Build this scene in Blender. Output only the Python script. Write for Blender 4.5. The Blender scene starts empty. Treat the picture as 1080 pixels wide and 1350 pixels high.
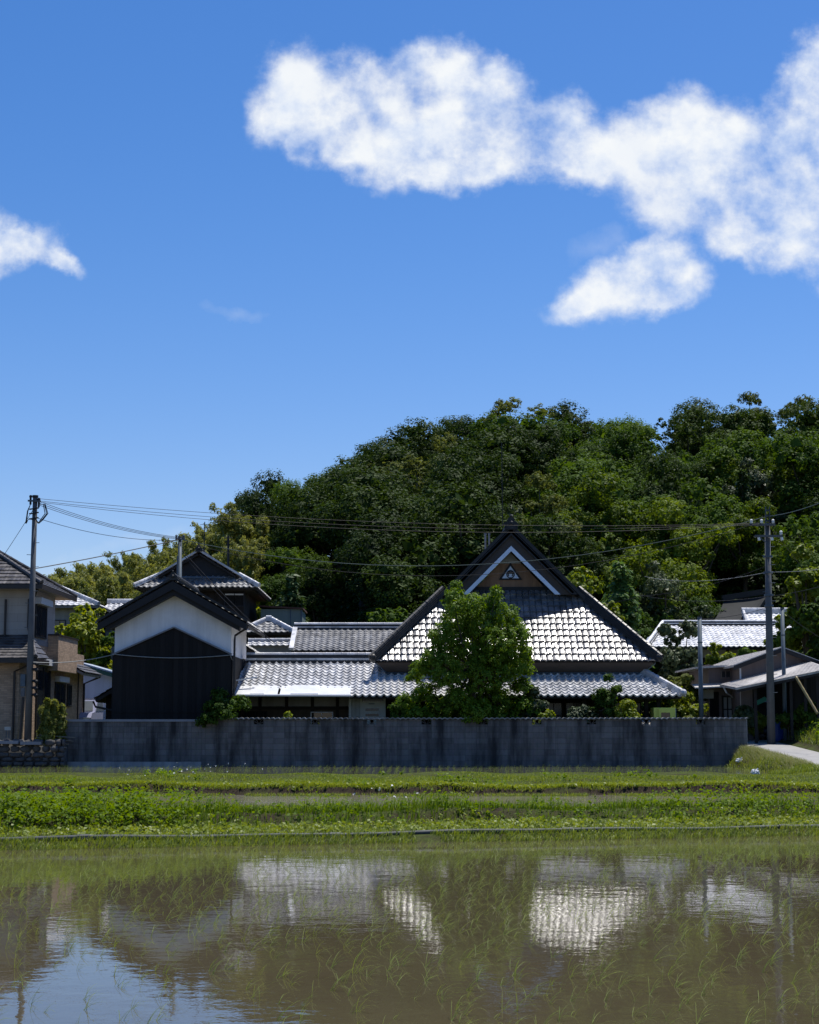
import bpy, bmesh, math, random
import numpy as np
from mathutils import Vector as V, Matrix

R = math.radians
random.seed(7)
rng = np.random.default_rng(7)
SC = bpy.context.scene
COL = SC.collection

# ------------------------------------------------------------------ camera
CAMZ = 1.8
HORIZON = 960.0                      # eye level, in rows of the 1080x1350 photograph
FPX = 2250.0                         # 50 mm lens on a 24 mm wide frame
PITCH = math.atan((HORIZON - 675.0) / FPX)
cam = bpy.data.objects.new('camera', bpy.data.cameras.new('camera'))
COL.objects.link(cam)
cam.location = (0, 0, CAMZ)
cam.rotation_euler = (R(90) + PITCH, 0, 0)
cam.data.sensor_fit = 'HORIZONTAL'
cam.data.sensor_width = 24.0
cam.data.lens = 50.0
cam.data.clip_start = 0.1
cam.data.clip_end = 5000
SC.camera = cam
CP, SP = math.cos(PITCH), math.sin(PITCH)


def W(px, py, Y):
    """World point at depth Y seen at a pixel of the photograph (used to measure the place)."""
    u, v = (px - 540.0) / FPX, (675.0 - py) / FPX
    k = Y / (CP - v * SP)
    return V((u * k, Y, CAMZ + (SP + v * CP) * k))


def to_px(p):
    x, y, z = p[0], p[1], p[2] - CAMZ
    d = y * CP + z * SP
    return 540 + FPX * x / d, 675 - FPX * (z * CP - y * SP) / d


# ------------------------------------------------------------------ light and sky
SUN_EL, SUN_AZ = R(71.0), R(42.0)    # high noon sun behind the houses, a little to the east of the view line
world = bpy.data.worlds.new('World')
SC.world = world
world.use_nodes = True
SKY_STRENGTH = 0.118
sun = bpy.data.objects.new('sun', bpy.data.lights.new('sun', 'SUN'))
COL.objects.link(sun)
sun.data.energy = 5.0
sun.data.angle = R(0.53)
sun.data.color = (1.0, 0.955, 0.88)
sd = V((math.sin(SUN_AZ) * math.cos(SUN_EL), math.cos(SUN_AZ) * math.cos(SUN_EL), math.sin(SUN_EL)))
sun.rotation_euler = sd.to_track_quat('Z', 'Y').to_euler()
SC.view_settings.view_transform = 'Standard'
SC.view_settings.look = 'None'
SC.view_settings.exposure = 0.20
SC.view_settings.gamma = 1.0
SC.cycles.max_bounces = 7
SC.cycles.diffuse_bounces = 3
SC.cycles.glossy_bounces = 3
SC.cycles.transmission_bounces = 3
SC.cycles.transparent_max_bounces = 6
SC.cycles.sample_clamp_indirect = 6.0
SC.cycles.caustics_reflective = True
SC.cycles.caustics_refractive = False
SC.cycles.use_denoising = True
SC.cycles.denoiser = 'OPENIMAGEDENOISE'
SC.cycles.denoising_input_passes = 'RGB_ALBEDO_NORMAL'
SC.cycles.denoising_prefilter = 'ACCURATE'


def build_world():
    nt = world.node_tree
    N, L = nt.nodes, nt.links
    N.clear()
    out = N.new('ShaderNodeOutputWorld')
    sky = N.new('ShaderNodeTexSky')
    sky.sky_type = 'NISHITA'
    sky.sun_disc = False
    sky.sun_elevation = SUN_EL
    sky.sun_rotation = SUN_AZ
    sky.altitude = 200
    sky.air_density = 1.0
    sky.dust_density = 0.6
    sky.ozone_density = 2.6
    hs = N.new('ShaderNodeHueSaturation')
    hs.inputs['Saturation'].default_value = 1.36
    hs.inputs['Value'].default_value = 1.0
    L.new(sky.outputs[0], hs.inputs['Color'])
    b1 = N.new('ShaderNodeBackground')
    b1.inputs[1].default_value = SKY_STRENGTH
    tint = N.new('ShaderNodeMix'); tint.data_type = 'RGBA'; tint.blend_type = 'MULTIPLY'
    tint.inputs[0].default_value = 1.0
    tint.inputs[7].default_value = (0.95, 0.865, 1.0, 1)      # clear early-summer air: a deeper, slightly violet blue
    L.new(hs.outputs[0], tint.inputs[6])
    L.new(tint.outputs[2], b1.inputs[0])
    # clouds: soft lumps of white over directions of the sky (x/y, z/y of the ray direction)
    tc = N.new('ShaderNodeTexCoord')
    sep = N.new('ShaderNodeSeparateXYZ')
    L.new(tc.outputs['Generated'], sep.inputs[0])

    def mth(op, a, b=None, c=None, clamp=False):
        n = N.new('ShaderNodeMath')
        n.operation = op
        n.use_clamp = clamp
        for i, s in enumerate((a, b, c)):
            if s is None:
                continue
            if isinstance(s, (int, float)):
                n.inputs[i].default_value = s
            else:
                L.new(s, n.inputs[i])
        return n.outputs[0]
    ysafe = mth('MAXIMUM', sep.outputs[1], 0.05)
    cmb = N.new('ShaderNodeCombineXYZ')
    L.new(mth('DIVIDE', sep.outputs[0], ysafe), cmb.inputs[0])
    L.new(mth('DIVIDE', sep.outputs[2], ysafe), cmb.inputs[1])

    def noise(vec, scale, detail, rough, dist=0.0):
        n = N.new('ShaderNodeTexNoise')
        n.inputs['Scale'].default_value = scale
        n.inputs['Detail'].default_value = detail
        n.inputs['Roughness'].default_value = rough
        n.inputs['Distortion'].default_value = dist
        L.new(vec, n.inputs['Vector'])
        return n
    # domain warp
    wn = noise(cmb.outputs[0], 16, 6, 0.6)
    sub = N.new('ShaderNodeVectorMath'); sub.operation = 'SUBTRACT'
    L.new(wn.outputs['Color'], sub.inputs[0]); sub.inputs[1].default_value = (0.5, 0.5, 0.5)
    scl = N.new('ShaderNodeVectorMath'); scl.operation = 'SCALE'
    L.new(sub.outputs[0], scl.inputs[0]); scl.inputs['Scale'].default_value = 0.036
    add = N.new('ShaderNodeVectorMath'); add.operation = 'ADD'
    L.new(cmb.outputs[0], add.inputs[0]); L.new(scl.outputs[0], add.inputs[1])
    wv = add.outputs[0]
    blobs = [  # centre x, y, half width, half height (photo px), tilt in degrees
        (392, 125, 66, 68, 10), (366, 160, 44, 46, 0), (430, 150, 70, 58, 0), (455, 195, 52, 36, 0), (400, 188, 26, 44, 0), (448, 142, 45, 42, 20),
        (500, 112, 62, 62, 25), (548, 92, 72, 42, 25), (598, 98, 40, 52, 0), (520, 190, 72, 58, 0),
        (610, 180, 78, 62, 0), (560, 225, 70, 26, 0), (655, 140, 72, 58, -15), (690, 190, 62, 58, 0),
        (650, 228, 60, 28, 0), (725, 180, 60, 52, 0), (715, 205, 60, 34, 0), (708, 160, 56, 44, 0), (702, 178, 95, 62, -8), (660, 110, 40, 30, -20), (770, 215, 70, 32, 0), (640, 232, 95, 22, 0), (470, 185, 40, 34, 0), (790, 200, 82, 42, 0), (858, 190, 62, 66, 0),
        (905, 165, 60, 55, 0), (965, 195, 80, 62, 0), (900, 245, 70, 60, 0), (880, 268, 40, 24, 20),
        (985, 255, 75, 72, 0), (1050, 215, 70, 100, 0), (1072, 108, 46, 66, -28), (1100, 150, 70, 120, 0),
        (1060, 300, 80, 58, -20), (985, 312, 52, 34, 0), (1120, 260, 80, 120, 0), (1180, 180, 120, 150, 0),
        (828, 375, 96, 38, 16), (862, 352, 74, 38, 14), (898, 352, 42, 32, 10), (770, 398, 66, 24, 14), (872, 385, 62, 26, 5),
        (18, 326, 68, 27, 0), (-50, 325, 80, 40, 0), (80, 346, 38, 17, -28), (-160, 300, 110, 50, 5),
        (1300, 330, 110, 60, 0), (-420, 180, 160, 60, 10),
    ]
    acc = None
    for (cx, cy, rx, ry, a) in blobs:
        v = (675 - cy) / FPX
        k = 1.0 / (CP - v * SP)
        mp = N.new('ShaderNodeMapping')
        mp.vector_type = 'TEXTURE'
        mp.inputs['Location'].default_value = ((cx - 540) / FPX * k, (SP + v * CP) * k, 0)
        mp.inputs['Rotation'].default_value = (0, 0, R(a))
        mp.inputs['Scale'].default_value = (rx / FPX, ry / FPX, 1)
        L.new(wv, mp.inputs['Vector'])
        ln = N.new('ShaderNodeVectorMath'); ln.operation = 'LENGTH'
        L.new(mp.outputs[0], ln.inputs[0])
        acc = ln.outputs['Value'] if acc is None else mth('SMOOTH_MIN', acc, ln.outputs['Value'], 0.40)
    f1 = noise(cmb.outputs[0], 21, 11, 0.60, 0.0).outputs['Fac']
    f2 = noise(cmb.outputs[0], 10, 5, 0.5, 0.0).outputs['Fac']
    f3 = noise(cmb.outputs[0], 100, 6, 0.6, 0.0).outputs['Fac']
    dens = mth('MINIMUM', mth('MULTIPLY', mth('SUBTRACT', 1.04, acc), 1.55), 0.84)
    dens = mth('ADD', dens, mth('MULTIPLY', mth('SUBTRACT', f1, 0.5), 3.0))
    dens = mth('ADD', dens, mth('MULTIPLY', mth('SUBTRACT', f2, 0.5), 1.2))
    dens = mth('ADD', dens, mth('MULTIPLY', mth('SUBTRACT', f3, 0.5), 0.45))
    # wispy streaks low over the bamboo
    mr = N.new('ShaderNodeMapRange'); mr.interpolation_type = 'SMOOTHSTEP'
    mr.inputs['From Min'].default_value = -0.25
    mr.inputs['From Max'].default_value = 1.2
    L.new(dens, mr.inputs['Value'])
    thin = mth('MULTIPLY_ADD', mth('SUBTRACT', f2, 0.62), -0.9, 0.93, clamp=True)      # thinner, bluer hollows
    alpha = mth('MULTIPLY', mr.outputs[0], thin)
    # far wisps: three faint low clouds
    acc2 = None
    for (cx, cy, rx, ry, a) in [(195, 715, 110, 20, 14), (70, 745, 80, 16, 8), (790, 325, 60, 30, 20), (320, 405, 60, 16, -10)]:
        v = (675 - cy) / FPX
        k = 1.0 / (CP - v * SP)
        mp = N.new('ShaderNodeMapping'); mp.vector_type = 'TEXTURE'
        mp.inputs['Location'].default_value = ((cx - 540) / FPX * k, (SP + v * CP) * k, 0)
        mp.inputs['Rotation'].default_value = (0, 0, R(a))
        mp.inputs['Scale'].default_value = (rx / FPX, ry / FPX, 1)
        L.new(wv, mp.inputs['Vector'])
        ln = N.new('ShaderNodeVectorMath'); ln.operation = 'LENGTH'
        L.new(mp.outputs[0], ln.inputs[0])
        acc2 = ln.outputs['Value'] if acc2 is None else mth('MINIMUM', acc2, ln.outputs['Value'])
    d2 = mth('ADD', mth('SUBTRACT', 0.9, acc2), mth('MULTIPLY', mth('SUBTRACT', f1, 0.52), 3.0))
    alpha = mth('MAXIMUM', alpha, mth('MULTIPLY', mth('MULTIPLY', d2, 0.5, clamp=True), 0.34))
    front = mth('GREATER_THAN', sep.outputs[1], 0.06)
    alpha = mth('MULTIPLY', alpha, front, clamp=True)
    # top light painted into the cloud colour: brighter upper sides, greyer hollows
    ramp = N.new('ShaderNodeMapRange')
    ramp.inputs['From Min'].default_value = 0.25; ramp.inputs['From Max'].default_value = 0.95
    lift = N.new('ShaderNodeVectorMath'); lift.operation = 'ADD'; lift.inputs[1].default_value = (0.004, 0.009, 0.0)
    L.new(cmb.outputs[0], lift.inputs[0])
    g1 = noise(lift.outputs[0], 21, 7, 0.55, 0.0).outputs['Fac']
    g0 = noise(cmb.outputs[0], 21, 7, 0.55, 0.0).outputs['Fac']
    rel = mth('MULTIPLY_ADD', mth('SUBTRACT', g0, g1), 2.6, mth('MULTIPLY_ADD', f2, 1.2, 0.15))
    L.new(rel, ramp.inputs['Value'])
    mix = N.new('ShaderNodeMix'); mix.data_type = 'RGBA'
    mix.inputs[6].default_value = (0.56, 0.65, 0.82, 1)
    mix.inputs[7].default_value = (0.80, 0.825, 0.85, 1)
    L.new(ramp.outputs[0], mix.inputs[0])
    b2 = N.new('ShaderNodeBackground')
    b2.inputs[1].default_value = 1.0
    L.new(mix.outputs[2], b2.inputs[0])
    ms = N.new('ShaderNodeMixShader')
    L.new(alpha, ms.inputs[0]); L.new(b1.outputs[0], ms.inputs[1]); L.new(b2.outputs[0], ms.inputs[2])
    L.new(ms.outputs[0], out.inputs['Surface'])
    world.cycles.sampling_method = 'MANUAL'
    world.cycles.sample_map_resolution = 1024


build_world()

# ------------------------------------------------------------------ materials
def new_mat(name):
    m = bpy.data.materials.new(name)
    m.use_nodes = True
    nt = m.node_tree
    bsdf = nt.nodes['Principled BSDF']
    return m, nt, bsdf


def node(nt, kind, **kw):
    n = nt.nodes.new(kind)
    for k, v in kw.items():
        if k in n.inputs:
            n.inputs[k].default_value = v
        else:
            setattr(n, k, v)
    return n


def mixcol(nt, fac, a, b, mode='MIX'):
    n = nt.nodes.new('ShaderNodeMix')
    n.data_type = 'RGBA'
    n.blend_type = mode
    for i, s in ((0, fac), (6, a), (7, b)):
        if isinstance(s, (int, float)):
            n.inputs[i].default_value = s
        elif isinstance(s, tuple):
            n.inputs[i].default_value = (*s[:3], 1)
        else:
            nt.links.new(s, n.inputs[i])
    return n.outputs[2]


def pmat(name, col, rough=0.7, var=0.25, scale=2.0, spec=0.4, metal=0.0, bump=0.0, bscale=30.0, col2=None,
         stretch=(1, 1, 1), streak=0.0):
    """Principled surface whose colour wanders between two tones, with an optional fine bump and downward streaks."""
    m, nt, b = new_mat(name)
    L = nt.links
    tc = node(nt, 'ShaderNodeTexCoord')
    mp = node(nt, 'ShaderNodeMapping')
    mp.inputs['Scale'].default_value = stretch
    L.new(tc.outputs['Object'], mp.inputs[0])
    n = node(nt, 'ShaderNodeTexNoise', Scale=scale, Detail=6.0, Roughness=0.62)
    L.new(mp.outputs[0], n.inputs['Vector'])
    mr = node(nt, 'ShaderNodeMapRange')
    mr.inputs['From Min'].default_value = 0.3
    mr.inputs['From Max'].default_value = 0.7
    L.new(n.outputs['Fac'], mr.inputs['Value'])
    lo = col2 if col2 else tuple(c * (1 - var) for c in col)
    hi = col if col2 else tuple(min(1, c * (1 + var * 0.6)) for c in col)
    c = mixcol(nt, mr.outputs[0], lo, hi)
    if streak > 0:
        mp2 = node(nt, 'ShaderNodeMapping')
        mp2.inputs['Scale'].default_value = (1.3, 1.3, 0.12)
        L.new(tc.outputs['Object'], mp2.inputs[0])
        n2 = node(nt, 'ShaderNodeTexNoise', Scale=3.0, Detail=5.0, Roughness=0.6)
        L.new(mp2.outputs[0], n2.inputs['Vector'])
        m2 = node(nt, 'ShaderNodeMapRange')
        m2.inputs['From Min'].default_value = 0.42
        m2.inputs['From Max'].default_value = 0.7
        m2.inputs['To Max'].default_value = streak
        L.new(n2.outputs['Fac'], m2.inputs['Value'])
        c = mixcol(nt, m2.outputs[0], c, tuple(x * 0.35 for x in col))
    L.new(c, b.inputs['Base Color'])
    b.inputs['Roughness'].default_value = rough
    b.inputs['Specular IOR Level'].default_value = spec
    b.inputs['Metallic'].default_value = metal
    if bump > 0:
        n3 = node(nt, 'ShaderNodeTexNoise', Scale=bscale, Detail=4.0)
        L.new(tc.outputs['Object'], n3.inputs['Vector'])
        bp = node(nt, 'ShaderNodeBump', Strength=bump, Distance=0.02)
        L.new(n3.outputs['Fac'], bp.inputs['Height'])
        L.new(bp.outputs[0], b.inputs['Normal'])
    return m


def boards(name, col, width=0.18, rough=0.75, var=0.5, axis='X', groove=0.6):
    """Vertical boards: each board its own tone, with dark joints."""
    m, nt, b = new_mat(name)
    L = nt.links
    tc = node(nt, 'ShaderNodeTexCoord')
    sp = node(nt, 'ShaderNodeSeparateXYZ')
    L.new(tc.outputs['Object'], sp.inputs[0])
    ad = node(nt, 'ShaderNodeMath', operation='ADD')
    L.new(sp.outputs[0], ad.inputs[0])
    L.new(sp.outputs[1], ad.inputs[1])
    dv = node(nt, 'ShaderNodeMath', operation='DIVIDE')
    L.new(ad.outputs[0] if axis == 'X' else sp.outputs[2], dv.inputs[0])
    dv.inputs[1].default_value = width
    fl = node(nt, 'ShaderNodeMath', operation='FLOOR')
    L.new(dv.outputs[0], fl.inputs[0])
    fr = node(nt, 'ShaderNodeMath', operation='FRACT')
    L.new(dv.outputs[0], fr.inputs[0])
    wn = node(nt, 'ShaderNodeTexWhiteNoise', noise_dimensions='1D')
    L.new(fl.outputs[0], wn.inputs['W'])
    mp = node(nt, 'ShaderNodeMapping')
    mp.inputs['Scale'].default_value = (9, 9, 0.6) if axis == 'X' else (0.6, 0.6, 9)
    L.new(tc.outputs['Object'], mp.inputs[0])
    n = node(nt, 'ShaderNodeTexNoise', Scale=3.0, Detail=6.0, Roughness=0.65)
    L.new(mp.outputs[0], n.inputs['Vector'])
    md = node(nt, 'ShaderNodeMath', operation='MULTIPLY_ADD')
    L.new(wn.outputs['Value'], md.inputs[0]); md.inputs[1].default_value = 0.5
    L.new(n.outputs['Fac'], md.inputs[2])
    mr = node(nt, 'ShaderNodeMapRange')
    mr.inputs['From Min'].default_value = 0.35; mr.inputs['From Max'].default_value = 1.1
    L.new(md.outputs[0], mr.inputs['Value'])
    c = mixcol(nt, mr.outputs[0], tuple(x * (1 - var) for x in col), tuple(x * (1 + var) for x in col))
    lt = node(nt, 'ShaderNodeMath', operation='LESS_THAN')
    L.new(fr.outputs[0], lt.inputs[0]); lt.inputs[1].default_value = 0.09
    L.new(c, b.inputs['Base Color'])
    bp = node(nt, 'ShaderNodeBump', Strength=groove, Distance=0.01)
    bp.invert = True
    L.new(lt.outputs[0], bp.inputs['Height'])
    L.new(bp.outputs[0], b.inputs['Normal'])
    b.inputs['Roughness'].default_value = rough
    b.inputs['Specular IOR Level'].default_value = 0.25
    return m


def blocks(name, col, bw, bh, mortar, mcol, var=0.25, offset=0.0, stain=0.5, rough=0.85, plane='XZ', bump=0.5, stc=(0.012, 0.013, 0.016)):
    """Courses of blocks or bricks with joints, uneven block tones and dark rain stains."""
    m, nt, b = new_mat(name)
    L = nt.links
    tc = node(nt, 'ShaderNodeTexCoord')
    sp = node(nt, 'ShaderNodeSeparateXYZ')
    L.new(tc.outputs['Object'], sp.inputs[0])
    ad = node(nt, 'ShaderNodeMath', operation='ADD')
    L.new(sp.outputs[0], ad.inputs[0]); L.new(sp.outputs[1], ad.inputs[1])
    cb = node(nt, 'ShaderNodeCombineXYZ')
    L.new(ad.outputs[0], cb.inputs[0]); L.new(sp.outputs[2], cb.inputs[1])
    br = node(nt, 'ShaderNodeTexBrick')
    br.offset = offset
    br.inputs['Scale'].default_value = 1.0
    br.inputs['Brick Width'].default_value = bw
    br.inputs['Row Height'].default_value = bh
    br.inputs['Mortar Size'].default_value = mortar
    br.inputs['Mortar Smooth'].default_value = 0.3
    br.inputs['Bias'].default_value = 0.0
    br.inputs['Color1'].default_value = (*[c * (1 - var) for c in col], 1)
    br.inputs['Color2'].default_value = (*[min(1, c * (1 + var)) for c in col], 1)
    br.inputs['Mortar'].default_value = (*mcol, 1)
    L.new(cb.outputs[0], br.inputs['Vector'])
    mp = node(nt, 'ShaderNodeMapping')
    mp.inputs['Scale'].default_value = (1.4, 1.4, 0.22)
    L.new(tc.outputs['Object'], mp.inputs[0])
    n = node(nt, 'ShaderNodeTexNoise', Scale=1.6, Detail=7.0, Roughness=0.65)
    L.new(mp.outputs[0], n.inputs['Vector'])
    mr = node(nt, 'ShaderNodeMapRange')
    mr.inputs['From Min'].default_value = 0.42; mr.inputs['From Max'].default_value = 0.66
    mr.inputs['To Max'].default_value = stain
    L.new(n.outputs['Fac'], mr.inputs['Value'])
    c = mixcol(nt, mr.outputs[0], br.outputs['Color'], stc)
    n2 = node(nt, 'ShaderNodeTexNoise', Scale=9.0, Detail=5.0, Roughness=0.7)
    L.new(tc.outputs['Object'], n2.inputs['Vector'])
    c = mixcol(nt, 0.35, c, n2.outputs['Color'], 'OVERLAY') if stain > 0.3 else c
    hs = node(nt, 'ShaderNodeHueSaturation', Saturation=0.55 if stain > 0.3 else 1.0)
    L.new(c, hs.inputs['Color'])
    L.new(hs.outputs[0], b.inputs['Base Color'])
    bp = node(nt, 'ShaderNodeBump', Strength=bump, Distance=0.008)
    bp.invert = True
    L.new(br.outputs['Fac'], bp.inputs['Height'])
    L.new(bp.outputs[0], b.inputs['Normal'])
    b.inputs['Roughness'].default_value = rough
    b.inputs['Specular IOR Level'].default_value = 0.25
    return m


def tile_mat(name, col, rough, var, scale, moss=0.0, spec=0.5, metal=0.0):
    """Smoked clay tile: grey glaze, uneven from tile to tile and weathered."""
    m, nt, b = new_mat(name)
    L = nt.links
    tc = node(nt, 'ShaderNodeTexCoord')
    vo = node(nt, 'ShaderNodeTexVoronoi', Scale=scale)
    L.new(tc.outputs['Object'], vo.inputs['Vector'])
    sx = node(nt, 'ShaderNodeSeparateColor')
    L.new(vo.outputs['Color'], sx.inputs[0])
    c = mixcol(nt, sx.outputs[0], tuple(x * (1 - var) for x in col), tuple(min(1, x * (1 + var)) for x in col))
    n = node(nt, 'ShaderNodeTexNoise', Scale=1.1, Detail=7.0, Roughness=0.7)
    L.new(tc.outputs['Object'], n.inputs['Vector'])
    mr = node(nt, 'ShaderNodeMapRange')
    mr.inputs['From Min'].default_value = 0.5; mr.inputs['From Max'].default_value = 0.75
    mr.inputs['To Max'].default_value = 0.5 + moss
    L.new(n.outputs['Fac'], mr.inputs['Value'])
    c = mixcol(nt, mr.outputs[0], c, tuple(x * 0.45 for x in col))
    L.new(c, b.inputs['Base Color'])
    rr = node(nt, 'ShaderNodeMapRange')
    rr.inputs['To Min'].default_value = rough - 0.06; rr.inputs['To Max'].default_value = rough + 0.12
    L.new(sx.outputs[1], rr.inputs['Value'])
    L.new(rr.outputs[0], b.inputs['Roughness'])
    b.inputs['Specular IOR Level'].default_value = spec
    b.inputs['Metallic'].default_value = metal
    n3 = node(nt, 'ShaderNodeTexNoise', Scale=14.0, Detail=3.0)
    L.new(tc.outputs['Object'], n3.inputs['Vector'])
    bp = node(nt, 'ShaderNodeBump', Strength=0.35, Distance=0.01)
    L.new(n3.outputs['Fac'], bp.inputs['Height'])
    L.new(bp.outputs[0], b.inputs['Normal'])
    return m


def leaf_mat(name, col, col2, trans=0.32, gloss=0.45, spec=0.35, by='INSTANCE'):
    """Leaves: tone differs from plant to plant and from clump to clump, light passes through."""
    m, nt, b = new_mat(name)
    L = nt.links
    oi = node(nt, 'ShaderNodeObjectInfo')
    tc = node(nt, 'ShaderNodeTexCoord')
    n = node(nt, 'ShaderNodeTexNoise', Scale=1.3, Detail=4.0, Roughness=0.7)
    L.new(tc.outputs['Object'], n.inputs['Vector'])
    ge = node(nt, 'ShaderNodeNewGeometry')
    a = node(nt, 'ShaderNodeMath', operation='MULTIPLY_ADD')
    L.new(oi.outputs['Random'], a.inputs[0]); a.inputs[1].default_value = 0.7
    L.new(n.outputs['Fac'], a.inputs[2])
    a2 = node(nt, 'ShaderNodeMath', operation='MULTIPLY_ADD')
    L.new(ge.outputs['Random Per Island'], a2.inputs[0]); a2.inputs[1].default_value = 0.5
    L.new(a.outputs[0], a2.inputs[2])
    mr = node(nt, 'ShaderNodeMapRange')
    mr.inputs['From Min'].default_value = 0.45; mr.inputs['From Max'].default_value = 1.45
    L.new(a2.outputs[0], mr.inputs['Value'])
    c = mixcol(nt, mr.outputs[0], col, col2)
    L.new(c, b.inputs['Base Color'])
    b.inputs['Roughness'].default_value = gloss
    b.inputs['Specular IOR Level'].default_value = spec
    tr = node(nt, 'ShaderNodeBsdfTranslucent')
    hs = node(nt, 'ShaderNodeHueSaturation', Hue=0.485, Saturation=1.1, Value=1.5)
    L.new(c, hs.inputs['Color']); L.new(hs.outputs[0], tr.inputs[0])
    ms = node(nt, 'ShaderNodeMixShader')
    ms.inputs[0].default_value = trans
    L.new(b.outputs[0], ms.inputs[1]); L.new(tr.outputs[0], ms.inputs[2])
    L.new(ms.outputs[0], nt.nodes['Material Output'].inputs['Surface'])
    return m


def glass_mat(name, col=(0.02, 0.025, 0.03), rough=0.05):
    m, nt, b = new_mat(name)
    tc = node(nt, 'ShaderNodeTexCoord')
    n = node(nt, 'ShaderNodeTexNoise', Scale=1.5, Detail=2.0)
    nt.links.new(tc.outputs['Object'], n.inputs['Vector'])
    c = mixcol(nt, n.outputs['Fac'], tuple(x * 0.5 for x in col), tuple(x * 1.6 for x in col))
    nt.links.new(c, b.inputs['Base Color'])
    b.inputs['Roughness'].default_value = rough
    b.inputs['Specular IOR Level'].default_value = 0.6
    return m


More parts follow.
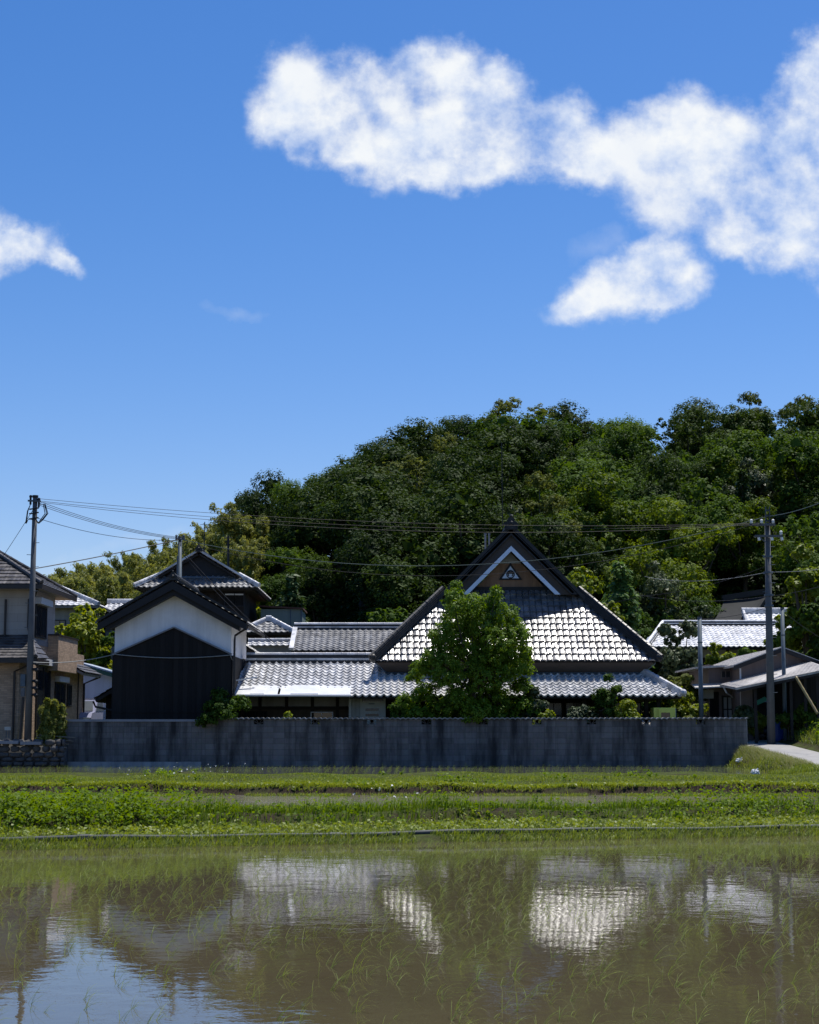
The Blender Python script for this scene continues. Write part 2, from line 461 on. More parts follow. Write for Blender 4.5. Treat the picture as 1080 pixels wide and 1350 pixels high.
M = dict(
    tile=tile_mat('smoked_tile', (0.50, 0.50, 0.505), 0.42, 0.28, 3.6, spec=0.8, metal=0.1),
    tile_main=tile_mat('smoked_tile_broad', (0.215, 0.215, 0.218), 0.325, 0.38, 3.6, spec=1.0, metal=0.50),
    tile_old=tile_mat('weathered_tile', (0.21, 0.21, 0.21), 0.46, 0.40, 3.6, 0.15, metal=0.1),
    tile_dark=tile_mat('dark_ridge_tile', (0.019, 0.020, 0.022), 0.45, 0.25, 5.0, spec=0.35),
    tile_flat=tile_mat('flat_brown_grey_tile', (0.06, 0.056, 0.055), 0.45, 0.55, 3.4),
    tile_temple=tile_mat('silver_tile', (0.74, 0.74, 0.745), 0.42, 0.2, 3.0, spec=0.8, metal=0.1),
    copper=pmat('dark_sheet_roof', (0.028, 0.030, 0.030), 0.75, 0.3, 1.2, spec=0.1),
    plaster=pmat('white_plaster', (0.78, 0.78, 0.79), 0.9, 0.10, 1.3, streak=0.22, bump=0.15),
    plaster_grey=pmat('grey_plaster', (0.34, 0.34, 0.32), 0.9, 0.15, 1.3, streak=0.4, bump=0.2),
    charred=boards('charred_boards', (0.0125, 0.0110, 0.0105), 0.17, 0.75, 0.5),
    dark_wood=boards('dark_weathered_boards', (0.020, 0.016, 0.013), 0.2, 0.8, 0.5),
    beam=pmat('dark_beam', (0.022, 0.018, 0.015), 0.8, 0.4, 4, stretch=(1, 1, 1)),
    black_trim_and_shade=pmat('black_trim_and_shade', (0.009, 0.009, 0.011), 0.6, 0.3, 3),
    gable_brown=boards('brown_gable_boards', (0.26, 0.155, 0.092), 0.12, 0.7, 0.2),
    band_brown=pmat('brown_plaster', (0.072, 0.060, 0.053), 0.85, 0.15, 2),
    soffit=pmat('brown_soffit', (0.075, 0.060, 0.050), 0.85, 0.2, 2),
    white_paint=pmat('blue_white_paint', (0.62, 0.72, 0.85), 0.55, 0.08, 3),
    pale_door=pmat('pale_door_paint', (0.40, 0.42, 0.39), 0.5, 0.1, 3),
    sheet_white=pmat('bright_sheet', (0.72, 0.73, 0.74), 0.32, 0.1, 2, spec=0.8, streak=0.15),
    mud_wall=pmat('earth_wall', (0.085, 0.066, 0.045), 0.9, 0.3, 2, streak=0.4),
    siding=blocks('cream_siding', (0.40, 0.36, 0.32), 1.8, 0.30, 0.006, (0.27, 0.25, 0.22), 0.06, 0.5, 0.12, bump=0.2),
    brick=blocks('tan_brick', (0.40, 0.285, 0.195), 0.23, 0.065, 0.006, (0.25, 0.2, 0.16), 0.22, 0.5, 0.1, bump=0.3),
    grey_band=pmat('grey_band', (0.20, 0.20, 0.21), 0.7, 0.1, 2),
    brown_metal=pmat('brown_metal', (0.028, 0.022, 0.020), 0.45, 0.25, 4),
    white_metal=pmat('white_metal', (0.62, 0.63, 0.64), 0.45, 0.08, 3),
    glass=glass_mat('window_glass'),
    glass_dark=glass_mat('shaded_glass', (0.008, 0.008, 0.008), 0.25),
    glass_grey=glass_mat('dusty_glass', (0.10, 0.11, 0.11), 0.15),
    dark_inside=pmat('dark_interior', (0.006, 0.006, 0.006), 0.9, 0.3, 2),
    block=blocks('concrete_block', (0.145, 0.138, 0.130), 0.40, 0.20, 0.008, (0.095, 0.090, 0.085), 0.17, 0.0, 0.88),
    concrete=pmat('concrete', (0.30, 0.30, 0.30), 0.9, 0.25, 2.5, bump=0.3, streak=0.5),
    slab=pmat('pale_slab', (0.24, 0.25, 0.27), 0.85, 0.2, 2.5, bump=0.3),
    stone=pmat('field_stone', (0.085, 0.082, 0.08), 0.9, 0.45, 5, bump=0.8, bscale=12),
    pole=pmat('concrete_pole', (0.12, 0.125, 0.13), 0.8, 0.2, 3, streak=0.5),
    steel=pmat('galvanised_steel', (0.085, 0.115, 0.14), 0.6, 0.25, 4, metal=0.1),
    insul=pmat('white_porcelain', (0.75, 0.75, 0.72), 0.2, 0.05, 4, spec=0.6),
    wire=pmat('black_cable', (0.012, 0.012, 0.013), 0.6, 0.2, 3),
    wire_green=pmat('grey_green_cable', (0.055, 0.085, 0.080), 0.6, 0.2, 3),
    wire_white=pmat('pale_cable', (0.30, 0.31, 0.30), 0.6, 0.15, 3),
    shed=boards('grey_brown_tin', (0.150, 0.122, 0.118), 0.16, 0.7, 0.12),
    shed_roof=pmat('corrugated_cement', (0.46, 0.44, 0.42), 0.8, 0.35, 6, bump=0.5, bscale=16),
    blue_tin=boards('pale_blue_tin', (0.36, 0.42, 0.50), 0.22, 0.5, 0.12),
    green_tin=boards('pale_green_tin', (0.17, 0.215, 0.195), 0.3, 0.55, 0.15),
    green_trim=pmat('green_trim', (0.02, 0.085, 0.065), 0.5, 0.2, 3),
    lime=pmat('lime_box_paint', (0.80, 0.74, 0.13), 0.5, 0.12, 3),
    bamboo_pole=pmat('yellow_bamboo', (0.32, 0.25, 0.11), 0.45, 0.2, 5),
    blue_plastic=pmat('blue_plastic', (0.02, 0.07, 0.30), 0.4, 0.1, 3),
    green_net=pmat('green_net', (0.02, 0.20, 0.14), 0.6, 0.2, 5),
    paper_white=pmat('white_plastic_bag', (0.75, 0.75, 0.74), 0.5, 0.05, 6),
    car_paint=pmat('lavender_car_paint', (0.30, 0.31, 0.42), 0.25, 0.05, 2, spec=0.6),
    tyre=pmat('tyre_rubber', (0.02, 0.02, 0.02), 0.8, 0.2, 6),
    hose=pmat('grey_plastic_pipe', (0.048, 0.056, 0.060), 0.6, 0.35, 4, spec=0.25),
    bark=pmat('bark', (0.075, 0.058, 0.042), 0.9, 0.4, 6, bump=0.6, bscale=18),
    bark_pale=pmat('pale_bark', (0.16, 0.145, 0.12), 0.9, 0.35, 6, bump=0.5, bscale=18),
    culm=pmat('bamboo_culm', (0.10, 0.13, 0.05), 0.5, 0.3, 3),
    leaf_dark=leaf_mat('shade_darkened_evergreen_leaf', (0.010, 0.024, 0.005), (0.042, 0.074, 0.012), 0.26, 0.65, 0.12),  # evergreen tone lowered further, putting the wood's deep shade into the colour
    leaf_mid=leaf_mat('mid_green_leaf', (0.018, 0.048, 0.006), (0.080, 0.140, 0.018), 0.34, 0.65, 0.12),
    leaf_lime=leaf_mat('lime_leaf', (0.085, 0.140, 0.010), (0.23, 0.275, 0.026), 0.40, 0.5, 0.22),
    leaf_fresh=leaf_mat('fresh_hill_leaf', (0.045, 0.085, 0.008), (0.135, 0.190, 0.020), 0.36, 0.6, 0.15),
    leaf_garden=leaf_mat('garden_leaf', (0.055, 0.120, 0.008), (0.165, 0.255, 0.020), 0.38, 0.55, 0.2),
    leaf_olive=leaf_mat('olive_leaf', (0.036, 0.058, 0.010), (0.125, 0.150, 0.032), 0.32, 0.65, 0.12),
    leaf_silver=leaf_mat('glossy_leaf', (0.022, 0.042, 0.014), (0.065, 0.092, 0.034), 0.2, 0.55, 0.3),
    leaf_conifer=leaf_mat('conifer_needles', (0.016, 0.042, 0.010), (0.055, 0.098, 0.022), 0.2, 0.55, 0.2),
    leaf_feather=leaf_mat('feathery_needles', (0.060, 0.125, 0.030), (0.13, 0.21, 0.050), 0.36, 0.5, 0.25),
    leaf_bamboo=leaf_mat('bamboo_leaf', (0.105, 0.135, 0.022), (0.255, 0.270, 0.065), 0.42, 0.5, 0.25),
    grass=leaf_mat('short_grass', (0.085, 0.145, 0.014), (0.22, 0.27, 0.036), 0.35, 0.5, 0.3),
    weed=leaf_mat('lush_weed', (0.055, 0.115, 0.007), (0.165, 0.245, 0.020), 0.40, 0.6, 0.15),
    rice=leaf_mat('rice_blade', (0.085, 0.145, 0.016), (0.21, 0.265, 0.050), 0.4, 0.55, 0.2),
    seed_grass=leaf_mat('seeding_grass', (0.12, 0.15, 0.045), (0.25, 0.25, 0.10), 0.3, 0.6, 0.2),
    petal=pmat('white_petal', (0.8, 0.78, 0.8), 0.6, 0.05, 8),
)


# ------------------------------------------------------------------ objects, parts and shapes
WL = {}


def tag(o, label=None, cat=None, group=None, kind=None):
    for k, v in (('label', label), ('category', cat), ('group', group), ('kind', kind)):
        if v:
            o[k] = v
    return o


def thing(name, label, cat, loc=(0, 0, 0), group=None):
    o = bpy.data.objects.new(name, None)
    o.empty_display_size = 0.3
    COL.objects.link(o)
    o.location = loc
    WL[o.name] = V(loc)
    return tag(o, label, cat, group)


def link_mesh(name, me, parent=None, loc=None):
    o = bpy.data.objects.new(name, me)
    COL.objects.link(o)
    if parent is not None:
        o.parent = parent
        WL[o.name] = WL[parent.name].copy()
    else:
        o.location = loc or (0, 0, 0)
        WL[o.name] = V(loc or (0, 0, 0))
    return o


class MB:
    """Collects shapes, given in world metres, and links them as one mesh object."""

    def __init__(self):
        self.v, self.f = [], []

    def add(self, vs, fs):
        n = len(self.v)
        self.v.extend([tuple(p) for p in vs])
        self.f.extend([tuple(i + n for i in f) for f in fs])
        return self

    def box(self, x0, x1, y0, y1, z0, z1):
        vs = [(x, y, z) for z in (z0, z1) for y in (y0, y1) for x in (x0, x1)]
        return self.add(vs, [(0, 2, 3, 1), (4, 5, 7, 6), (0, 1, 5, 4), (2, 6, 7, 3), (0, 4, 6, 2), (1, 3, 7, 5)])

    def prism(self, poly, vec):
        n = len(poly)
        a = [V(p) for p in poly]
        vec = V(vec)
        b = [p + vec for p in a]
        return self.add(a + b, [tuple(range(n - 1, -1, -1)), tuple(range(n, 2 * n))] +
                        [(i, (i + 1) % n, n + (i + 1) % n, n + i) for i in range(n)])

    def quad(self, *pts):
        return self.add(pts, [tuple(range(len(pts)))])

    def beam(self, A, B, w, h, off=0.0, up=None):
        A, B = V(A), V(B)
        d = (B - A).normalized()
        side = d.cross(V((0, 0, 1)))
        if side.length < 1e-4:
            side = V((1, 0, 0))
        side.normalize()
        if up is None:
            up = side.cross(d).normalized()
        p = [A - side * w / 2 + up * off, A + side * w / 2 + up * off, A + side * w / 2 + up * (off + h), A - side * w / 2 + up * (off + h)]
        return self.prism(p, B - A)

    def tube(self, pts, rad, n=8, cap=True):
        pts = [V(p) for p in pts]
        if not hasattr(rad, '__len__'):
            rad = [rad] * len(pts)
        base = len(self.v)
        d0 = (pts[1] - pts[0]).normalized()
        ref = V((0, 0, 1)) if abs(d0.z) < 0.9 else V((1, 0, 0))
        s = d0.cross(ref).normalized()
        for i, p in enumerate(pts):
            d = (pts[min(i + 1, len(pts) - 1)] - pts[max(i - 1, 0)]).normalized()
            s = (s - d * s.dot(d)).normalized()
            t = d.cross(s)
            for k in range(n):
                a = 2 * math.pi * k / n
                self.v.append(tuple(p + (s * math.cos(a) + t * math.sin(a)) * rad[i]))
        for i in range(len(pts) - 1):
            for k in range(n):
                k2 = (k + 1) % n
                self.f.append((base + i * n + k, base + i * n + k2, base + (i + 1) * n + k2, base + (i + 1) * n + k))
        if cap:
            self.f.append(tuple(base + k for k in range(n - 1, -1, -1)))
            self.f.append(tuple(base + (len(pts) - 1) * n + k for k in range(n)))
        return self

    def ball(self, c, r, nu=10, nv=6, sq=(1, 1, 1)):
        c = V(c)
        base = len(self.v)
        for j in range(nv + 1):
            th = math.pi * j / nv
            for i in range(nu):
                ph = 2 * math.pi * i / nu
                self.v.append((c.x + r * sq[0] * math.sin(th) * math.cos(ph), c.y + r * sq[1] * math.sin(th) * math.sin(ph), c.z + r * sq[2] * math.cos(th)))
        for j in range(nv):
            for i in range(nu):
                i2 = (i + 1) % nu
                self.f.append((base + j * nu + i, base + (j + 1) * nu + i, base + (j + 1) * nu + i2, base + j * nu + i2))
        return self

    def build(self, name, mat, parent=None, smooth=False, fixn=True, at=None):
        off = WL[parent.name] if parent is not None else (V(at) if at is not None else V((0, 0, 0)))
        me = bpy.data.meshes.new(name)
        a = np.array(self.v, dtype=np.float64).reshape(-1, 3) - np.array(off)
        me.from_pydata(a.tolist(), [], self.f)
        if fixn:
            bm = bmesh.new()
            bm.from_mesh(me)
            bmesh.ops.recalc_face_normals(bm, faces=bm.faces)
            bm.to_mesh(me)
            bm.free()
        if smooth:
            me.polygons.foreach_set('use_smooth', [True] * len(me.polygons))
        me.materials.append(mat)
        me.update()
        o = link_mesh(name, me, parent, at)
        return o


def copy_tree(o, parent=None):
    c = o.copy()
    COL.objects.link(c)
    if parent is not None:
        c.parent = parent
    WL[c.name] = WL[o.name].copy()
    for ch in list(o.children):
        copy_tree(ch, c)
    return c


def tile_roof(mb, poly, tw=0.27, tl=0.28, amp=0.028, lift=0.032, seg=7, kind='wave'):
    """Courses of pantiles on the plane of a convex polygon, cut along its edges."""
    pts = [V(p) for p in poly]
    Nn = (pts[1] - pts[0]).cross(pts[2] - pts[0]).normalized()
    if Nn.z < 0:
        Nn = -Nn
    Vd = (V((0, 0, 1)) - Nn * Nn.z).normalized()
    U = Vd.cross(Nn)
    p0 = pts[0]
    s = [(p - p0).dot(U) for p in pts]
    t = [(p - p0).dot(Vd) for p in pts]
    s0, s1, t0, t1 = min(s), max(s), min(t), max(t)
    ncol = int(math.ceil((s1 - s0) / tw))
    nrow = int(math.ceil((t1 - t0) / tl))
    us, hs = [], []
    for c in range(ncol):
        for k in range(seg):
            f = k / seg
            us.append(s0 + (c + f) * tw)
            if kind == 'wave':
                h = -amp * math.sin(math.pi * f / 0.62) * 0.75 if f < 0.62 else amp * math.sin(math.pi * (f - 0.62) / 0.38)
            elif kind == 'plate':      # broad, almost flat pan with one raised seam
                h = amp * (-2.2 if f > 0.84 else 0.6 * math.sin(math.pi * f / 0.84))
            else:
                h = amp * (1 if (k == 0) else 0)
            hs.append(h)
    us.append(s0 + ncol * tw); hs.append(hs[0])
    us, hs = np.array(us), np.array(hs)
    n = len(us)
    Ua, Va, Na, P0 = (np.array(x) for x in (U, Vd, Nn, p0))
    bm = bmesh.new()
    for r in range(nrow):
        tb, tt = t0 + r * tl, min(t0 + (r + 1) * tl * 1.0 + 0.03, t1 + tl)
        jit = rng.normal(0, 0.003, n) if kind != 'flat' else rng.normal(0, 0.002, n)
        rows = []
        for (tv, hh) in ((tb, hs - 0.012), (tb, hs + lift + jit), (tt, hs * 0.9)):
            P = P0 + np.outer(us, Ua) + Va * tv + np.outer(hh, Na)
            rows.append([bm.verts.new(p) for p in P])
        for a, b in ((0, 1), (1, 2)):
            for i in range(n - 1):
                bm.faces.new((rows[a][i], rows[a][i + 1], rows[b][i + 1], rows[b][i]))
    cen = sum(pts, V((0, 0, 0))) / len(pts)
    for i in range(len(pts)):
        a, b = pts[i], pts[(i + 1) % len(pts)]
        o = (b - a).cross(Nn).normalized()
        if (cen - a).dot(o) > 0:
            o = -o
        if o.dot(Vd) < -0.95:
            a = a + o * 0.01
        bmesh.ops.bisect_plane(bm, geom=bm.verts[:] + bm.edges[:] + bm.faces[:], plane_co=a, plane_no=o, clear_outer=True)
    bm.verts.ensure_lookup_table()
    bm.verts.index_update()
    mb.add([v.co[:] for v in bm.verts], [tuple(v.index for v in f.verts) for f in bm.faces])
    bm.free()


def slab(mb, poly, th=0.09, drop=0.045):
    """The boarded deck under the tiles."""
    pts = [V(p) for p in poly]
    Nn = (pts[1] - pts[0]).cross(pts[2] - pts[0]).normalized()
    if Nn.z < 0:
        Nn = -Nn
    mb.prism([p - Nn * drop for p in pts], -Nn * th)


def ridge(mb, A, B, w=0.30, h=0.28, cap=0.09, step=0.28, light=None):
    """Stacked ridge courses with a round cap of short tiles."""
    A, B = V(A), V(B)
    k = 3
    for i in range(k):
        (light if (light is not None and i == 1) else mb).beam(A, B, w * (1 - 0.10 * i), h / k - 0.018, off=i * h / k)
        mb.beam(A, B, w * (1 - 0.10 * i) - 0.05, 0.018, off=(i + 1) * h / k - 0.018)
    d = (B - A)
    L = d.length
    d.normalize()
    side = d.cross(V((0, 0, 1)))
    up = side.normalized().cross(d) if side.length > 1e-4 else V((0, 0, 1))
    n = max(1, int(L / step))
    pts, rad = [], []
    for i in range(n):
        a, b = i / n, (i + 0.93) / n
        for f, r in ((a, cap * 1.1), (a + 0.12 / n, cap), (b, cap * 0.98)):
            pts.append(A + d * (L * f) + up * (h + cap * 0.25))
            rad.append(r)
    pts.append(B + up * (h + cap * 0.25)); rad.append(cap * 1.1)
    (light or mb).tube(pts, rad, 8)


def ogre_tile(mb, P, w, h, facing=(0, -1, 0)):
    """End ornament of a ridge: shouldered plate with a boss and a small ball finial."""
    P = V(P)
    f = V(facing).normalized()
    s = f.cross(V((0, 0, 1))).normalized()
    z = V((0, 0, 1))
    prof = [(-0.62, 0), (-0.55, 0.28), (-0.72, 0.34), (-0.5, 0.55), (-0.33, 0.62), (-0.25, 0.9), (0, 1.0), (0.25, 0.9), (0.33, 0.62), (0.5, 0.55), (0.72, 0.34), (0.55, 0.28), (0.62, 0)]
    mb.prism([P + s * (x * w) + z * (y * h) for x, y in prof], -f * 0.12)
    mb.ball(P + z * h * 0.45 + f * 0.02, w * 0.26, 8, 5)
    mb.ball(P + z * h * 1.06, w * 0.14, 8, 5)
# ------------------------------------------------------------------ land and water
WALL_Y = 61.0


def edge_y(x):
    return 27.9 + 0.27 * np.clip(x, -12, 12)


def wob(x, y, s, seed=0):
    return (np.sin(x * 1.7 * s + seed) + np.sin(x * 0.83 * s + y * 0.6 * s + 1.3 + seed) + np.sin(y * 1.3 * s - x * 0.4 * s + 2.1 * seed)) / 3


def sstep(a, b, x):
    t = np.clip((x - a) / (b - a), 0, 1)
    return t * t * (3 - 2 * t)


def road_z(y):
    return 0.42 + np.clip((y - 46) / 20.0, 0, 1) * 0.90


def ground_z(x, y):
    x, y = np.asarray(x, float), np.asarray(y, float)
    e = edge_y(x)
    d = y - e
    z = -0.12 + 0.22 * sstep(-0.75, 0.0, d + 0.10 * wob(x, y, 3.0))
    z = z + 0.04 * sstep(0.3, 2.0, d) + (0.20 + 0.06 * wob(x, y, 1.0)) * sstep(1.9, 2.5, d + 0.12 * wob(x, y, 2.5, 4.0))
    z = z - 0.30 * sstep(32.6, 33.6, y + 0.2 * wob(x, y, 1.4, 2.0))      # second paddy bed
    yb = y + 0.16 * wob(x, y, 2.0, 1.0)
    z = z + 0.34 * sstep(42.05, 42.5, yb) + 0.10 * sstep(43, 50, y) + 0.012 * wob(x, y, 2.2)
    z = z - 0.24 * sstep(51.0, 51.9, y)                      # third paddy bed
    right = sstep(10.9, 11.7, x + 0.25 * wob(x, y, 1.0, 2.0))
    far = sstep(44, 50, y)
    z = z * (1 - right * far) + (road_z(y) - 0.02) * right * far
    # behind the block wall the village stands higher
    vil = sstep(WALL_Y + 0.03, WALL_Y + 0.12, y)
    vz = 1.22 + 0.9 * sstep(64, 92, y)
    z = np.where(x < 11.6, z * (1 - vil) + vz * vil, z)
    zr = road_z(y) + 0.9 * sstep(66, 92, y)
    z = np.where((x >= 11.6) & (y > 60), zr - 0.02, z)
    # meadow rising beyond the lane
    mead = sstep(13.6, 15.2, x) * sstep(50, 56, y) * (1 - sstep(72, 80, y))
    z = z + mead * (0.75 + 0.08 * wob(x, y, 1.5))
    return z


def build_ground():
    xs = np.unique(np.concatenate([np.arange(-1500, -60, 60), np.arange(-60, -18, 2.0), np.arange(-18, 20, 0.25), np.arange(20, 60, 2.0), np.arange(60, 1501, 60), [11.58, 11.62]]))
    ys = np.unique(np.concatenate([np.arange(-300, -20, 40), np.arange(-20, 22, 2.0), np.arange(22, 54, 0.2), np.arange(54, 80, 0.5), [WALL_Y + 0.02, WALL_Y + 0.13], np.arange(80, 200, 5), np.arange(200, 2401, 100)]))
    X, Y = np.meshgrid(xs, ys)
    Z = ground_z(X, Y)
    n, m = len(ys), len(xs)
    idx = np.arange(n * m).reshape(n, m)
    f = np.stack([idx[:-1, :-1], idx[:-1, 1:], idx[1:, 1:], idx[1:, :-1]], -1).reshape(-1, 4)
    me = bpy.data.meshes.new('ground')
    me.from_pydata(np.stack([X, Y, Z], -1).reshape(-1, 3).tolist(), [], f.tolist())
    me.polygons.foreach_set('use_smooth', [True] * len(me.polygons))
    m_, nt, b = new_mat('field_soil')
    L = nt.links
    tc = node(nt, 'ShaderNodeTexCoord')
    n1 = node(nt, 'ShaderNodeTexNoise', Scale=1.6, Detail=8.0, Roughness=0.7)
    n2 = node(nt, 'ShaderNodeTexNoise', Scale=12.0, Detail=6.0, Roughness=0.7)
    L.new(tc.outputs['Object'], n1.inputs['Vector']); L.new(tc.outputs['Object'], n2.inputs['Vector'])
    soil = mixcol(nt, n2.outputs['Fac'], (0.016, 0.012, 0.008), (0.050, 0.038, 0.025))  # soil tones lowered to put shade of the bank faces into the colour
    turf = mixcol(nt, n2.outputs['Fac'], (0.030, 0.045, 0.010), (0.075, 0.095, 0.020))
    mr = node(nt, 'ShaderNodeMapRange')
    mr.inputs['From Min'].default_value = 0.36; mr.inputs['From Max'].default_value = 0.56
    L.new(n1.outputs['Fac'], mr.inputs['Value'])
    # steep cut faces of the banks show bare soil
    ge = node(nt, 'ShaderNodeNewGeometry')
    sp = node(nt, 'ShaderNodeSeparateXYZ')
    L.new(ge.outputs['True Normal'], sp.inputs[0])
    st = node(nt, 'ShaderNodeMapRange')
    st.inputs['From Min'].default_value = 0.75; st.inputs['From Max'].default_value = 0.95
    L.new(sp.outputs[2], st.inputs['Value'])
    mu = node(nt, 'ShaderNodeMath', operation='MULTIPLY')
    L.new(mr.outputs[0], mu.inputs[0]); L.new(st.outputs[0], mu.inputs[1])
    L.new(mixcol(nt, mu.outputs[0], soil, turf), b.inputs['Base Color'])
    bp = node(nt, 'ShaderNodeBump', Strength=0.7, Distance=0.05)
    L.new(n2.outputs['Fac'], bp.inputs['Height']); L.new(bp.outputs[0], b.inputs['Normal'])
    b.inputs['Roughness'].default_value = 0.95
    b.inputs['Specular IOR Level'].default_value = 0.1
    me.materials.append(m_)
    tag(link_mesh('ground', me), kind='structure')


def water_mat(name, mud, mud2, ripple, scale, rough=0.004):
    m, nt, b = new_mat(name)
    L = nt.links
    tc = node(nt, 'ShaderNodeTexCoord')
    n = node(nt, 'ShaderNodeTexNoise', Scale=0.35, Detail=6.0, Roughness=0.6)
    L.new(tc.outputs['Object'], n.inputs['Vector'])
    L.new(mixcol(nt, n.outputs['Fac'], mud, mud2), b.inputs['Base Color'])
    b.inputs['Roughness'].default_value = rough
    b.inputs['IOR'].default_value = 1.33
    b.inputs['Specular IOR Level'].default_value = 0.5
    mp = node(nt, 'ShaderNodeMapping')
    mp.inputs['Scale'].default_value = (1.0, 1.0, 1.0)
    mp.inputs['Rotation'].default_value = (0, 0, R(18))
    L.new(tc.outputs['Object'], mp.inputs[0])
    n1 = node(nt, 'ShaderNodeTexNoise', Scale=scale, Detail=3.0, Roughness=0.55, Distortion=0.3)
    L.new(mp.outputs[0], n1.inputs['Vector'])
    n2 = node(nt, 'ShaderNodeTexNoise', Scale=scale * 0.28, Detail=2.0, Roughness=0.5)
    L.new(mp.outputs[0], n2.inputs['Vector'])
    # wind comes in patches
    n3 = node(nt, 'ShaderNodeTexNoise', Scale=0.16, Detail=2.0)
    L.new(tc.outputs['Object'], n3.inputs['Vector'])
    pr = node(nt, 'ShaderNodeMapRange')
    pr.inputs['From Min'].default_value = 0.35; pr.inputs['From Max'].default_value = 0.65
    pr.inputs['To Min'].default_value = 0.45; pr.inputs['To Max'].default_value = 1.25
    L.new(n3.outputs['Fac'], pr.inputs['Value'])
    a = node(nt, 'ShaderNodeMath', operation='MULTIPLY_ADD')
    L.new(n2.outputs['Fac'], a.inputs[0]); a.inputs[1].default_value = 2.3; L.new(n1.outputs['Fac'], a.inputs[2])
    h = node(nt, 'ShaderNodeMath', operation='MULTIPLY')
    L.new(a.outputs[0], h.inputs[0]); L.new(pr.outputs[0], h.inputs[1])
    bp = node(nt, 'ShaderNodeBump', Strength=1.0, Distance=ripple)
    L.new(h.outputs[0], bp.inputs['Height'])
    L.new(bp.outputs[0], b.inputs['Normal'])
    return m


build_ground()
for (z, y0, y1, x0, x1, m) in (
        (0.0, -60, 33.0, -70, 70, water_mat('muddy_paddy_water', (0.060, 0.050, 0.028), (0.086, 0.071, 0.041), 0.0010, 7.5)),
        (0.18, 32.4, 43.2, -70, 70, water_mat('rippled_muddy_water_painted_sheen', (0.12, 0.105, 0.08), (0.24, 0.22, 0.18), 0.010, 9.0, 0.06)),  # pale mud tone stands in for the reflection of roofs and sky
        (0.45, 50.2, 60.98, -70, 11.4, water_mat('still_paddy_water', (0.070, 0.062, 0.040), (0.11, 0.10, 0.065), 0.004, 6.0, 0.03))):
    mb = MB().quad((x0, y0, z), (x1, y0, z), (x1, y1, z), (x0, y1, z))
    tag(mb.build('water', m, fixn=False), kind='structure')

# the lane beside the wall, one paved strip with a slight crown
def build_lane():
    ys = np.concatenate([np.arange(30, 72, 1.0), np.arange(72, 96, 3.0)])
    m, nt, b = new_mat('worn_lane')
    tc = node(nt, 'ShaderNodeTexCoord')
    n = node(nt, 'ShaderNodeTexNoise', Scale=2.2, Detail=8.0, Roughness=0.7)
    nt.links.new(tc.outputs['Object'], n.inputs['Vector'])
    c = mixcol(nt, n.outputs['Fac'], (0.17, 0.165, 0.155), (0.40, 0.39, 0.37))
    nt.links.new(c, b.inputs['Base Color'])
    bp = node(nt, 'ShaderNodeBump', Strength=0.5, Distance=0.03)
    nt.links.new(n.outputs['Fac'], bp.inputs['Height']); nt.links.new(bp.outputs[0], b.inputs['Normal'])
    b.inputs['Roughness'].default_value = 0.9
    vs, fs = [], []
    for i, y in enumerate(ys):
        sh = -0.10 * (y - 60) * (1 if y < 60 else 0) * 0.0 - 0.055 * max(0, y - 66)
        for x, dz in ((12.05, 0.0), (12.5, 0.02), (13.0, 0.03), (13.5, 0.02), (14.15, 0.0)):
            xx = x + sh + 0.05 * math.sin(y * 1.3 + x)
            vs.append((xx, y, float(road_z(y)) + 0.9 * float(sstep(66, 92, y)) + 0.012 + dz))
        if i:
            for k in range(4):
                a = (i - 1) * 5 + k
                fs.append((a, a + 1, a + 6, a + 5))
    mb = MB().add(vs, fs)
    tag(mb.build('road', m, smooth=True, fixn=False), kind='structure')


build_lane()

# ------------------------------------------------------------------ the wooded hill
SKYLINE = [(-700, 642), (-400, 702), (-150, 737), (0, 754), (60, 754), (130, 740), (200, 720), (262, 702), (300, 682), (335, 642), (380, 622), (430, 616), (470, 585), (520, 560), (560, 552), (600, 544), (640, 536), (668, 520), (700, 518), (750, 528), (775, 540), (850, 533), (900, 526), (955, 507), (1000, 503), (1080, 510), (1200, 523), (1400, 578), (1800, 668)]
SKX = np.array([p[0] for p in SKYLINE], float)
SKE = np.array([(HORIZON - p[1]) / FPX for p in SKYLINE])     # slope of the sight line to the skyline
HILL_Y0, HILL_Y1 = 90.0, 150.0


def sky_slope(x, y):
    return np.interp(540 + np.asarray(x) / np.asarray(y) * FPX, SKX, SKE)


def hill_z(x, y):
    x, y = np.asarray(x, float), np.asarray(y, float)
    zc = np.maximum(4.0, CAMZ + HILL_Y1 * sky_slope(x, np.maximum(y, 60)) - 8.5)
    t = np.clip((y - HILL_Y0) / (HILL_Y1 - HILL_Y0), 0, 1)
    back = 1 - 0.8 * sstep(165, 330, y)
    return 1.6 + (zc - 1.6) * (t ** 0.92) * back


def build_hill():
    xs = np.arange(-150, 151, 4.0)
    ys = np.concatenate([np.arange(88, 180, 3.0), np.arange(180, 345, 12.0)])
    X, Y = np.meshgrid(xs, ys)
    Z = hill_z(X, Y)
    edge = sstep(0, 1, np.minimum((150 - np.abs(X)) / 60, 1))
    Z = 1.0 + (Z - 1.0) * edge
    n, m = len(ys), len(xs)
    idx = np.arange(n * m).reshape(n, m)
    f = np.stack([idx[:-1, :-1], idx[:-1, 1:], idx[1:, 1:], idx[1:, :-1]], -1).reshape(-1, 4)
    me = bpy.data.meshes.new('hill')
    me.from_pydata(np.stack([X, Y, Z], -1).reshape(-1, 3).tolist(), [], f.tolist())
    me.polygons.foreach_set('use_smooth', [True] * len(me.polygons))
    me.materials.append(pmat('leaf_litter', (0.028, 0.030, 0.014), 0.95, 0.5, 0.8, col2=(0.014, 0.016, 0.008), spec=0.05))
    tag(link_mesh('hill', me), kind='structure')


build_hill()


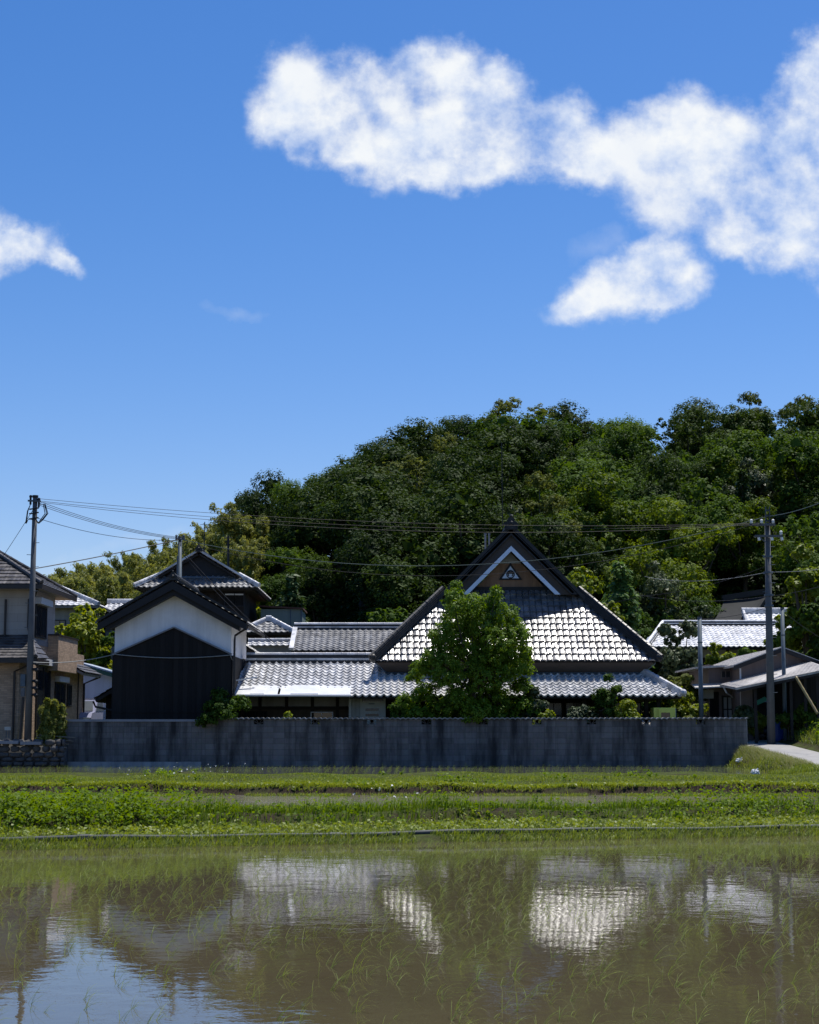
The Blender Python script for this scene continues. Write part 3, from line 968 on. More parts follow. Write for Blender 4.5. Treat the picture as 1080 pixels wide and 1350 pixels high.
# ------------------------------------------------------------------ blades: grass, weeds and rice
def mesh_np(name, verts, loops, totals, mat):
    me = bpy.data.meshes.new(name)
    me.vertices.add(len(verts))
    me.vertices.foreach_set('co', np.ascontiguousarray(verts, np.float32).ravel())
    me.loops.add(len(loops))
    me.loops.foreach_set('vertex_index', np.ascontiguousarray(loops, np.int32))
    me.polygons.add(len(totals))
    st = np.zeros(len(totals), np.int32)
    st[1:] = np.cumsum(totals)[:-1]
    me.polygons.foreach_set('loop_start', st)
    me.polygons.foreach_set('loop_total', np.asarray(totals, np.int32))
    me.materials.append(mat)
    me.update(calc_edges=True)
    me.validate()
    return me


def blades(P, h, w, az, lean, bend=0.6, steps=3):
    """Ribbons of bent grass rooted at P; returns vertices, loops, totals."""
    n = len(P)
    h, w, az, lean = (np.broadcast_to(np.asarray(a, float), (n,)) for a in (h, w, az, lean))
    dirx, diry = np.cos(az), np.sin(az)
    fa = az + rng.uniform(0.6, 2.5, n)
    sx, sy = np.cos(fa), np.sin(fa)
    V_ = []
    for k in range(steps + 1):
        t = k / steps
        a = lean * t + bend * lean * t * t
        up = h * (t - 0.30 * np.clip(a, 0, 2) * t)
        out = h * a * 0.55 * t
        ww = w * (1 - t ** 1.6) * 0.5
        c = np.stack([P[:, 0] + dirx * out, P[:, 1] + diry * out, P[:, 2] + up], -1)
        if k < steps:
            o = np.stack([sx * ww, sy * ww, np.zeros(n)], -1)
            V_ += [c - o, c + o]
        else:
            V_ += [c]
    nv = 2 * steps + 1
    verts = np.stack(V_, 1).reshape(-1, 3)
    base = np.arange(n) * nv
    quads = []
    for k in range(steps - 1):
        quads.append(np.stack([base + 2 * k, base + 2 * k + 1, base + 2 * k + 3, base + 2 * k + 2], -1))
    tri = np.stack([base + 2 * (steps - 1), base + 2 * (steps - 1) + 1, base + 2 * steps], -1)
    q = np.concatenate(quads) if quads else np.zeros((0, 4), int)
    loops = np.concatenate([q.ravel(), tri.ravel()])
    totals = np.concatenate([np.full(len(q), 4), np.full(len(tri), 3)])
    return verts, loops, totals


def quads_np(C, Nrm, size, elong=1.6):
    """Leaf shaped rhombs at centres C, facing Nrm."""
    n = len(C)
    Nrm = Nrm / (np.linalg.norm(Nrm, axis=1, keepdims=True) + 1e-9)
    r = rng.normal(size=(n, 3))
    a = np.cross(Nrm, r); a /= (np.linalg.norm(a, axis=1, keepdims=True) + 1e-9)
    b = np.cross(Nrm, a)
    s = np.asarray(size).reshape(-1, 1) * np.ones((n, 1))
    fold = Nrm * s * 0.16
    v = np.stack([C - a * s * elong * 0.5, C + b * s * 0.5 + fold - a * s * 0.1, C + a * s * elong * 0.5, C - b * s * 0.5 + fold - a * s * 0.1], 1).reshape(-1, 3)
    base = np.arange(n) * 4
    loops = np.stack([base, base + 1, base + 2, base + 3], -1).ravel()
    return v, loops, np.full(n, 4)


def merge(parts):
    vs, ls, ts, o = [], [], [], 0
    for v, l, t in parts:
        vs.append(v); ls.append(l + o); ts.append(t); o += len(v)
    return np.concatenate(vs), np.concatenate(ls), np.concatenate(ts)


def patch(n, x0, x1, y0, y1, keep=None):
    x = rng.uniform(x0, x1, n); y = rng.uniform(y0, y1, n)
    if keep is not None:
        k = keep(x, y); x, y = x[k], y[k]
    return np.stack([x, y, ground_z(x, y) - 0.01], -1)


def leafy(P, h, nleaf, size):
    """Low broad-leaved weeds: a puff of leaves over each root."""
    n = len(P)
    C = np.repeat(P, nleaf, 0)
    hh = np.repeat(np.broadcast_to(h, (n,)), nleaf)
    t = rng.uniform(0.1, 1, len(C)) ** 0.8
    rad = hh * 0.42
    C = C + np.stack([rng.normal(0, 1, len(C)) * rad * 0.6, rng.normal(0, 1, len(C)) * rad * 0.6, hh * t], -1)
    Nn = np.stack([rng.normal(0, .7, len(C)), rng.normal(0, .7, len(C)), np.ones(len(C))], -1)
    return quads_np(C, Nn, size * rng.uniform(0.6, 1.3, len(C)))


def clumpy(x, y, s, seed):
    return 0.5 + 0.5 * (np.sin(x * 2.1 * s + seed) * np.sin(y * 1.7 * s + x * 0.6 * s + seed * 2) * 0.6 + np.sin(x * 5.3 * s + 2 * seed + y * 2 * s) * 0.4)


def build_verges():
    wind = lambda n, sp=0.9: rng.normal(0.15, sp, n)
    out = []
    # strip just beyond the pipe
    P = patch(85000, -11, 12, 20, 36, lambda x, y: ((y - edge_y(x)) > 0.12) & ((y - edge_y(x)) < 2.0 + 0.3 * np.sin(x * 1.3)))
    out.append(blades(P, rng.uniform(0.08, 0.20, len(P)), rng.uniform(0.009, 0.017, len(P)), wind(len(P), 1.6), rng.uniform(0.2, 1.0, len(P))))
    out.append(leafy(P[::5], rng.uniform(0.06, 0.14, len(P[::5])), 5, 0.045))
    # grass hanging over the water edge in front of the pipe
    P = patch(420000, -11, 12, 20, 36, lambda x, y: ((y - edge_y(x)) > -0.55) & ((y - edge_y(x)) < -0.03) & (clumpy(x, y, 0.6, 1.0) > 0.10))
    P[:, 2] = np.maximum(P[:, 2], -0.02)
    out.append(blades(P, rng.uniform(0.06, 0.20, len(P)), rng.uniform(0.008, 0.015, len(P)), wind(len(P), 1.2), rng.uniform(0.2, 1.1, len(P))))
    # crest behind the weeds
    P = patch(16000, -12, 13, 29, 33.3, lambda x, y: ((y - edge_y(x)) > 2.6))
    out.append(blades(P, rng.uniform(0.06, 0.16, len(P)), rng.uniform(0.010, 0.018, len(P)), wind(len(P), 1.5), rng.uniform(0.2, 0.9, len(P))))
    # second bank: toe, lip and broad top
    P = patch(9000, -13, 14, 41.2, 42.2, lambda x, y: clumpy(x, y, 0.8, 3.0) > 0.25)
    P[:, 2] = np.maximum(P[:, 2], 0.17)
    out.append(blades(P, rng.uniform(0.05, 0.13, len(P)), rng.uniform(0.012, 0.020, len(P)), wind(len(P), 1.5), rng.uniform(0.2, 0.9, len(P))))
    P = patch(16000, -13, 14, 42.35, 43.3)
    out.append(blades(P, rng.uniform(0.07, 0.17, len(P)), rng.uniform(0.012, 0.022, len(P)), rng.normal(-1.2, 0.8, len(P)), rng.uniform(0.3, 1.2, len(P))))
    out.append(leafy(P[::12], rng.uniform(0.05, 0.11, len(P[::12])), 5, 0.05))
    P = patch(80000, -15, 14, 43.2, 51.4)
    hh = (0.035 + 0.12 * clumpy(P[:, 0], P[:, 1], 0.5, 5.0) ** 1.5) * (1 - 0.62 * sstep(46.5, 50, P[:, 1]))
    out.append(blades(P, hh * rng.uniform(0.7, 1.4, len(P)), rng.uniform(0.014, 0.024, len(P)), wind(len(P), 1.7), rng.uniform(0.2, 1.0, len(P)), steps=2))
    # verge of the lane, both sides, and the meadow beyond it
    P = patch(9000, 10.6, 12.15, 49.5, 60.8)
    out.append(blades(P, rng.uniform(0.08, 0.24, len(P)), rng.uniform(0.012, 0.022, len(P)), wind(len(P), 1.4), rng.uniform(0.2, 0.9, len(P)), steps=2))
    P = patch(52000, 14.1, 24, 50, 74)
    out.append(blades(P, rng.uniform(0.10, 0.34, len(P)), rng.uniform(0.018, 0.032, len(P)), wind(len(P), 1.5), rng.uniform(0.2, 0.9, len(P)), steps=2))
    P = patch(5000, -17, -12.2, 59.0, 60.2)
    out.append(blades(P, rng.uniform(0.05, 0.2, len(P)), rng.uniform(0.012, 0.022, len(P)), wind(len(P), 1.5), rng.uniform(0.2, 0.9, len(P)), steps=2))
    tag(link_mesh('grass', mesh_np('grass', *merge(out), M['grass'])), kind='stuff')

    # the ranker growth along the first bank
    out = []
    P = patch(110000, -11, 12.5, 20, 36, lambda x, y: ((y - edge_y(x)) > 1.75 + 0.2 * np.sin(x * 2.2)) & ((y - edge_y(x)) < 3.4))
    cl = clumpy(P[:, 0], P[:, 1], 0.55, 2.0)
    kk = (cl > 0.03) & ((P[:, 1] - edge_y(P[:, 0]) > 2.35) | (rng.random(len(P)) < 0.75)); P = P[kk]; cl = cl[kk]
    hh = (0.11 + 0.30 * cl ** 1.5) * rng.uniform(0.5, 1.3, len(P))
    out.append(blades(P, hh, rng.uniform(0.010, 0.020, len(P)), rng.normal(0.2, 1.3, len(P)), rng.uniform(0.15, 0.85, len(P))))
    Q = P[::14]
    out.append(leafy(Q, hh[::14] * 0.95, 8, 0.042))
    # lush clover-like mass at the west end
    P = patch(5200, -9, -3.0, 20, 34, lambda x, y: ((y - edge_y(x)) > 1.7) & ((y - edge_y(x)) < 3.6) & (x < -3.6 - rng.uniform(0, 0.8, len(x))))
    out.append(leafy(P, rng.uniform(0.26, 0.46, len(P)), 15, 0.046))
    P = patch(1500, 4.6, 12, 26, 36, lambda x, y: ((y - edge_y(x)) > 1.6) & ((y - edge_y(x)) < 3.0))
    out.append(leafy(P, rng.uniform(0.2, 0.42, len(P)), 12, 0.045))
    P = patch(500, -11, 12, 42.4, 50, lambda x, y: clumpy(x, y, 0.35, 6.0) > 0.72)
    out.append(leafy(P, rng.uniform(0.10, 0.24, len(P)), 10, 0.06))
    P = patch(700, 14.2, 22, 52, 70)
    out.append(leafy(P, rng.uniform(0.2, 0.5, len(P)), 14, 0.09))
    tag(link_mesh('weeds', mesh_np('weeds', *merge(out), M['weed'])), kind='stuff')

    # pale seeding grass leaning in the wind at the wall end
    P = patch(6500, 11.2, 12.15, 51.5, 60.7, lambda x, y: (x - 11.2) > rng.uniform(0, 0.7, len(x)))
    v = blades(P, rng.uniform(0.12, 0.32, len(P)), rng.uniform(0.009, 0.016, len(P)), rng.normal(2.9, 0.5, len(P)), rng.uniform(0.3, 0.9, len(P)))
    tag(link_mesh('tall_seeding_grass', mesh_np('tall_seeding_grass', *v, M['seed_grass'])), kind='stuff')

    # small white flowers
    out = []
    for (cx, cy, n, s) in ((-5.9, 44.0, 10, 0.5), (-5.2, 47.2, 12, 0.7), (-0.4, 30.9, 10, 0.35), (-7.6, 45.5, 3, 0.3)):
        P = np.stack([rng.normal(cx, s, n), rng.normal(cy, 0.3, n)], -1)
        P = np.concatenate([P, (ground_z(P[:, 0], P[:, 1]) + rng.uniform(0.2, 0.42, n))[:, None]], 1)
        for k in range(3):
            out.append(quads_np(P + rng.normal(0, 0.012, P.shape), rng.normal(0, 1, P.shape), 0.032, 1.1))
    tag(link_mesh('white_wildflowers', mesh_np('white_wildflowers', *merge(out), M['petal'])), kind='stuff')


build_verges()


def seedling_geo(seed, k=1.0):
    """One hill of young rice: a handful of thin leaves blown over to the east."""
    r = np.random.default_rng(seed)
    n = r.integers(4, 9)
    parts = []
    for i in range(n):
        az = r.normal(0.05, 0.6)
        L = r.uniform(0.13, 0.32) * k
        drop = r.uniform(0.8, 2.0)
        a0 = r.uniform(0.25, 1.0)
        w = r.uniform(0.0029, 0.0050)
        p = np.array([r.normal(0, 0.010), r.normal(0, 0.010), -0.01])
        S = 6
        vs = []
        fa = az + r.uniform(0.9, 2.2)
        for j in range(S + 1):
            t = j / S
            ww = w * 0.5 * (1 - t ** 2.2)
            o = np.array([math.cos(fa), math.sin(fa), 0.15]) * ww
            vs += [p - o, p + o] if j < S else [p]
            ang = a0 + drop * t ** 1.4
            p = p + np.array([math.cos(az) * math.sin(ang), math.sin(az) * math.sin(ang), math.cos(ang)]) * (L / S)
            p[2] = max(p[2], 0.004)
        q = []
        for j in range(S - 1):
            q.append([2 * j, 2 * j + 1, 2 * j + 3, 2 * j + 2])
        loops = np.array(sum(q, []) + [2 * (S - 1), 2 * (S - 1) + 1, 2 * S])
        parts.append((np.array(vs), loops, np.array([4] * (S - 1) + [3])))
    return merge(parts)


def build_rice():
    geo = [seedling_geo(100 + i) for i in range(14)]
    mesh = [mesh_np('rice_seedling', *g, M['rice']) for g in geo]
    pts = []
    rot = R(33.0)
    for i in range(-90, 91):
        for j in range(-40, 170):
            u, v = i * 0.29, 7.0 + j * 0.20
            u += rng.normal(0, 0.06); v += rng.normal(0, 0.05)
            x, y = u * math.cos(rot) - v * math.sin(rot) + 8.0, u * math.sin(rot) + v * math.cos(rot)
            if y > edge_y(x) - 0.6 or y < 8.2 or abs(x) > 0.30 * y + 1.6:
                continue
            miss = 0.28 if y < 15 else 0.08
            if x < -0.2 - (y - 9.5) * 0.14 and y < 14:
                miss = 0.55
            if rng.random() < miss:
                continue
            pts.append((x, y))
    pts.sort(key=lambda p: p[1])
    seen = [p for p in pts if abs(p[0] / p[1]) < 0.246 and p[1] > 9.75]
    named = set(seen[:300])
    for p in seen[:300]:
        o = link_mesh('rice_seedling', random.choice(mesh), None, (p[0], p[1], 0.0))
        s = random.uniform(0.6, 1.0)
        o.scale = (s, s, s)
        o.rotation_euler = (0, 0, random.gauss(0.0, 0.35))
        tag(o, 'young rice seedling with thin wind-bent blades standing in muddy paddy water', 'rice plant', 'rice seedlings standing in the flooded paddy')
    rest = [p for p in pts if p not in named]
    parts = []

    def put(g, x, y, z, s, a):
        v = g[0] * s
        c, si = math.cos(a), math.sin(a)
        return (np.stack([v[:, 0] * c - v[:, 1] * si + x, v[:, 0] * si + v[:, 1] * c + y, v[:, 2] + z], -1), g[1], g[2])
    for x, y in rest:
        parts.append(put(random.choice(geo), x, y, 0.0, random.uniform(0.65, 1.0), random.gauss(0, 0.35)))
    tag(link_mesh('rice_plants', mesh_np('rice_plants', *merge(parts), M['rice'])), kind='stuff')
    # the smaller rice of the two upper paddies, wider leaves so they still read at forty metres
    parts = []
    for (z, y0, y1, x0, x1, dy, pr, k) in ((0.18, 33.8, 41.9, -13, 13, 0.34, 0.30, 0.42), (0.45, 51.8, 60.7, -17, 11.0, 0.36, 0.62, 0.70)):
        for x in np.arange(x0, x1, 0.24):
            for y in np.arange(y0, y1, dy):
                if random.random() > pr:
                    continue
                g = random.choice(geo)
                parts.append(put(g, x + random.gauss(0, 0.03), y + random.gauss(0, 0.03), z, k * random.uniform(0.8, 1.3), random.gauss(0, 0.5)))
    tag(link_mesh('upper_rice_plants', mesh_np('upper_rice_plants', *merge(parts), M['rice'])), kind='stuff')


build_rice()

# grey plastic pipe laid along the paddy edge, in lengths with sleeves
def build_pipe():
    t = thing('water_pipe', 'long grey plastic pipe lying along the grassy edge of the paddy', 'pipe', (0, 27.9, 0.05))
    xs = np.arange(-12, 12.01, 0.5)
    pts = [(x, float(edge_y(x)) + 0.02 + 0.015 * math.sin(x * 1.7), 0.118 + 0.012 * math.sin(x * 0.9) + 0.008 * math.sin(x * 2.3)) for x in xs]
    MB().tube(pts, 0.043, 10).build('pipe_run', M['hose'], t, smooth=True)
    for x in (-9.0, -5.0, -1.2, 2.6, 6.4, 10.2):
        e = float(edge_y(x))
        MB().tube([(x - 0.09, e - 0.004 + 0.015 * math.sin(x * 1.7), 0.119 + 0.012 * math.sin(x * 0.9) + 0.008 * math.sin(x * 2.3)), (x + 0.09, e + 0.044 + 0.015 * math.sin(x * 1.7), 0.119 + 0.012 * math.sin(x * 0.9) + 0.008 * math.sin(x * 2.3))], 0.052, 10).build('sleeve', M['hose'], t)


build_pipe()
# ------------------------------------------------------------------ houses
def win(parent, plane, a0, a1, z0, z1, d, frame, glass, name='window', bars=(1, 0), fw=0.05, out=1):
    """A framed window on a wall plane: plane 'y' faces the field (a = x, d = y), plane 'x' faces east (a = y, d = x)."""
    def bx(mb, p0, p1, q0, q1, e0, e1):
        if plane == 'y':
            mb.box(p0, p1, d - e1, d - e0, q0, q1)
        else:
            mb.box(d + e0, d + e1, p0, p1, q0, q1)
    m = MB()
    bx(m, a0 - fw, a0, z0 - fw, z1 + fw, 0.0, 0.06); bx(m, a1, a1 + fw, z0 - fw, z1 + fw, 0.0, 0.06)
    bx(m, a0, a1, z0 - fw, z0, 0.0, 0.06); bx(m, a0, a1, z1, z1 + fw, 0.0, 0.06)
    f = m.build(name, frame, parent)
    g = MB(); bx(g, a0, a1, z0, z1, 0.006, 0.02); g.build('pane', glass, f)
    nb, nh = bars
    b = MB()
    for i in range(1, nb + 1):
        c = a0 + (a1 - a0) * i / (nb + 1)
        bx(b, c - fw * 0.35, c + fw * 0.35, z0, z1, 0.021, 0.05)
    for i in range(1, nh + 1):
        c = z0 + (z1 - z0) * i / (nh + 1)
        bx(b, a0, a1, c - fw * 0.3, c + fw * 0.3, 0.022, 0.047)
    if nb + nh:
        b.build('sash', frame, f)
    return f


def chevron(mb, xc, zt, zb, a0, a1, y0, y1, k=1.0):
    """Band under a gable: between offsets a0 and a1 below the roof line, cut level at zb."""
    for sgn in (-1, 1):
        o = (zt - a0 - zb) / k
        i = max(0.0, (zt - a1 - zb) / k)
        mb.prism([(xc + sgn * o, y0, zb), (xc, y0, zt - a0), (xc, y0, zt - a1), (xc + sgn * i, y0, zb)], (0, y1 - y0, 0))


def gutter(mb, A, B, r=0.05):
    mb.tube([A, B], r, 8)


# ---- the big tiled farmhouse
def main_house():
    YE = 64.5
    A, B = W(495, 872, YE), W(865, 870, YE)
    ze, XL, XR = (A.z + B.z) / 2, A.x, B.x
    xc, hw = (XL + XR) / 2, (XR - XL) / 2
    s, YB = 2.8, YE + 13.5
    yv, yg, zr = YE + 2.25, YE + 2.95, ze + hw
    t = thing('farmhouse', 'large farmhouse under a steep glaring tiled roof with a brown gable and triangular crest', 'house', (xc, YE + 6, 1.2))
    front = [(XL, YE, ze), (XR, YE, ze), (XR - s - .3, YE + s + .3, ze + s + .3), (XL + s + .3, YE + s + .3, ze + s + .3)]
    m = MB()
    tile_roof(m, front, tw=0.240, tl=0.345, amp=0.022, lift=0.055, seg=14, kind='plate')
    side = []
    for sg, X in ((1, XL), (-1, XR)):
        side.append([(X, YE, ze), (X, YB, ze), (X + sg * s, YB - s, ze + s), (X + sg * s, YE + s, ze + s)])
        side.append([(X + sg * s, yv, ze + s), (X + sg * s, YB - s + .5, ze + s), (xc, YB - s + .5, zr), (xc, yv, zr)])
    for p in side:
        tile_roof(m, p, tw=0.30, tl=0.40, amp=0.03, lift=0.04, seg=4, kind='plate')
    tile_roof(m, [(XL, YB, ze), (XR, YB, ze), (XR - s, YB - s, ze + s), (XL + s, YB - s, ze + s)], tw=0.4, tl=0.5, seg=4, kind='plate')
    roof = m.build('roof', M['tile_main'], t, fixn=False)
    m = MB()
    slab(m, front)
    for p in side:
        slab(m, p)
    m.build('roof_deck', M['beam'], roof)
    m = MB()
    ridge(m, (xc, yv - .08, zr - .06), (xc, YB - s + .5, zr - .06), 0.42, 0.34, 0.11)
    m.build('ridge', M['tile_dark'], roof)
    m = MB()
    for sg, X in ((1, XL), (-1, XR)):
        m = MB()
        ridge(m, (X + sg * (-.10), YE - .10, ze - .05), (X + sg * (s - .1), YE + s - .1, ze + s - .02), 0.30, 0.20, 0.10)
        m.ball((X - sg * .10, YE - .12, ze + .12), 0.15, 8, 6)
        m.build('hip_ridge', M['tile_dark'], roof)
    m = MB()
    ogre_tile(m, (xc, yv - .02, zr + .0), 0.44, 0.46)
    m.build('ridge_ornament', M['tile_dark'], roof)
    # verge of the gable: thick dark tile edge then the lip of the slope
    m = MB()
    zb = ze + s - .12
    for sg in (-1, 1):
        for k, (off, w) in enumerate(((0.03, 0.26), (0.30, 0.24))):
            m.beam((xc, yv + .10 + .26 * k, zr + .02), (xc + sg * (hw - s + .35), yv + .10 + .26 * k, ze + s - .33), 0.22, 0.13, off=0.0)
    chevron(m, xc, zr - .02, zb, 0.0, 0.25, yv, yv + .2)
    m.build('verge', M['tile_dark'], roof)
    m = MB(); chevron(m, xc, zr, zb, 0.25, 0.70, yv + .14, yg); m.build('gable_band', M['band_brown'], t)
    m = MB(); chevron(m, xc, zr, ze + s - .12, 0.69, 0.90, yv + .05, yv + .13); m.build('barge_board', M['white_paint'], t)
    m = MB()
    zi = zr - .86
    m.prism([(xc - (zi - ze - s), yg, ze + s - .1), (xc + (zi - ze - s), yg, ze + s - .1), (xc, yg, zi)], (0, .12, 0))
    gw = m.build('gable_wall', M['gable_brown'], t)
    m = MB()
    m.prism([(xc - .42, yg - .03, zi - .47), (xc + .42, yg - .03, zi - .47), (xc, yg - .03, zi - .05)], (0, .026, 0))
    m.build('gable_vent', M['plaster_grey'], gw)
    m = MB().box(xc - 1.9, xc + 1.9, yg - .10, yg - .01, ze + s - .35, ze + s + .22)  # dark strip painting the deep shade below the gable boards
    m.build('gable_shade_strip', M['black_trim_and_shade'], gw)
    cz = W(672, 758, yg).z
    m = MB()
    m.prism([(xc - .47, yg - .05, cz - .20), (xc + .47, yg - .05, cz - .20), (xc, yg - .05, cz + .48)], (0, .045, 0))
    fr = m.build('crest_frame', M['black_trim_and_shade'], gw)
    m = MB()
    m.prism([(xc - .335, yg - .075, cz - .14), (xc + .335, yg - .075, cz - .14), (xc, yg - .075, cz + .35)], (0, .022, 0))
    m.build('crest_panel', M['white_paint'], fr)
    m = MB()
    cy = cz + .02

    def ring(r0, r1, y0, y1, a0=0, a1=360, n=28, oz=0.0):
        for i in range(n):
            p, q = R(a0 + (a1 - a0) * i / n), R(a0 + (a1 - a0) * (i + 1) / n)
            m.prism([(xc + r0 * math.sin(p), y0, cy + oz + r0 * math.cos(p)), (xc + r1 * math.sin(p), y0, cy + oz + r1 * math.cos(p)),
                     (xc + r1 * math.sin(q), y0, cy + oz + r1 * math.cos(q)), (xc + r0 * math.sin(q), y0, cy + oz + r0 * math.cos(q))], (0, y1 - y0, 0))
    ring(0.130, 0.168, yg - .095, yg - .076)
    ring(0.070, 0.112, yg - .095, yg - .076, -140, 140)
    m.prism([(xc - .13, yg - .093, cy + .02), (xc + .13, yg - .093, cy + .02), (xc + .09, yg - .093, cy + .12), (xc - .09, yg - .093, cy + .12)], (0, .016, 0))
    m.prism([(xc - .05, yg - .093, cy - .17), (xc + .05, yg - .093, cy - .17), (xc, yg - .093, cy - .10)], (0, .016, 0))
    m.build('crest_ring', M['black_trim_and_shade'], fr)
    # boxed eave
    i = .45
    m = MB()
    a = [(XL + .04, YE + .04, ze - .07), (XR - .04, YE + .04, ze - .07), (XR - .04, YB - .04, ze - .07), (XL + .04, YB - .04, ze - .07)]
    b = [(XL + i, YE + i, ze - .44), (XR - i, YE + i, ze - .44), (XR - i, YB - i, ze - .44), (XL + i, YB - i, ze - .44)]
    m.add(a + b, [(0, 1, 5, 4), (1, 2, 6, 5), (2, 3, 7, 6), (3, 0, 4, 7), (4, 5, 6, 7), (3, 2, 1, 0)])
    m.build('boxed_eave', M['soffit'], t)
    m = MB()
    gutter(m, (XL + i - .02, YE + i - .03, ze - .45), (XR - i + .02, YE + i - .03, ze - .45), 0.022)
    m.tube([(XR - i + .02, YE + i - .03, ze - .45), (XR - .02, YE - .0, ze - .10)], 0.02, 6)
    m.tube([(XL + i - .02, YE + i - .03, ze - .45), (XL + .02, YE - .0, ze - .10)], 0.02, 6)
    m.build('eave_wire', M['steel'], t)
    # lower skirt roof, one plane with the long roof of the gate range
    yt, yb = YE + .5, 63.0
    zt, zb_ = ze - .47, W(700, 917.5, 63.0).z
    k = (zt - zb_) / (yt - yb)
    pz = lambda y: zb_ + k * (y - yb)
    x_in = W(461, 915, 63).x
    xr_b = W(899, 914, 63).x
    xr_t = XR - i
    yr = 66.1
    sk = [(x_in, yb, zb_), (xr_b, yb, zb_), (xr_t, yt, zt), (x_in, yr, pz(yr))]
    m = MB()
    tile_roof(m, sk, tw=0.262, tl=0.28, amp=0.050, lift=0.050)
    rs = [(xr_b, yb, zb_), (xr_b, YB, zb_), (xr_t, YB, zt), (xr_t, yt, zt)]
    tile_roof(m, rs, tw=0.255, tl=0.27, seg=5)
    sr = m.build('lower_roof', M['tile'], t, fixn=False)
    m = MB(); slab(m, sk, 0.06); slab(m, rs, 0.06); m.build('lower_deck', M['beam'], sr)
    m = MB(); ridge(m, (xr_b + .05, yb - .05, zb_ - .02), (xr_t, yt, zt), 0.24, 0.14, 0.085)
    m.ball((xr_b + .05, yb - .08, zb_ + .12), 0.13, 8, 6)
    m.build('lower_hip', M['tile'], sr)
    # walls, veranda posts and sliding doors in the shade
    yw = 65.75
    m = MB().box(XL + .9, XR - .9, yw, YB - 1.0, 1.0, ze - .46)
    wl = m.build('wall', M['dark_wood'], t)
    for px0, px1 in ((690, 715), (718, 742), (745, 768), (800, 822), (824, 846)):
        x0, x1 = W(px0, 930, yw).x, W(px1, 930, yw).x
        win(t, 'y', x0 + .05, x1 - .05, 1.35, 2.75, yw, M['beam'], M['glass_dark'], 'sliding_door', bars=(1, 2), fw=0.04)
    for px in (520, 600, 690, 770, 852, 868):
        x = W(px, 930, 64.0).x
        MB().box(x - .07, x + .07, 63.9, 64.04, 1.1, pz(63.95) - .1).build('post', M['beam'], t)
    MB().box(x_in, W(870, 930, 64).x, 63.92, 64.03, pz(63.95) - .33, pz(63.95) - .17).build('veranda_beam', M['beam'], t)
    # two short flue pipes and the thin mast on the ridge
    for px in (640, 645):
        p = W(px, 712, 68.5)
        MB().tube([(p.x, 68.5, p.z - .7), (p.x, 68.5, p.z + .22)], 0.035, 8).tube([(p.x, 68.5, p.z + .22), (p.x, 68.5, p.z + .27)], 0.05, 8).build('flue_pipe', M['concrete'], t)
    p, q = W(663, 690, 70), W(661.5, 583, 70)
    MB().tube([(p.x, 70, p.z - 1.2), (q.x, 70, q.z)], 0.02, 6).build('roof_mast', M['wire'], t)
    return dict(yb=yb, pz=pz, x_in=x_in, yr=yr, ze=ze, XL=XL)


MH = main_house()


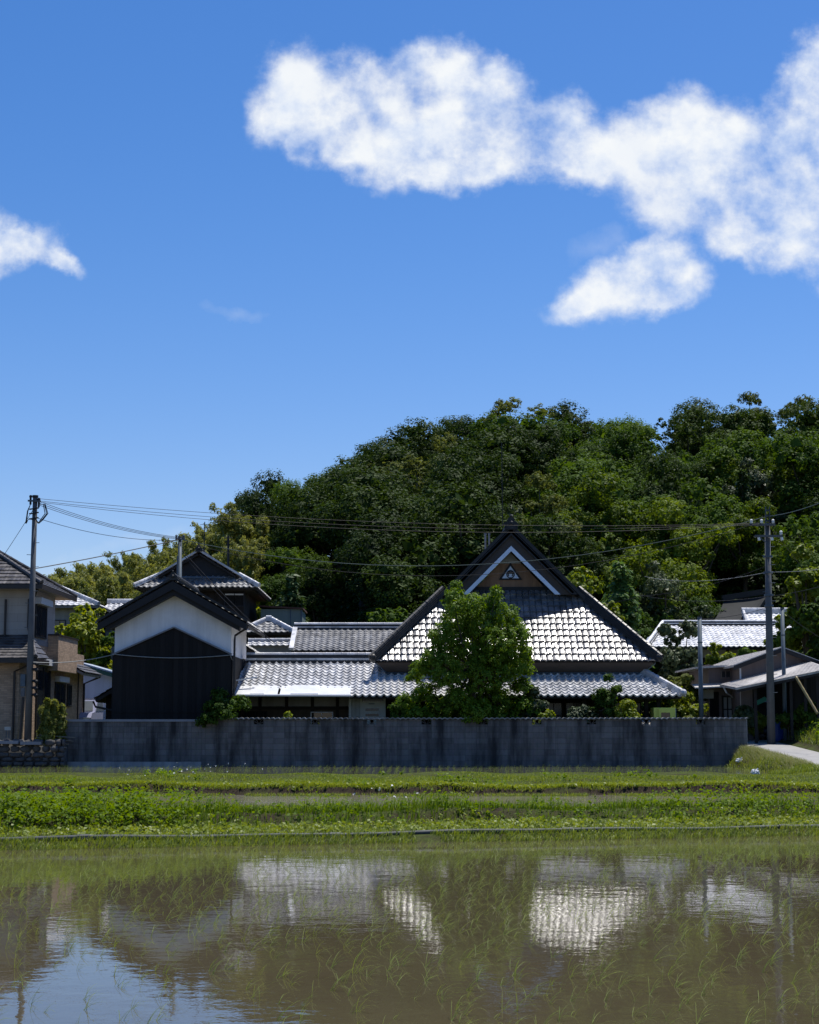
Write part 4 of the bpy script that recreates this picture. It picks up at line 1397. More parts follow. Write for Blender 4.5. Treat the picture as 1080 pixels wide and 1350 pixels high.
def gate_range():
    pz, yr, x_in = MH['pz'], MH['yr'], MH['x_in']
    t = thing('gate_building', 'long low gate building with silvery pantiles, a white sheet awning and pale entrance door', 'house', (-4.5, 65, 1.2))
    xr = x_in
    xl_t, xl_b = W(327, 870, yr).x, W(304, 905, 63.7).x
    ylow = 63.55
    poly = [(xl_b, ylow, pz(ylow)), (xr, ylow, pz(ylow)), (xr, yr, pz(yr)), (xl_t, yr, pz(yr))]
    m = MB(); tile_roof(m, poly, tw=0.262, tl=0.28, amp=0.050, lift=0.050)
    back = [(xl_t, yr, pz(yr)), (MH['XL'] + .6, yr, pz(yr)), (MH['XL'] + .6, yr + 3, pz(yr) - 1.4), (xl_t, yr + 3, pz(yr) - 1.4)]
    tile_roof(m, back, tw=0.3, tl=0.3, seg=5)
    rf = m.build('roof', M['tile'], t, fixn=False)
    m = MB(); slab(m, poly, 0.06); slab(m, back, 0.06); m.build('roof_deck', M['beam'], rf)
    m, m2 = MB(), MB(); ridge(m, (xl_t - .05, yr, pz(yr) - .04), (W(493, 870, yr).x, yr, pz(yr) - .04), 0.36, 0.30, 0.085, step=0.30, light=m2)
    rg = m.build('ridge', M['tile_dark'], rf); m2.build('ridge_cap', M['tile'], rg)
    m = MB()
    m.beam((xl_b - .10, ylow - .05, pz(ylow)), (xl_t - .18, yr, pz(yr)), 0.20, 0.12, off=0.0)
    m.build('verge', M['tile_dark'], rf)
    # bright awning in sheets with seams
    zA, zB = W(380, 904.5, 63.75).z, W(380, 915.5, 62.75).z
    ed = [308, 331, 349, 366.5, 370, 384, 420, 462]
    for i in range(len(ed) - 1):
        if ed[i] == 366.5:
            continue
        x0, x1 = W(ed[i], 910, 63.2).x, W(ed[i + 1], 910, 63.2).x
        dz = 0.012 * ((i % 2) * 2 - 1)
        MB().prism([(x0, 63.72, zA + dz), (x1 + .012, 63.72, zA + dz), (x1 + .012, 62.75, zB + dz), (x0, 62.75, zB + dz)], (0, 0, .018)).build('awning_sheet', M['sheet_white'], t)
    x0, x1 = W(306, 915, 62.75).x, W(463, 915, 62.75).x
    MB().tube([(x0, 62.74, zB - .03), (x1, 62.74, zB - .05)], 0.045, 8).build('gutter', M['white_metal'], t)
    p = W(303, 900, 63.4)
    MB().beam((p.x - .1, 63.3, p.z), (p.x + 1.0, 63.5, p.z + .18), 0.1, 0.05).build('flashing', M['white_metal'], t)
    # wall in deep shade
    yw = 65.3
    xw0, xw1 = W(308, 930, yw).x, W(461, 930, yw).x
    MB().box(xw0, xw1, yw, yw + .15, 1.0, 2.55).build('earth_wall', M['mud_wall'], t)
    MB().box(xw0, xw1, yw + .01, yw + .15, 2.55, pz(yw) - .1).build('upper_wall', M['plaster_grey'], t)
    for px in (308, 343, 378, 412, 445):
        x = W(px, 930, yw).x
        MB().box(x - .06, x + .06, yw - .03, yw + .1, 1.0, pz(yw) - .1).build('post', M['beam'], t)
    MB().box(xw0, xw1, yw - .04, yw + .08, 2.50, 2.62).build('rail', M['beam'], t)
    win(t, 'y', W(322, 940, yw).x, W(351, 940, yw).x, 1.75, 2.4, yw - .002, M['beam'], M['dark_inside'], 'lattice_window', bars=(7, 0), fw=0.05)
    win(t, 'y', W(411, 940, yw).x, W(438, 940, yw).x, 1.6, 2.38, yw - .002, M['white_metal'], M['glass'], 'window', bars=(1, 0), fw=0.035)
    # entrance: white post, lattice, pale panelled door
    ye = 64.2
    X = lambda px: W(px, 930, ye).x
    zt = pz(ye) - .16
    MB().box(X(460), X(463.5), ye - .06, ye + .06, 1.0, zt).build('door_post', M['pale_door'], t)
    MB().box(X(505.5), X(508.5), ye - .06, ye + .06, 1.0, zt).build('door_post', M['pale_door'], t)
    MB().box(X(463.5), X(505.5), ye - .04, ye + .04, zt - .10, zt).build('door_lintel', M['pale_door'], t)
    m = MB()
    for i in range(7):
        x = X(464.5 + i * 1.7)
        m.box(x - .016, x + .016, ye - .02, ye + .02, 1.0, zt - .1)
    m.build('lattice', M['pale_door'], t)
    MB().box(X(475.5), X(477.5), ye - .05, ye + .05, 1.0, zt - .1).build('door_post', M['pale_door'], t)
    zd = W(490, 926.5, ye).z
    d = MB().box(X(477.5), X(505.5), ye - .012, ye + .03, 1.0, zd).build('door', M['pale_door'], t)
    MB().box(X(478), X(505), ye + .0, ye + .02, zd + .05, zt - .1).build('transom_pane', M['glass_dark'], t)
    MB().box(X(477.5), X(505.5), ye - .03, ye + .03, zd, zd + .05).build('transom_bar', M['pale_door'], t)
    for py0, py1 in ((934, 937.4), (941, 944.4)):
        MB().box(X(482), X(499.5), ye - .022, ye - .011, W(490, py1, ye).z, W(490, py0, ye).z).build('door_glass', M['glass_dark'], d)
    MB().box(X(486), X(494), ye - .03, ye - .011, W(490, 928.5, ye).z, W(490, 927.4, ye).z).build('letter_slot', M['steel'], d)
    MB().box(X(460), X(545), ye + .5, ye + .6, 1.0, pz(ye + .5) - .1).build('porch_wall', M['dark_wood'], t)


gate_range()


# ---- the storehouse: white plaster above charred boards
def storehouse():
    Y0, Y1 = 62.0, 67.8
    Yr0, Yr1 = 61.4, 68.4
    pk = W(228, 764, Yr0)
    k = 0.575
    hwr = 98.5 / FPX * Yr0 / 1.0
    t = thing('storehouse', 'storehouse with white plaster gable above charred black boards under a dark tiled roof', 'storehouse', (pk.x, 65, 1.2))
    xl, xr = W(151, 860, Y0).x, W(304.5, 860, Y0).x
    xm = pk.x + .0
    zroof = lambda x: pk.z - abs(x - xm) * k - .16
    m = MB()
    m.prism([(xl, Y0, 1.0), (xr, Y0, 1.0), (xr, Y0, zroof(xr)), (xm, Y0, zroof(xm)), (xl, Y0, zroof(xl))], (0, Y1 - Y0, 0))
    w = m.build('wall', M['plaster'], t)
    zc, ze_ = W(227, 828, Y0).z, W(151, 863.5, Y0).z
    e = .05
    m = MB()
    m.prism([(xl - .02, Y0 - .07, 1.0), (xr + .02, Y0 - .07, 1.0), (xr + .02, Y0 - .07, ze_), (xm, Y0 - .07, zc), (xl - .02, Y0 - .07, ze_)], (0, .065, 0))
    m.build('board_cladding', M['charred'], t)
    m = MB().box(xr + .003, xr + .07, Y0 - .004, Y1, 1.0, ze_ - .02)
    m.build('side_cladding', M['charred'], t)
    m = MB().box(xl - .07, xl - .003, Y0 - .004, Y1, 1.0, ze_ - .02)
    m.build('side_cladding', M['charred'], t)
    m = MB()
    for sg, xx in ((-1, xl - .03), (1, xr + .03)):
        m.beam((xm, Y0 - .10, zc), (xx, Y0 - .10, ze_), 0.09, 0.05)
    m.build('coping_strip', M['grey_band'], t)
    m = MB()
    for x in (xl + .55, xl + 2.1, xl + 2.95, xr - .5):
        m.box(x - .02, x + .02, Y0 - .09, Y0 - .071, 1.2, ze_ + .15)
    m.box(xl, xr, Y0 - .095, Y0 - .072, ze_ - .1, ze_ - .05)
    m.box(xl, xr, Y0 - .095, Y0 - .072, 2.35, 2.40)
    m.build('batten', M['charred'], t)
    L = [(xm - hwr, Yr0, pk.z - hwr * k), (xm - hwr, Yr1, pk.z - hwr * k), (xm, Yr1, pk.z), (xm, Yr0, pk.z)]
    Rr = [(xm + hwr, Yr0, pk.z - hwr * k), (xm + hwr, Yr1, pk.z - hwr * k), (xm, Yr1, pk.z), (xm, Yr0, pk.z)]
    m = MB()
    tile_roof(m, L, tw=0.265, tl=0.27); tile_roof(m, Rr, tw=0.265, tl=0.27)
    rf = m.build('roof', M['tile_old'], t, fixn=False)
    m = MB(); slab(m, L, .10); slab(m, Rr, .10); m.build('roof_deck', M['beam'], rf)
    m = MB()
    for sg in (-1, 1):
        a, b = (xm, Yr0, pk.z), (xm + sg * hwr, Yr0, pk.z - hwr * k)
        m.prism([V(a) + V((0, -.02, -.06)), V(b) + V((0, -.02, -.06)), V(b) + V((0, -.02, -.30)), V(a) + V((0, -.02, -.36))], (0, .10, 0))
        m.prism([V(a) + V((0, .12, -.34)), V(b) + V((-sg * .25, .12, -.14)), V(b) + V((-sg * .3, .12, -.30)), V(a) + V((0, .12, -.55))], (0, .45, 0))
    m.build('barge_board', M['black_trim_and_shade'], rf)
    m = MB()
    for sg in (-1, 1):
        for j in range(2):
            m.beam((xm, Yr0 + .06 + .24 * j, pk.z + .02), (xm + sg * hwr, Yr0 + .06 + .24 * j, pk.z - hwr * k + .02), 0.2, 0.08)
    m.build('verge', M['tile_dark'], rf)
    m = MB(); ridge(m, (xm, Yr0 - .04, pk.z - .03), (xm, Yr1, pk.z - .03), 0.30, 0.17, 0.085)
    ogre_tile(m, (xm, Yr0 - .06, pk.z - .02), 0.26, 0.30)
    m.build('ridge', M['tile_dark'], rf)
    # gutter along the east eave and its downpipe
    xe = xm + hwr
    zg = pk.z - hwr * k - .12
    m = MB()
    m.tube([(xe + .02, Yr0 + .1, zg), (xe + .02, Yr1, zg)], 0.05, 8)
    m.build('gutter', M['brown_metal'], t)
    m = MB()
    m.tube([(xe, Yr0 + .5, zg - .03), (xr + .14, Y0 + .06, zg - .32), (xr + .13, Y0 - .02, zg - .5), (xr + .13, Y0 - .02, 1.9)], 0.042, 8)
    m.build('downpipe', M['brown_metal'], t)
    # lean-to on the west side
    y0, y1 = 63.2, 67.0
    a, b = W(150, 905, y0), W(124, 921, y0)
    Lp = [(b.x, y0, b.z), (b.x, y1, b.z), (a.x, y1, a.z), (a.x, y0, a.z)]
    m = MB(); tile_roof(m, Lp, tw=.26, tl=.26); lt = m.build('lean_to_roof', M['tile_old'], t, fixn=False)
    m = MB(); slab(m, Lp, .12); m.build('lean_to_deck', M['beam'], lt)
    m = MB(); m.tube([(b.x - .03, y0, b.z - .1), (b.x + .05, y0 + .05, b.z - .3), (a.x + .05, y0 + .1, b.z - .45)], 0.04, 8)
    m.build('lean_to_gutter', M['brown_metal'], lt)
    MB().box(b.x + .35, a.x - .01, y0 + .5, y1, 1.0, b.z).build('lean_to_wall', M['dark_wood'], t)
    # little lean-to roof on the yard side
    y0, y1 = 68.5, 72.0
    a, b = W(318, 846, y0), W(349, 867, y0)
    Lp = [(b.x, y0, b.z), (b.x, y1, b.z), (a.x - .3, y1, a.z + .14), (a.x - .3, y0, a.z + .14)]
    m = MB(); tile_roof(m, Lp, tw=.26, tl=.26); l2 = m.build('yard_roof', M['tile_old'], t, fixn=False)
    m = MB(); slab(m, Lp, .12); m.build('yard_deck', M['beam'], l2)
    MB().box(a.x - .3, b.x - .35, y0 + .3, y1, 1.0, b.z + .05).build('yard_wall', M['dark_wood'], t)


storehouse()


def hip_faces(x0, x1, y0, y1, z, k, axis='x'):
    """Four roof planes of a hip roof; ridge along x or y."""
    if axis == 'x':
        h = (y1 - y0) / 2
        ym = (y0 + y1) / 2
        r0, r1, zr = (x0 + h, ym, z + h * k), (x1 - h, ym, z + h * k), z + h * k
        return [[(x0, y0, z), (x1, y0, z), r1, r0], [(x1, y0, z), (x1, y1, z), r1], [(x1, y1, z), (x0, y1, z), r0, r1], [(x0, y1, z), (x0, y0, z), r0]], r0, r1
    h = (x1 - x0) / 2
    xm = (x0 + x1) / 2
    r0, r1 = (xm, y0 + h, z + h * k), (xm, y1 - h, z + h * k)
    return [[(x0, y0, z), (x1, y0, z), r0], [(x1, y0, z), (x1, y1, z), r1, r0], [(x1, y1, z), (x0, y1, z), r1], [(x0, y1, z), (x0, y0, z), r0, r1]], r0, r1


# ---- the newer two-storey house
def modern_house():
    X, S = -14.20, 1.109
    t = thing('modern_house', 'two-storey house with cream upper walls, tan brick below and a brick balcony', 'house', (X - 3, 61, 1.25))
    zb = W(60, 850, 65.0).z
    # lower storey
    zpent = W(20, 868, 61.66).z
    MB().box(X - 7, X, 62.33, 63.88, 1.0, zpent + .25).box(X - 7, X - .001, 63.885, 74.64, 1.0, zb).build('brick_wall', M['brick'], t)
    MB().box(X - 7, X + .02, 63.82, 68.09, zb, zb + .2).build('band', M['grey_band'], t)
    ze = W(54, 773, 63.21).z
    MB().box(X - 7, X, 63.88, 68.31, zb + .2, ze + .02).build('upper_wall', M['siding'], t)
    # main roof
    f, r0, r1 = hip_faces(X - 9, X + .52, 63.21, 69.87, ze + .08, 0.60)
    m = MB()
    for i, p in enumerate(f):
        tile_roof(m, p, tw=.30, tl=.29, amp=0.006, lift=0.035, seg=4, kind='flat')
    rf = m.build('roof', M['tile_flat'], t, fixn=False)
    m = MB()
    for p in f:
        slab(m, p, .05)
    m.build('roof_deck', M['grey_band'], rf)
    m = MB()
    ridge(m, r0, r1, .2, .08, .08)
    ridge(m, (X + .52, 63.21, ze + .08), r1, .2, .05, .08); ridge(m, (X + .52, 69.87, ze + .08), r1, .2, .05, .08)
    m.build('ridge', M['tile_flat'], rf)
    m = MB()
    m.box(X - 9, X + .56, 63.15, 63.21, ze - .09, ze + .07); m.box(X + .5, X + .56, 63.21, 69.91, ze - .09, ze + .07)
    m.build('gutter', M['brown_metal'], rf)
    MB().box(X - 7, X + .5, 63.21, 69.87, ze - .03, ze + .015).build('soffit', M['siding'], t)
    # lower pent roof over the front room
    zl = W(20, 868, 61.66).z
    p1 = [(X - 7, 61.66, zl), (X + .72, 61.66, zl), (X + .02, 63.88, zl + .95), (X - 7, 63.88, zl + .95)]
    p2 = [(X + .72, 61.66, zl), (X + .72, 63.88, zl + .1), (X + .02, 63.88, zl + .95)]
    m = MB(); tile_roof(m, p1, tw=.30, tl=.29, amp=.006, lift=.035, seg=4, kind='flat'); tile_roof(m, p2, tw=.30, tl=.29, amp=.006, lift=.035, seg=4, kind='flat')
    lr = m.build('pent_roof', M['tile_flat'], t, fixn=False)
    m = MB(); slab(m, p1, .05); slab(m, p2, .05); m.build('pent_deck', M['grey_band'], lr)
    m = MB(); ridge(m, (X + .72, 61.66, zl), (X + .02, 63.88, zl + .95), .18, .05, .08); m.build('pent_hip', M['tile_flat'], lr)
    MB().box(X - 7, X + .76, 61.58, 61.66, zl - .16, zl).box(X + .70, X + .76, 61.66, 63.88, zl - .16, zl).build('pent_gutter', M['brown_metal'], lr)
    # rear side roof on the east
    za = W(103, 873, 70.98).z
    p3 = [(X + .75, 70.87, za - .42), (X + .75, 74.97, za - .42), (X, 74.97, za), (X, 70.87, za)]
    m = MB(); tile_roof(m, p3, tw=.30, tl=.29, amp=.006, lift=.035, seg=4, kind='flat'); sr = m.build('side_roof', M['tile_flat'], t, fixn=False)
    m = MB(); slab(m, p3, .10); m.build('side_deck', M['grey_band'], sr)
    # balcony
    zt, z0 = W(80, 838, 67.09).z, W(80, 884, 67.09).z
    b = MB().box(X - .02, X + .42, 67.09, 70.98, z0, zt).build('balcony', M['brick'], t)
    MB().box(X - .04, X + .46, 67.05, 71.02, zt, zt + .06).build('balcony_cap', M['brown_metal'], b)
    # windows in the east face
    py = lambda a, Y: W(100, a, Y).z
    win(t, 'x', 64.71, 66.54, py(839, 65.4), py(800, 65.4), X, M['brown_metal'], M['glass'], 'window', bars=(1, 0), fw=.06)
    MB().box(X, X + .24, 64.65, 66.76, py(800, 65.4) + .07, py(791, 65.4) + .05).build('shutter_box', M['white_metal'], t)
    win(t, 'x', 65.21, 67.54, 1.35, py(880, 66.5), X, M['brown_metal'], M['glass'], 'window', bars=(1, 0), fw=.06)
    MB().box(X, X + .24, 65.32, 67.65, py(880, 66.5) + .07, py(871, 66.5) + .05).build('shutter_box', M['white_metal'], t)
    win(t, 'x', 68.65, 70.53, 1.35, py(901, 68.7), X, M['brown_metal'], M['glass'], 'window', bars=(1, 0), fw=.06)
    MB().box(X, X + .2, 68.65, 70.64, py(901, 68.7) + .07, py(893, 68.7) + .05).build('shutter_box', M['white_metal'], t)
    win(t, 'x', 71.09, 71.86, py(930, 71.42), py(904, 71.42), X, M['brown_metal'], M['glass'], 'window', bars=(0, 0), fw=.05)
    # downpipes
    zf = lambda a: W(30, a, 63.77).z
    MB().tube([(X + .35, 63.32, ze - .1), (X + .2, 63.71, ze - .3), (X - .05, 63.79, ze - .45), (X - .05, 63.79, zl + 1.25), (X + .05, 63.55, zl + 1.05), (X + .1, 63.43, zl + .85)], .045, 8).build('downpipe', M['brown_metal'], t)
    x7 = W(7, 800, 63.77).x
    MB().tube([(x7, 63.81, zf(790)), (x7, 63.81, zf(842)), (X - .1, 63.81, zf(842))], .045, 8).build('downpipe', M['brown_metal'], t)
    MB().tube([(X + .55, 61.77, zl - .2), (X - .15, 62.24, zl - .45), (X - .15, 62.24, 1.2)], .045, 8).build('downpipe', M['brown_metal'], t)
    MB().tube([(X + .72, 74.64, za - .5), (X + .06, 74.52, za - .8), (X + .06, 74.52, 1.2)], .045, 8).build('downpipe', M['brown_metal'], t)
    MB().tube([(X + .06, 73.19, za - .2), (X + .06, 73.19, 1.2)], .03, 8).build('downpipe', M['brown_metal'], t)



modern_house()


# ---- other houses of the hamlet
def tall_house():
    Y = 80.0
    A, B = W(177, 774, Y), W(339, 774, Y)
    ze, x0, x1 = A.z, A.x, B.x
    xc, hw, k = (x0 + x1) / 2 + .05, (x1 - x0) / 2, 0.60
    Yb = Y + 8
    t = thing('wooden_house', 'tall dark timber house with grey hipped gable roof rising behind the storehouse', 'house', (xc, Y + 4, 1.8))
    s = 1.0
    yv = Y + s - .4
    zr = ze + hw * k
    m = MB()
    fr = [(x0, Y, ze), (x1, Y, ze), (x1 - s, Y + s, ze + s * k), (x0 + s, Y + s, ze + s * k)]
    tile_roof(m, fr, tw=.26, tl=.26, amp=.035)
    fs = [fr]
    for sg, X in ((1, x0), (-1, x1)):
        f1 = [(X, Y, ze), (X, Yb, ze), (X + sg * s, Yb - s, ze + s * k), (X + sg * s, Y + s, ze + s * k)]
        f2 = [(X + sg * s, yv, ze + s * k), (X + sg * s, Yb, ze + s * k), (xc, Yb, zr), (xc, yv, zr)]
        tile_roof(m, f1, tw=.28, tl=.28, seg=5); tile_roof(m, f2, tw=.28, tl=.28, seg=5)
        fs += [f1, f2]
    rf = m.build('roof', M['tile_old'], t, fixn=False)
    m = MB()
    for f in fs:
        slab(m, f, .08)
    m.build('roof_deck', M['beam'], rf)
    m = MB()
    for sg in (-1, 1):
        for j in range(3):
            m.beam((xc, yv + .02 + .22 * j, zr + .03), (xc + sg * (hw - s + .25), yv + .02 + .22 * j, ze + s * k - .12), .15, .09)
        ridge(m, (xc - sg * hw * 1.01, Y - .05, ze), (xc - sg * (hw - s), Y + s, ze + s * k), .2, .1, .08)
    m.build('verge', M['tile'], rf)
    m = MB(); ridge(m, (xc, yv - .05, zr - .02), (xc, Yb, zr - .02), .3, .16, .09); ogre_tile(m, (xc, yv - .1, zr), .28, .34)
    m.build('ridge', M['tile_dark'], rf)
    m = MB(); m.prism([(xc - (hw - s) + .1, yv + .35, ze + s * k - .1), (xc + (hw - s) - .1, yv + .35, ze + s * k - .1), (xc, yv + .35, zr - .12)], (0, .1, 0))
    m.build('gable_wall', M['black_trim_and_shade'], t)
    gz = W(258, 761, Y + .4).z
    MB().tube([(W(226, 760, Y).x, Y + .45, gz), (W(296, 761, Y).x, Y + .45, gz - .02)], .05, 8).build('gable_pipe', M['steel'], t)
    MB().box(x0 + .9, x1 - .7, Y + .9, Yb - .7, 1.0, ze - .05).build('wall', M['dark_wood'], t)
    MB().box(x0 + .25, x1 - .2, Y + .2, Yb - .2, ze - .14, ze - .06).build('eave_board', M['beam'], t)
    for px0, px1 in ((190, 199), (297, 309), (310, 321)):
        a, b = W(px0, 783, Y + .9).x, W(px1, 783, Y + .9).x
        win(t, 'y', a, b, W(0, 786, Y + .9).z - .45, W(0, 782.5, Y + .9).z, Y + .9, M['black_trim_and_shade'], M['dark_inside'], 'window', bars=(0, 0), fw=.05)
        MB().box(a, b, Y + .78, Y + .86, W(0, 784.8, Y + .9).z, W(0, 783, Y + .9).z).build('shutter_box', M['white_metal'], t)
    # one-storey wing with its own roof
    y0, y1 = 77.5, 80.8
    y1 = 79.6
    a, b = W(318, 832, y0), W(386, 838, y0)
    f, r0, r1 = hip_faces(a.x, b.x, y0, y1, a.z - .05, .55)
    m = MB()
    for p in f:
        tile_roof(m, p, tw=.27, tl=.27)
    wr = m.build('wing_roof', M['tile_old'], t, fixn=False)
    m = MB()
    for p in f:
        slab(m, p, .1)
    m.build('wing_deck', M['beam'], wr)
    m = MB()
    ridge(m, r0, r1, .24, .14, .09); ridge(m, (b.x, y0, a.z - .05), r1, .2, .1, .08); ridge(m, (a.x, y0, a.z - .05), r0, .2, .1, .08)
    m.build('wing_ridge', M['tile'], wr)
    MB().box(a.x + .3, b.x - .9, y0 + .6, y1 - .3, 1.0, a.z - .12).build('wing_wall', M['dark_wood'], t)
    x = b.x - .35
    MB().box(x - .06, x + .06, y0 + .5, y0 + .62, 1.0, a.z - .12).build('wing_post', M['beam'], t)


tall_house()


def low_hall():
    Y = 73.0
    a, b = W(384, 857.5, Y), W(535, 857.5, Y)
    yr = Y + 2.6
    zr = W(450, 829, yr).z
    t = thing('annex', 'low annex with grey tiled roof and pale wall beside the steep farmhouse roof', 'house', ((a.x + b.x) / 2, yr, 1.6))
    f1 = [(a.x, Y, a.z), (b.x + 1, Y, a.z), (b.x + 1, yr, zr), (a.x, yr, zr)]
    f2 = [(a.x, yr + 2.6, a.z), (b.x + 1, yr + 2.6, a.z), (b.x + 1, yr, zr), (a.x, yr, zr)]
    m = MB(); tile_roof(m, f1, tw=.265, tl=.265, amp=.03); tile_roof(m, f2, tw=.3, tl=.3, seg=5)
    rf = m.build('roof', M['tile_old'], t, fixn=False)
    m = MB(); slab(m, f1, .08); slab(m, f2, .08); m.build('roof_deck', M['beam'], rf)
    m, m2 = MB(), MB(); ridge(m, (a.x - .05, yr, zr - .02), (b.x + 1, yr, zr - .02), .3, .20, .08, light=m2); rg = m.build('ridge', M['tile_dark'], rf); m2.build('ridge_cap', M['tile'], rg)
    MB().beam((a.x, Y - .03, a.z + .02), (a.x, yr, zr + .02), .2, .1).build('verge', M['tile'], rf)
    MB().box(a.x + .3, b.x + 1, Y + .6, yr + 2.0, 1.0, a.z + .15).build('wall', M['plaster_grey'], t)
    MB().box(a.x + .3, b.x + 1, Y + .55, Y + .598, 1.0, a.z - .45).build('wainscot', M['dark_wood'], t)


low_hall()


def tin_store():
    Y = 84.0
    a, b = W(344, 803, Y), W(398, 803, Y)
    t = thing('tin_shed', 'pale green corrugated tin shed with a rusty roof edge beside the timber house', 'shed', ((a.x + b.x) / 2, Y + 1.5, 2.0))
    MB().box(a.x, b.x, Y, Y + 3, 1.2, a.z).build('wall', M['green_tin'], t)
    rust = pmat('rusty_sheet', (0.10, 0.045, 0.028), 0.8, 0.4, 4)
    MB().prism([(a.x - .1, Y - .15, a.z + .10), (b.x + .08, Y - .15, a.z - .02), (b.x + .08, Y - .15, a.z + .06), (a.x - .1, Y - .15, a.z + .18)], (0, 3.3, 0)).build('roof', rust, t)
    x = b.x - .55
    m = MB()
    m.box(x - .03, x + .03, Y - .03, Y, 1.2, a.z - .03); m.box(b.x - .05, b.x + .02, Y - .03, Y, 1.2, a.z - .03)
    m.build('corner_trim', M['steel'], t)


tin_store()


def garden_wall():
    Y = 75.5
    a, b = W(330, 851, Y), W(387, 856, Y)
    t = thing('garden_wall', 'short plastered garden wall with a small tile coping beside the storehouse', 'wall', ((a.x + b.x) / 2, Y, 1.5))
    MB().box(a.x, b.x, Y, Y + .2, 1.0, a.z).build('wall_body', M['plaster_grey'], t)
    f1 = [(a.x - .1, Y - .3, a.z - .02), (b.x + .1, Y - .3, a.z - .02), (b.x + .1, Y + .1, a.z + .2), (a.x - .1, Y + .1, a.z + .2)]
    m = MB(); tile_roof(m, f1, tw=.27, tl=.2); ridge(m, (a.x - .1, Y + .1, a.z + .16), (b.x + .1, Y + .1, a.z + .16), .16, .08, .07)
    m.build('coping', M['tile'], t, fixn=False)


garden_wall()


def rear_house():
    Y = 87.0
    t = thing('hillside_house', 'grey roofed house showing its sloping eave behind the cream house', 'house', (-18.2, 90, 1.6))
    xr = W(130, 797, Y).x
    ze = W(128, 798, Y).z
    f, r0, r1 = hip_faces(xr - 9, xr, Y, Y + 7, ze, .42)
    m = MB()
    for p in f:
        tile_roof(m, p, tw=.3, tl=.3, amp=.02, seg=5)
    rf = m.build('roof', M['tile'], t, fixn=False)
    m = MB()
    for p in f:
        slab(m, p, .10)
    m.build('roof_deck', M['grey_band'], rf)
    m = MB(); ridge(m, r0, r1, .25, .14, .08); ridge(m, (xr, Y, ze), r1, .22, .10, .08); m.build('ridge', M['tile'], rf)
    MB().box(xr - 8.4, xr - .7, Y + .7, Y + 6.3, 1.0, ze - .08).build('wall', M['plaster_grey'], t)
    win(t, 'y', W(72, 810, Y + .7).x, W(86, 810, Y + .7).x, ze - 1.6, ze - .75, Y + .7, M['brown_metal'], M['glass'], 'window', bars=(1, 0), fw=.05)
    Y = 91.0
    a, b = W(125, 816, Y), W(185, 816, Y)
    zr = W(150, 795, Y + 2).z
    t = thing('barn', 'small barn with light grey tiled roof peeping out beside the storehouse gable', 'barn', ((a.x + b.x) / 2, Y + 2, 1.8))
    f1 = [(a.x, Y, a.z), (b.x, Y, a.z), (b.x, Y + 2, zr), (a.x + .35, Y + 2, zr)]
    f2 = [(a.x, Y + 4, a.z), (b.x, Y + 4, a.z), (b.x, Y + 2, zr), (a.x + .35, Y + 2, zr)]
    m = MB(); tile_roof(m, f1, tw=.28, tl=.28, amp=.04); tile_roof(m, f2, tw=.28, tl=.28)
    rf = m.build('roof', M['tile'], t, fixn=False)
    m = MB(); slab(m, f1, .08); slab(m, f2, .08); m.build('roof_deck', M['beam'], rf)
    m = MB(); ridge(m, (a.x + .3, Y + 2, zr - .02), (b.x, Y + 2, zr - .02), .26, .14, .085); m.build('ridge', M['tile'], rf)
    MB().box(a.x + .5, b.x - .4, Y + .5, Y + 3.5, 1.0, a.z).build('wall', M['plaster_grey'], t)


rear_house()


def blue_shed():
    Y = 77.5
    a, b = W(104, 884, Y), W(158, 884, Y)
    t = thing('blue_shed', 'pale blue corrugated metal shed with green roof trim beside the brick house', 'shed', ((a.x + b.x) / 2, Y + 2, 1.4))
    z1, z2 = W(120, 878, Y).z, W(150, 893, Y).z
    MB().prism([(a.x, Y, W(0, 921, Y).z), (b.x, Y, W(0, 921, Y).z), (b.x, Y, z2), (a.x, Y, z1 + .1)], (0, 3.5, 0)).build('wall', M['blue_tin'], t)
    MB().box(a.x, b.x, Y + .05, Y + 3.4, 1.0, W(0, 921, Y).z).build('base_wall', M['plaster'], t)
    r = MB().prism([(a.x - .1, Y - .3, z1 + .14), (b.x + .3, Y - .3, z2 + .02), (b.x + .3, Y - .3, z2 + .09), (a.x - .1, Y - .3, z1 + .21)], (0, 4.0, 0)).build('roof', M['blue_tin'], t)
    MB().prism([(a.x - .1, Y - .34, z1 - .06), (b.x + .3, Y - .34, z2 - .16), (b.x + .3, Y - .34, z2 + .0), (a.x - .1, Y - .34, z1 + .12)], (0, .035, 0)).build('roof_trim', M['green_trim'], r)
    x = W(134, 930, Y).x
    d = MB().box(x, x + .85, Y + .0, Y + .045, 1.1, W(0, 923, Y).z).build('door', M['white_metal'], t)
    MB().box(x + .08, x + .12, Y - .04, Y, 1.9, 2.15).build('handle', M['brown_metal'], d)


blue_shed()


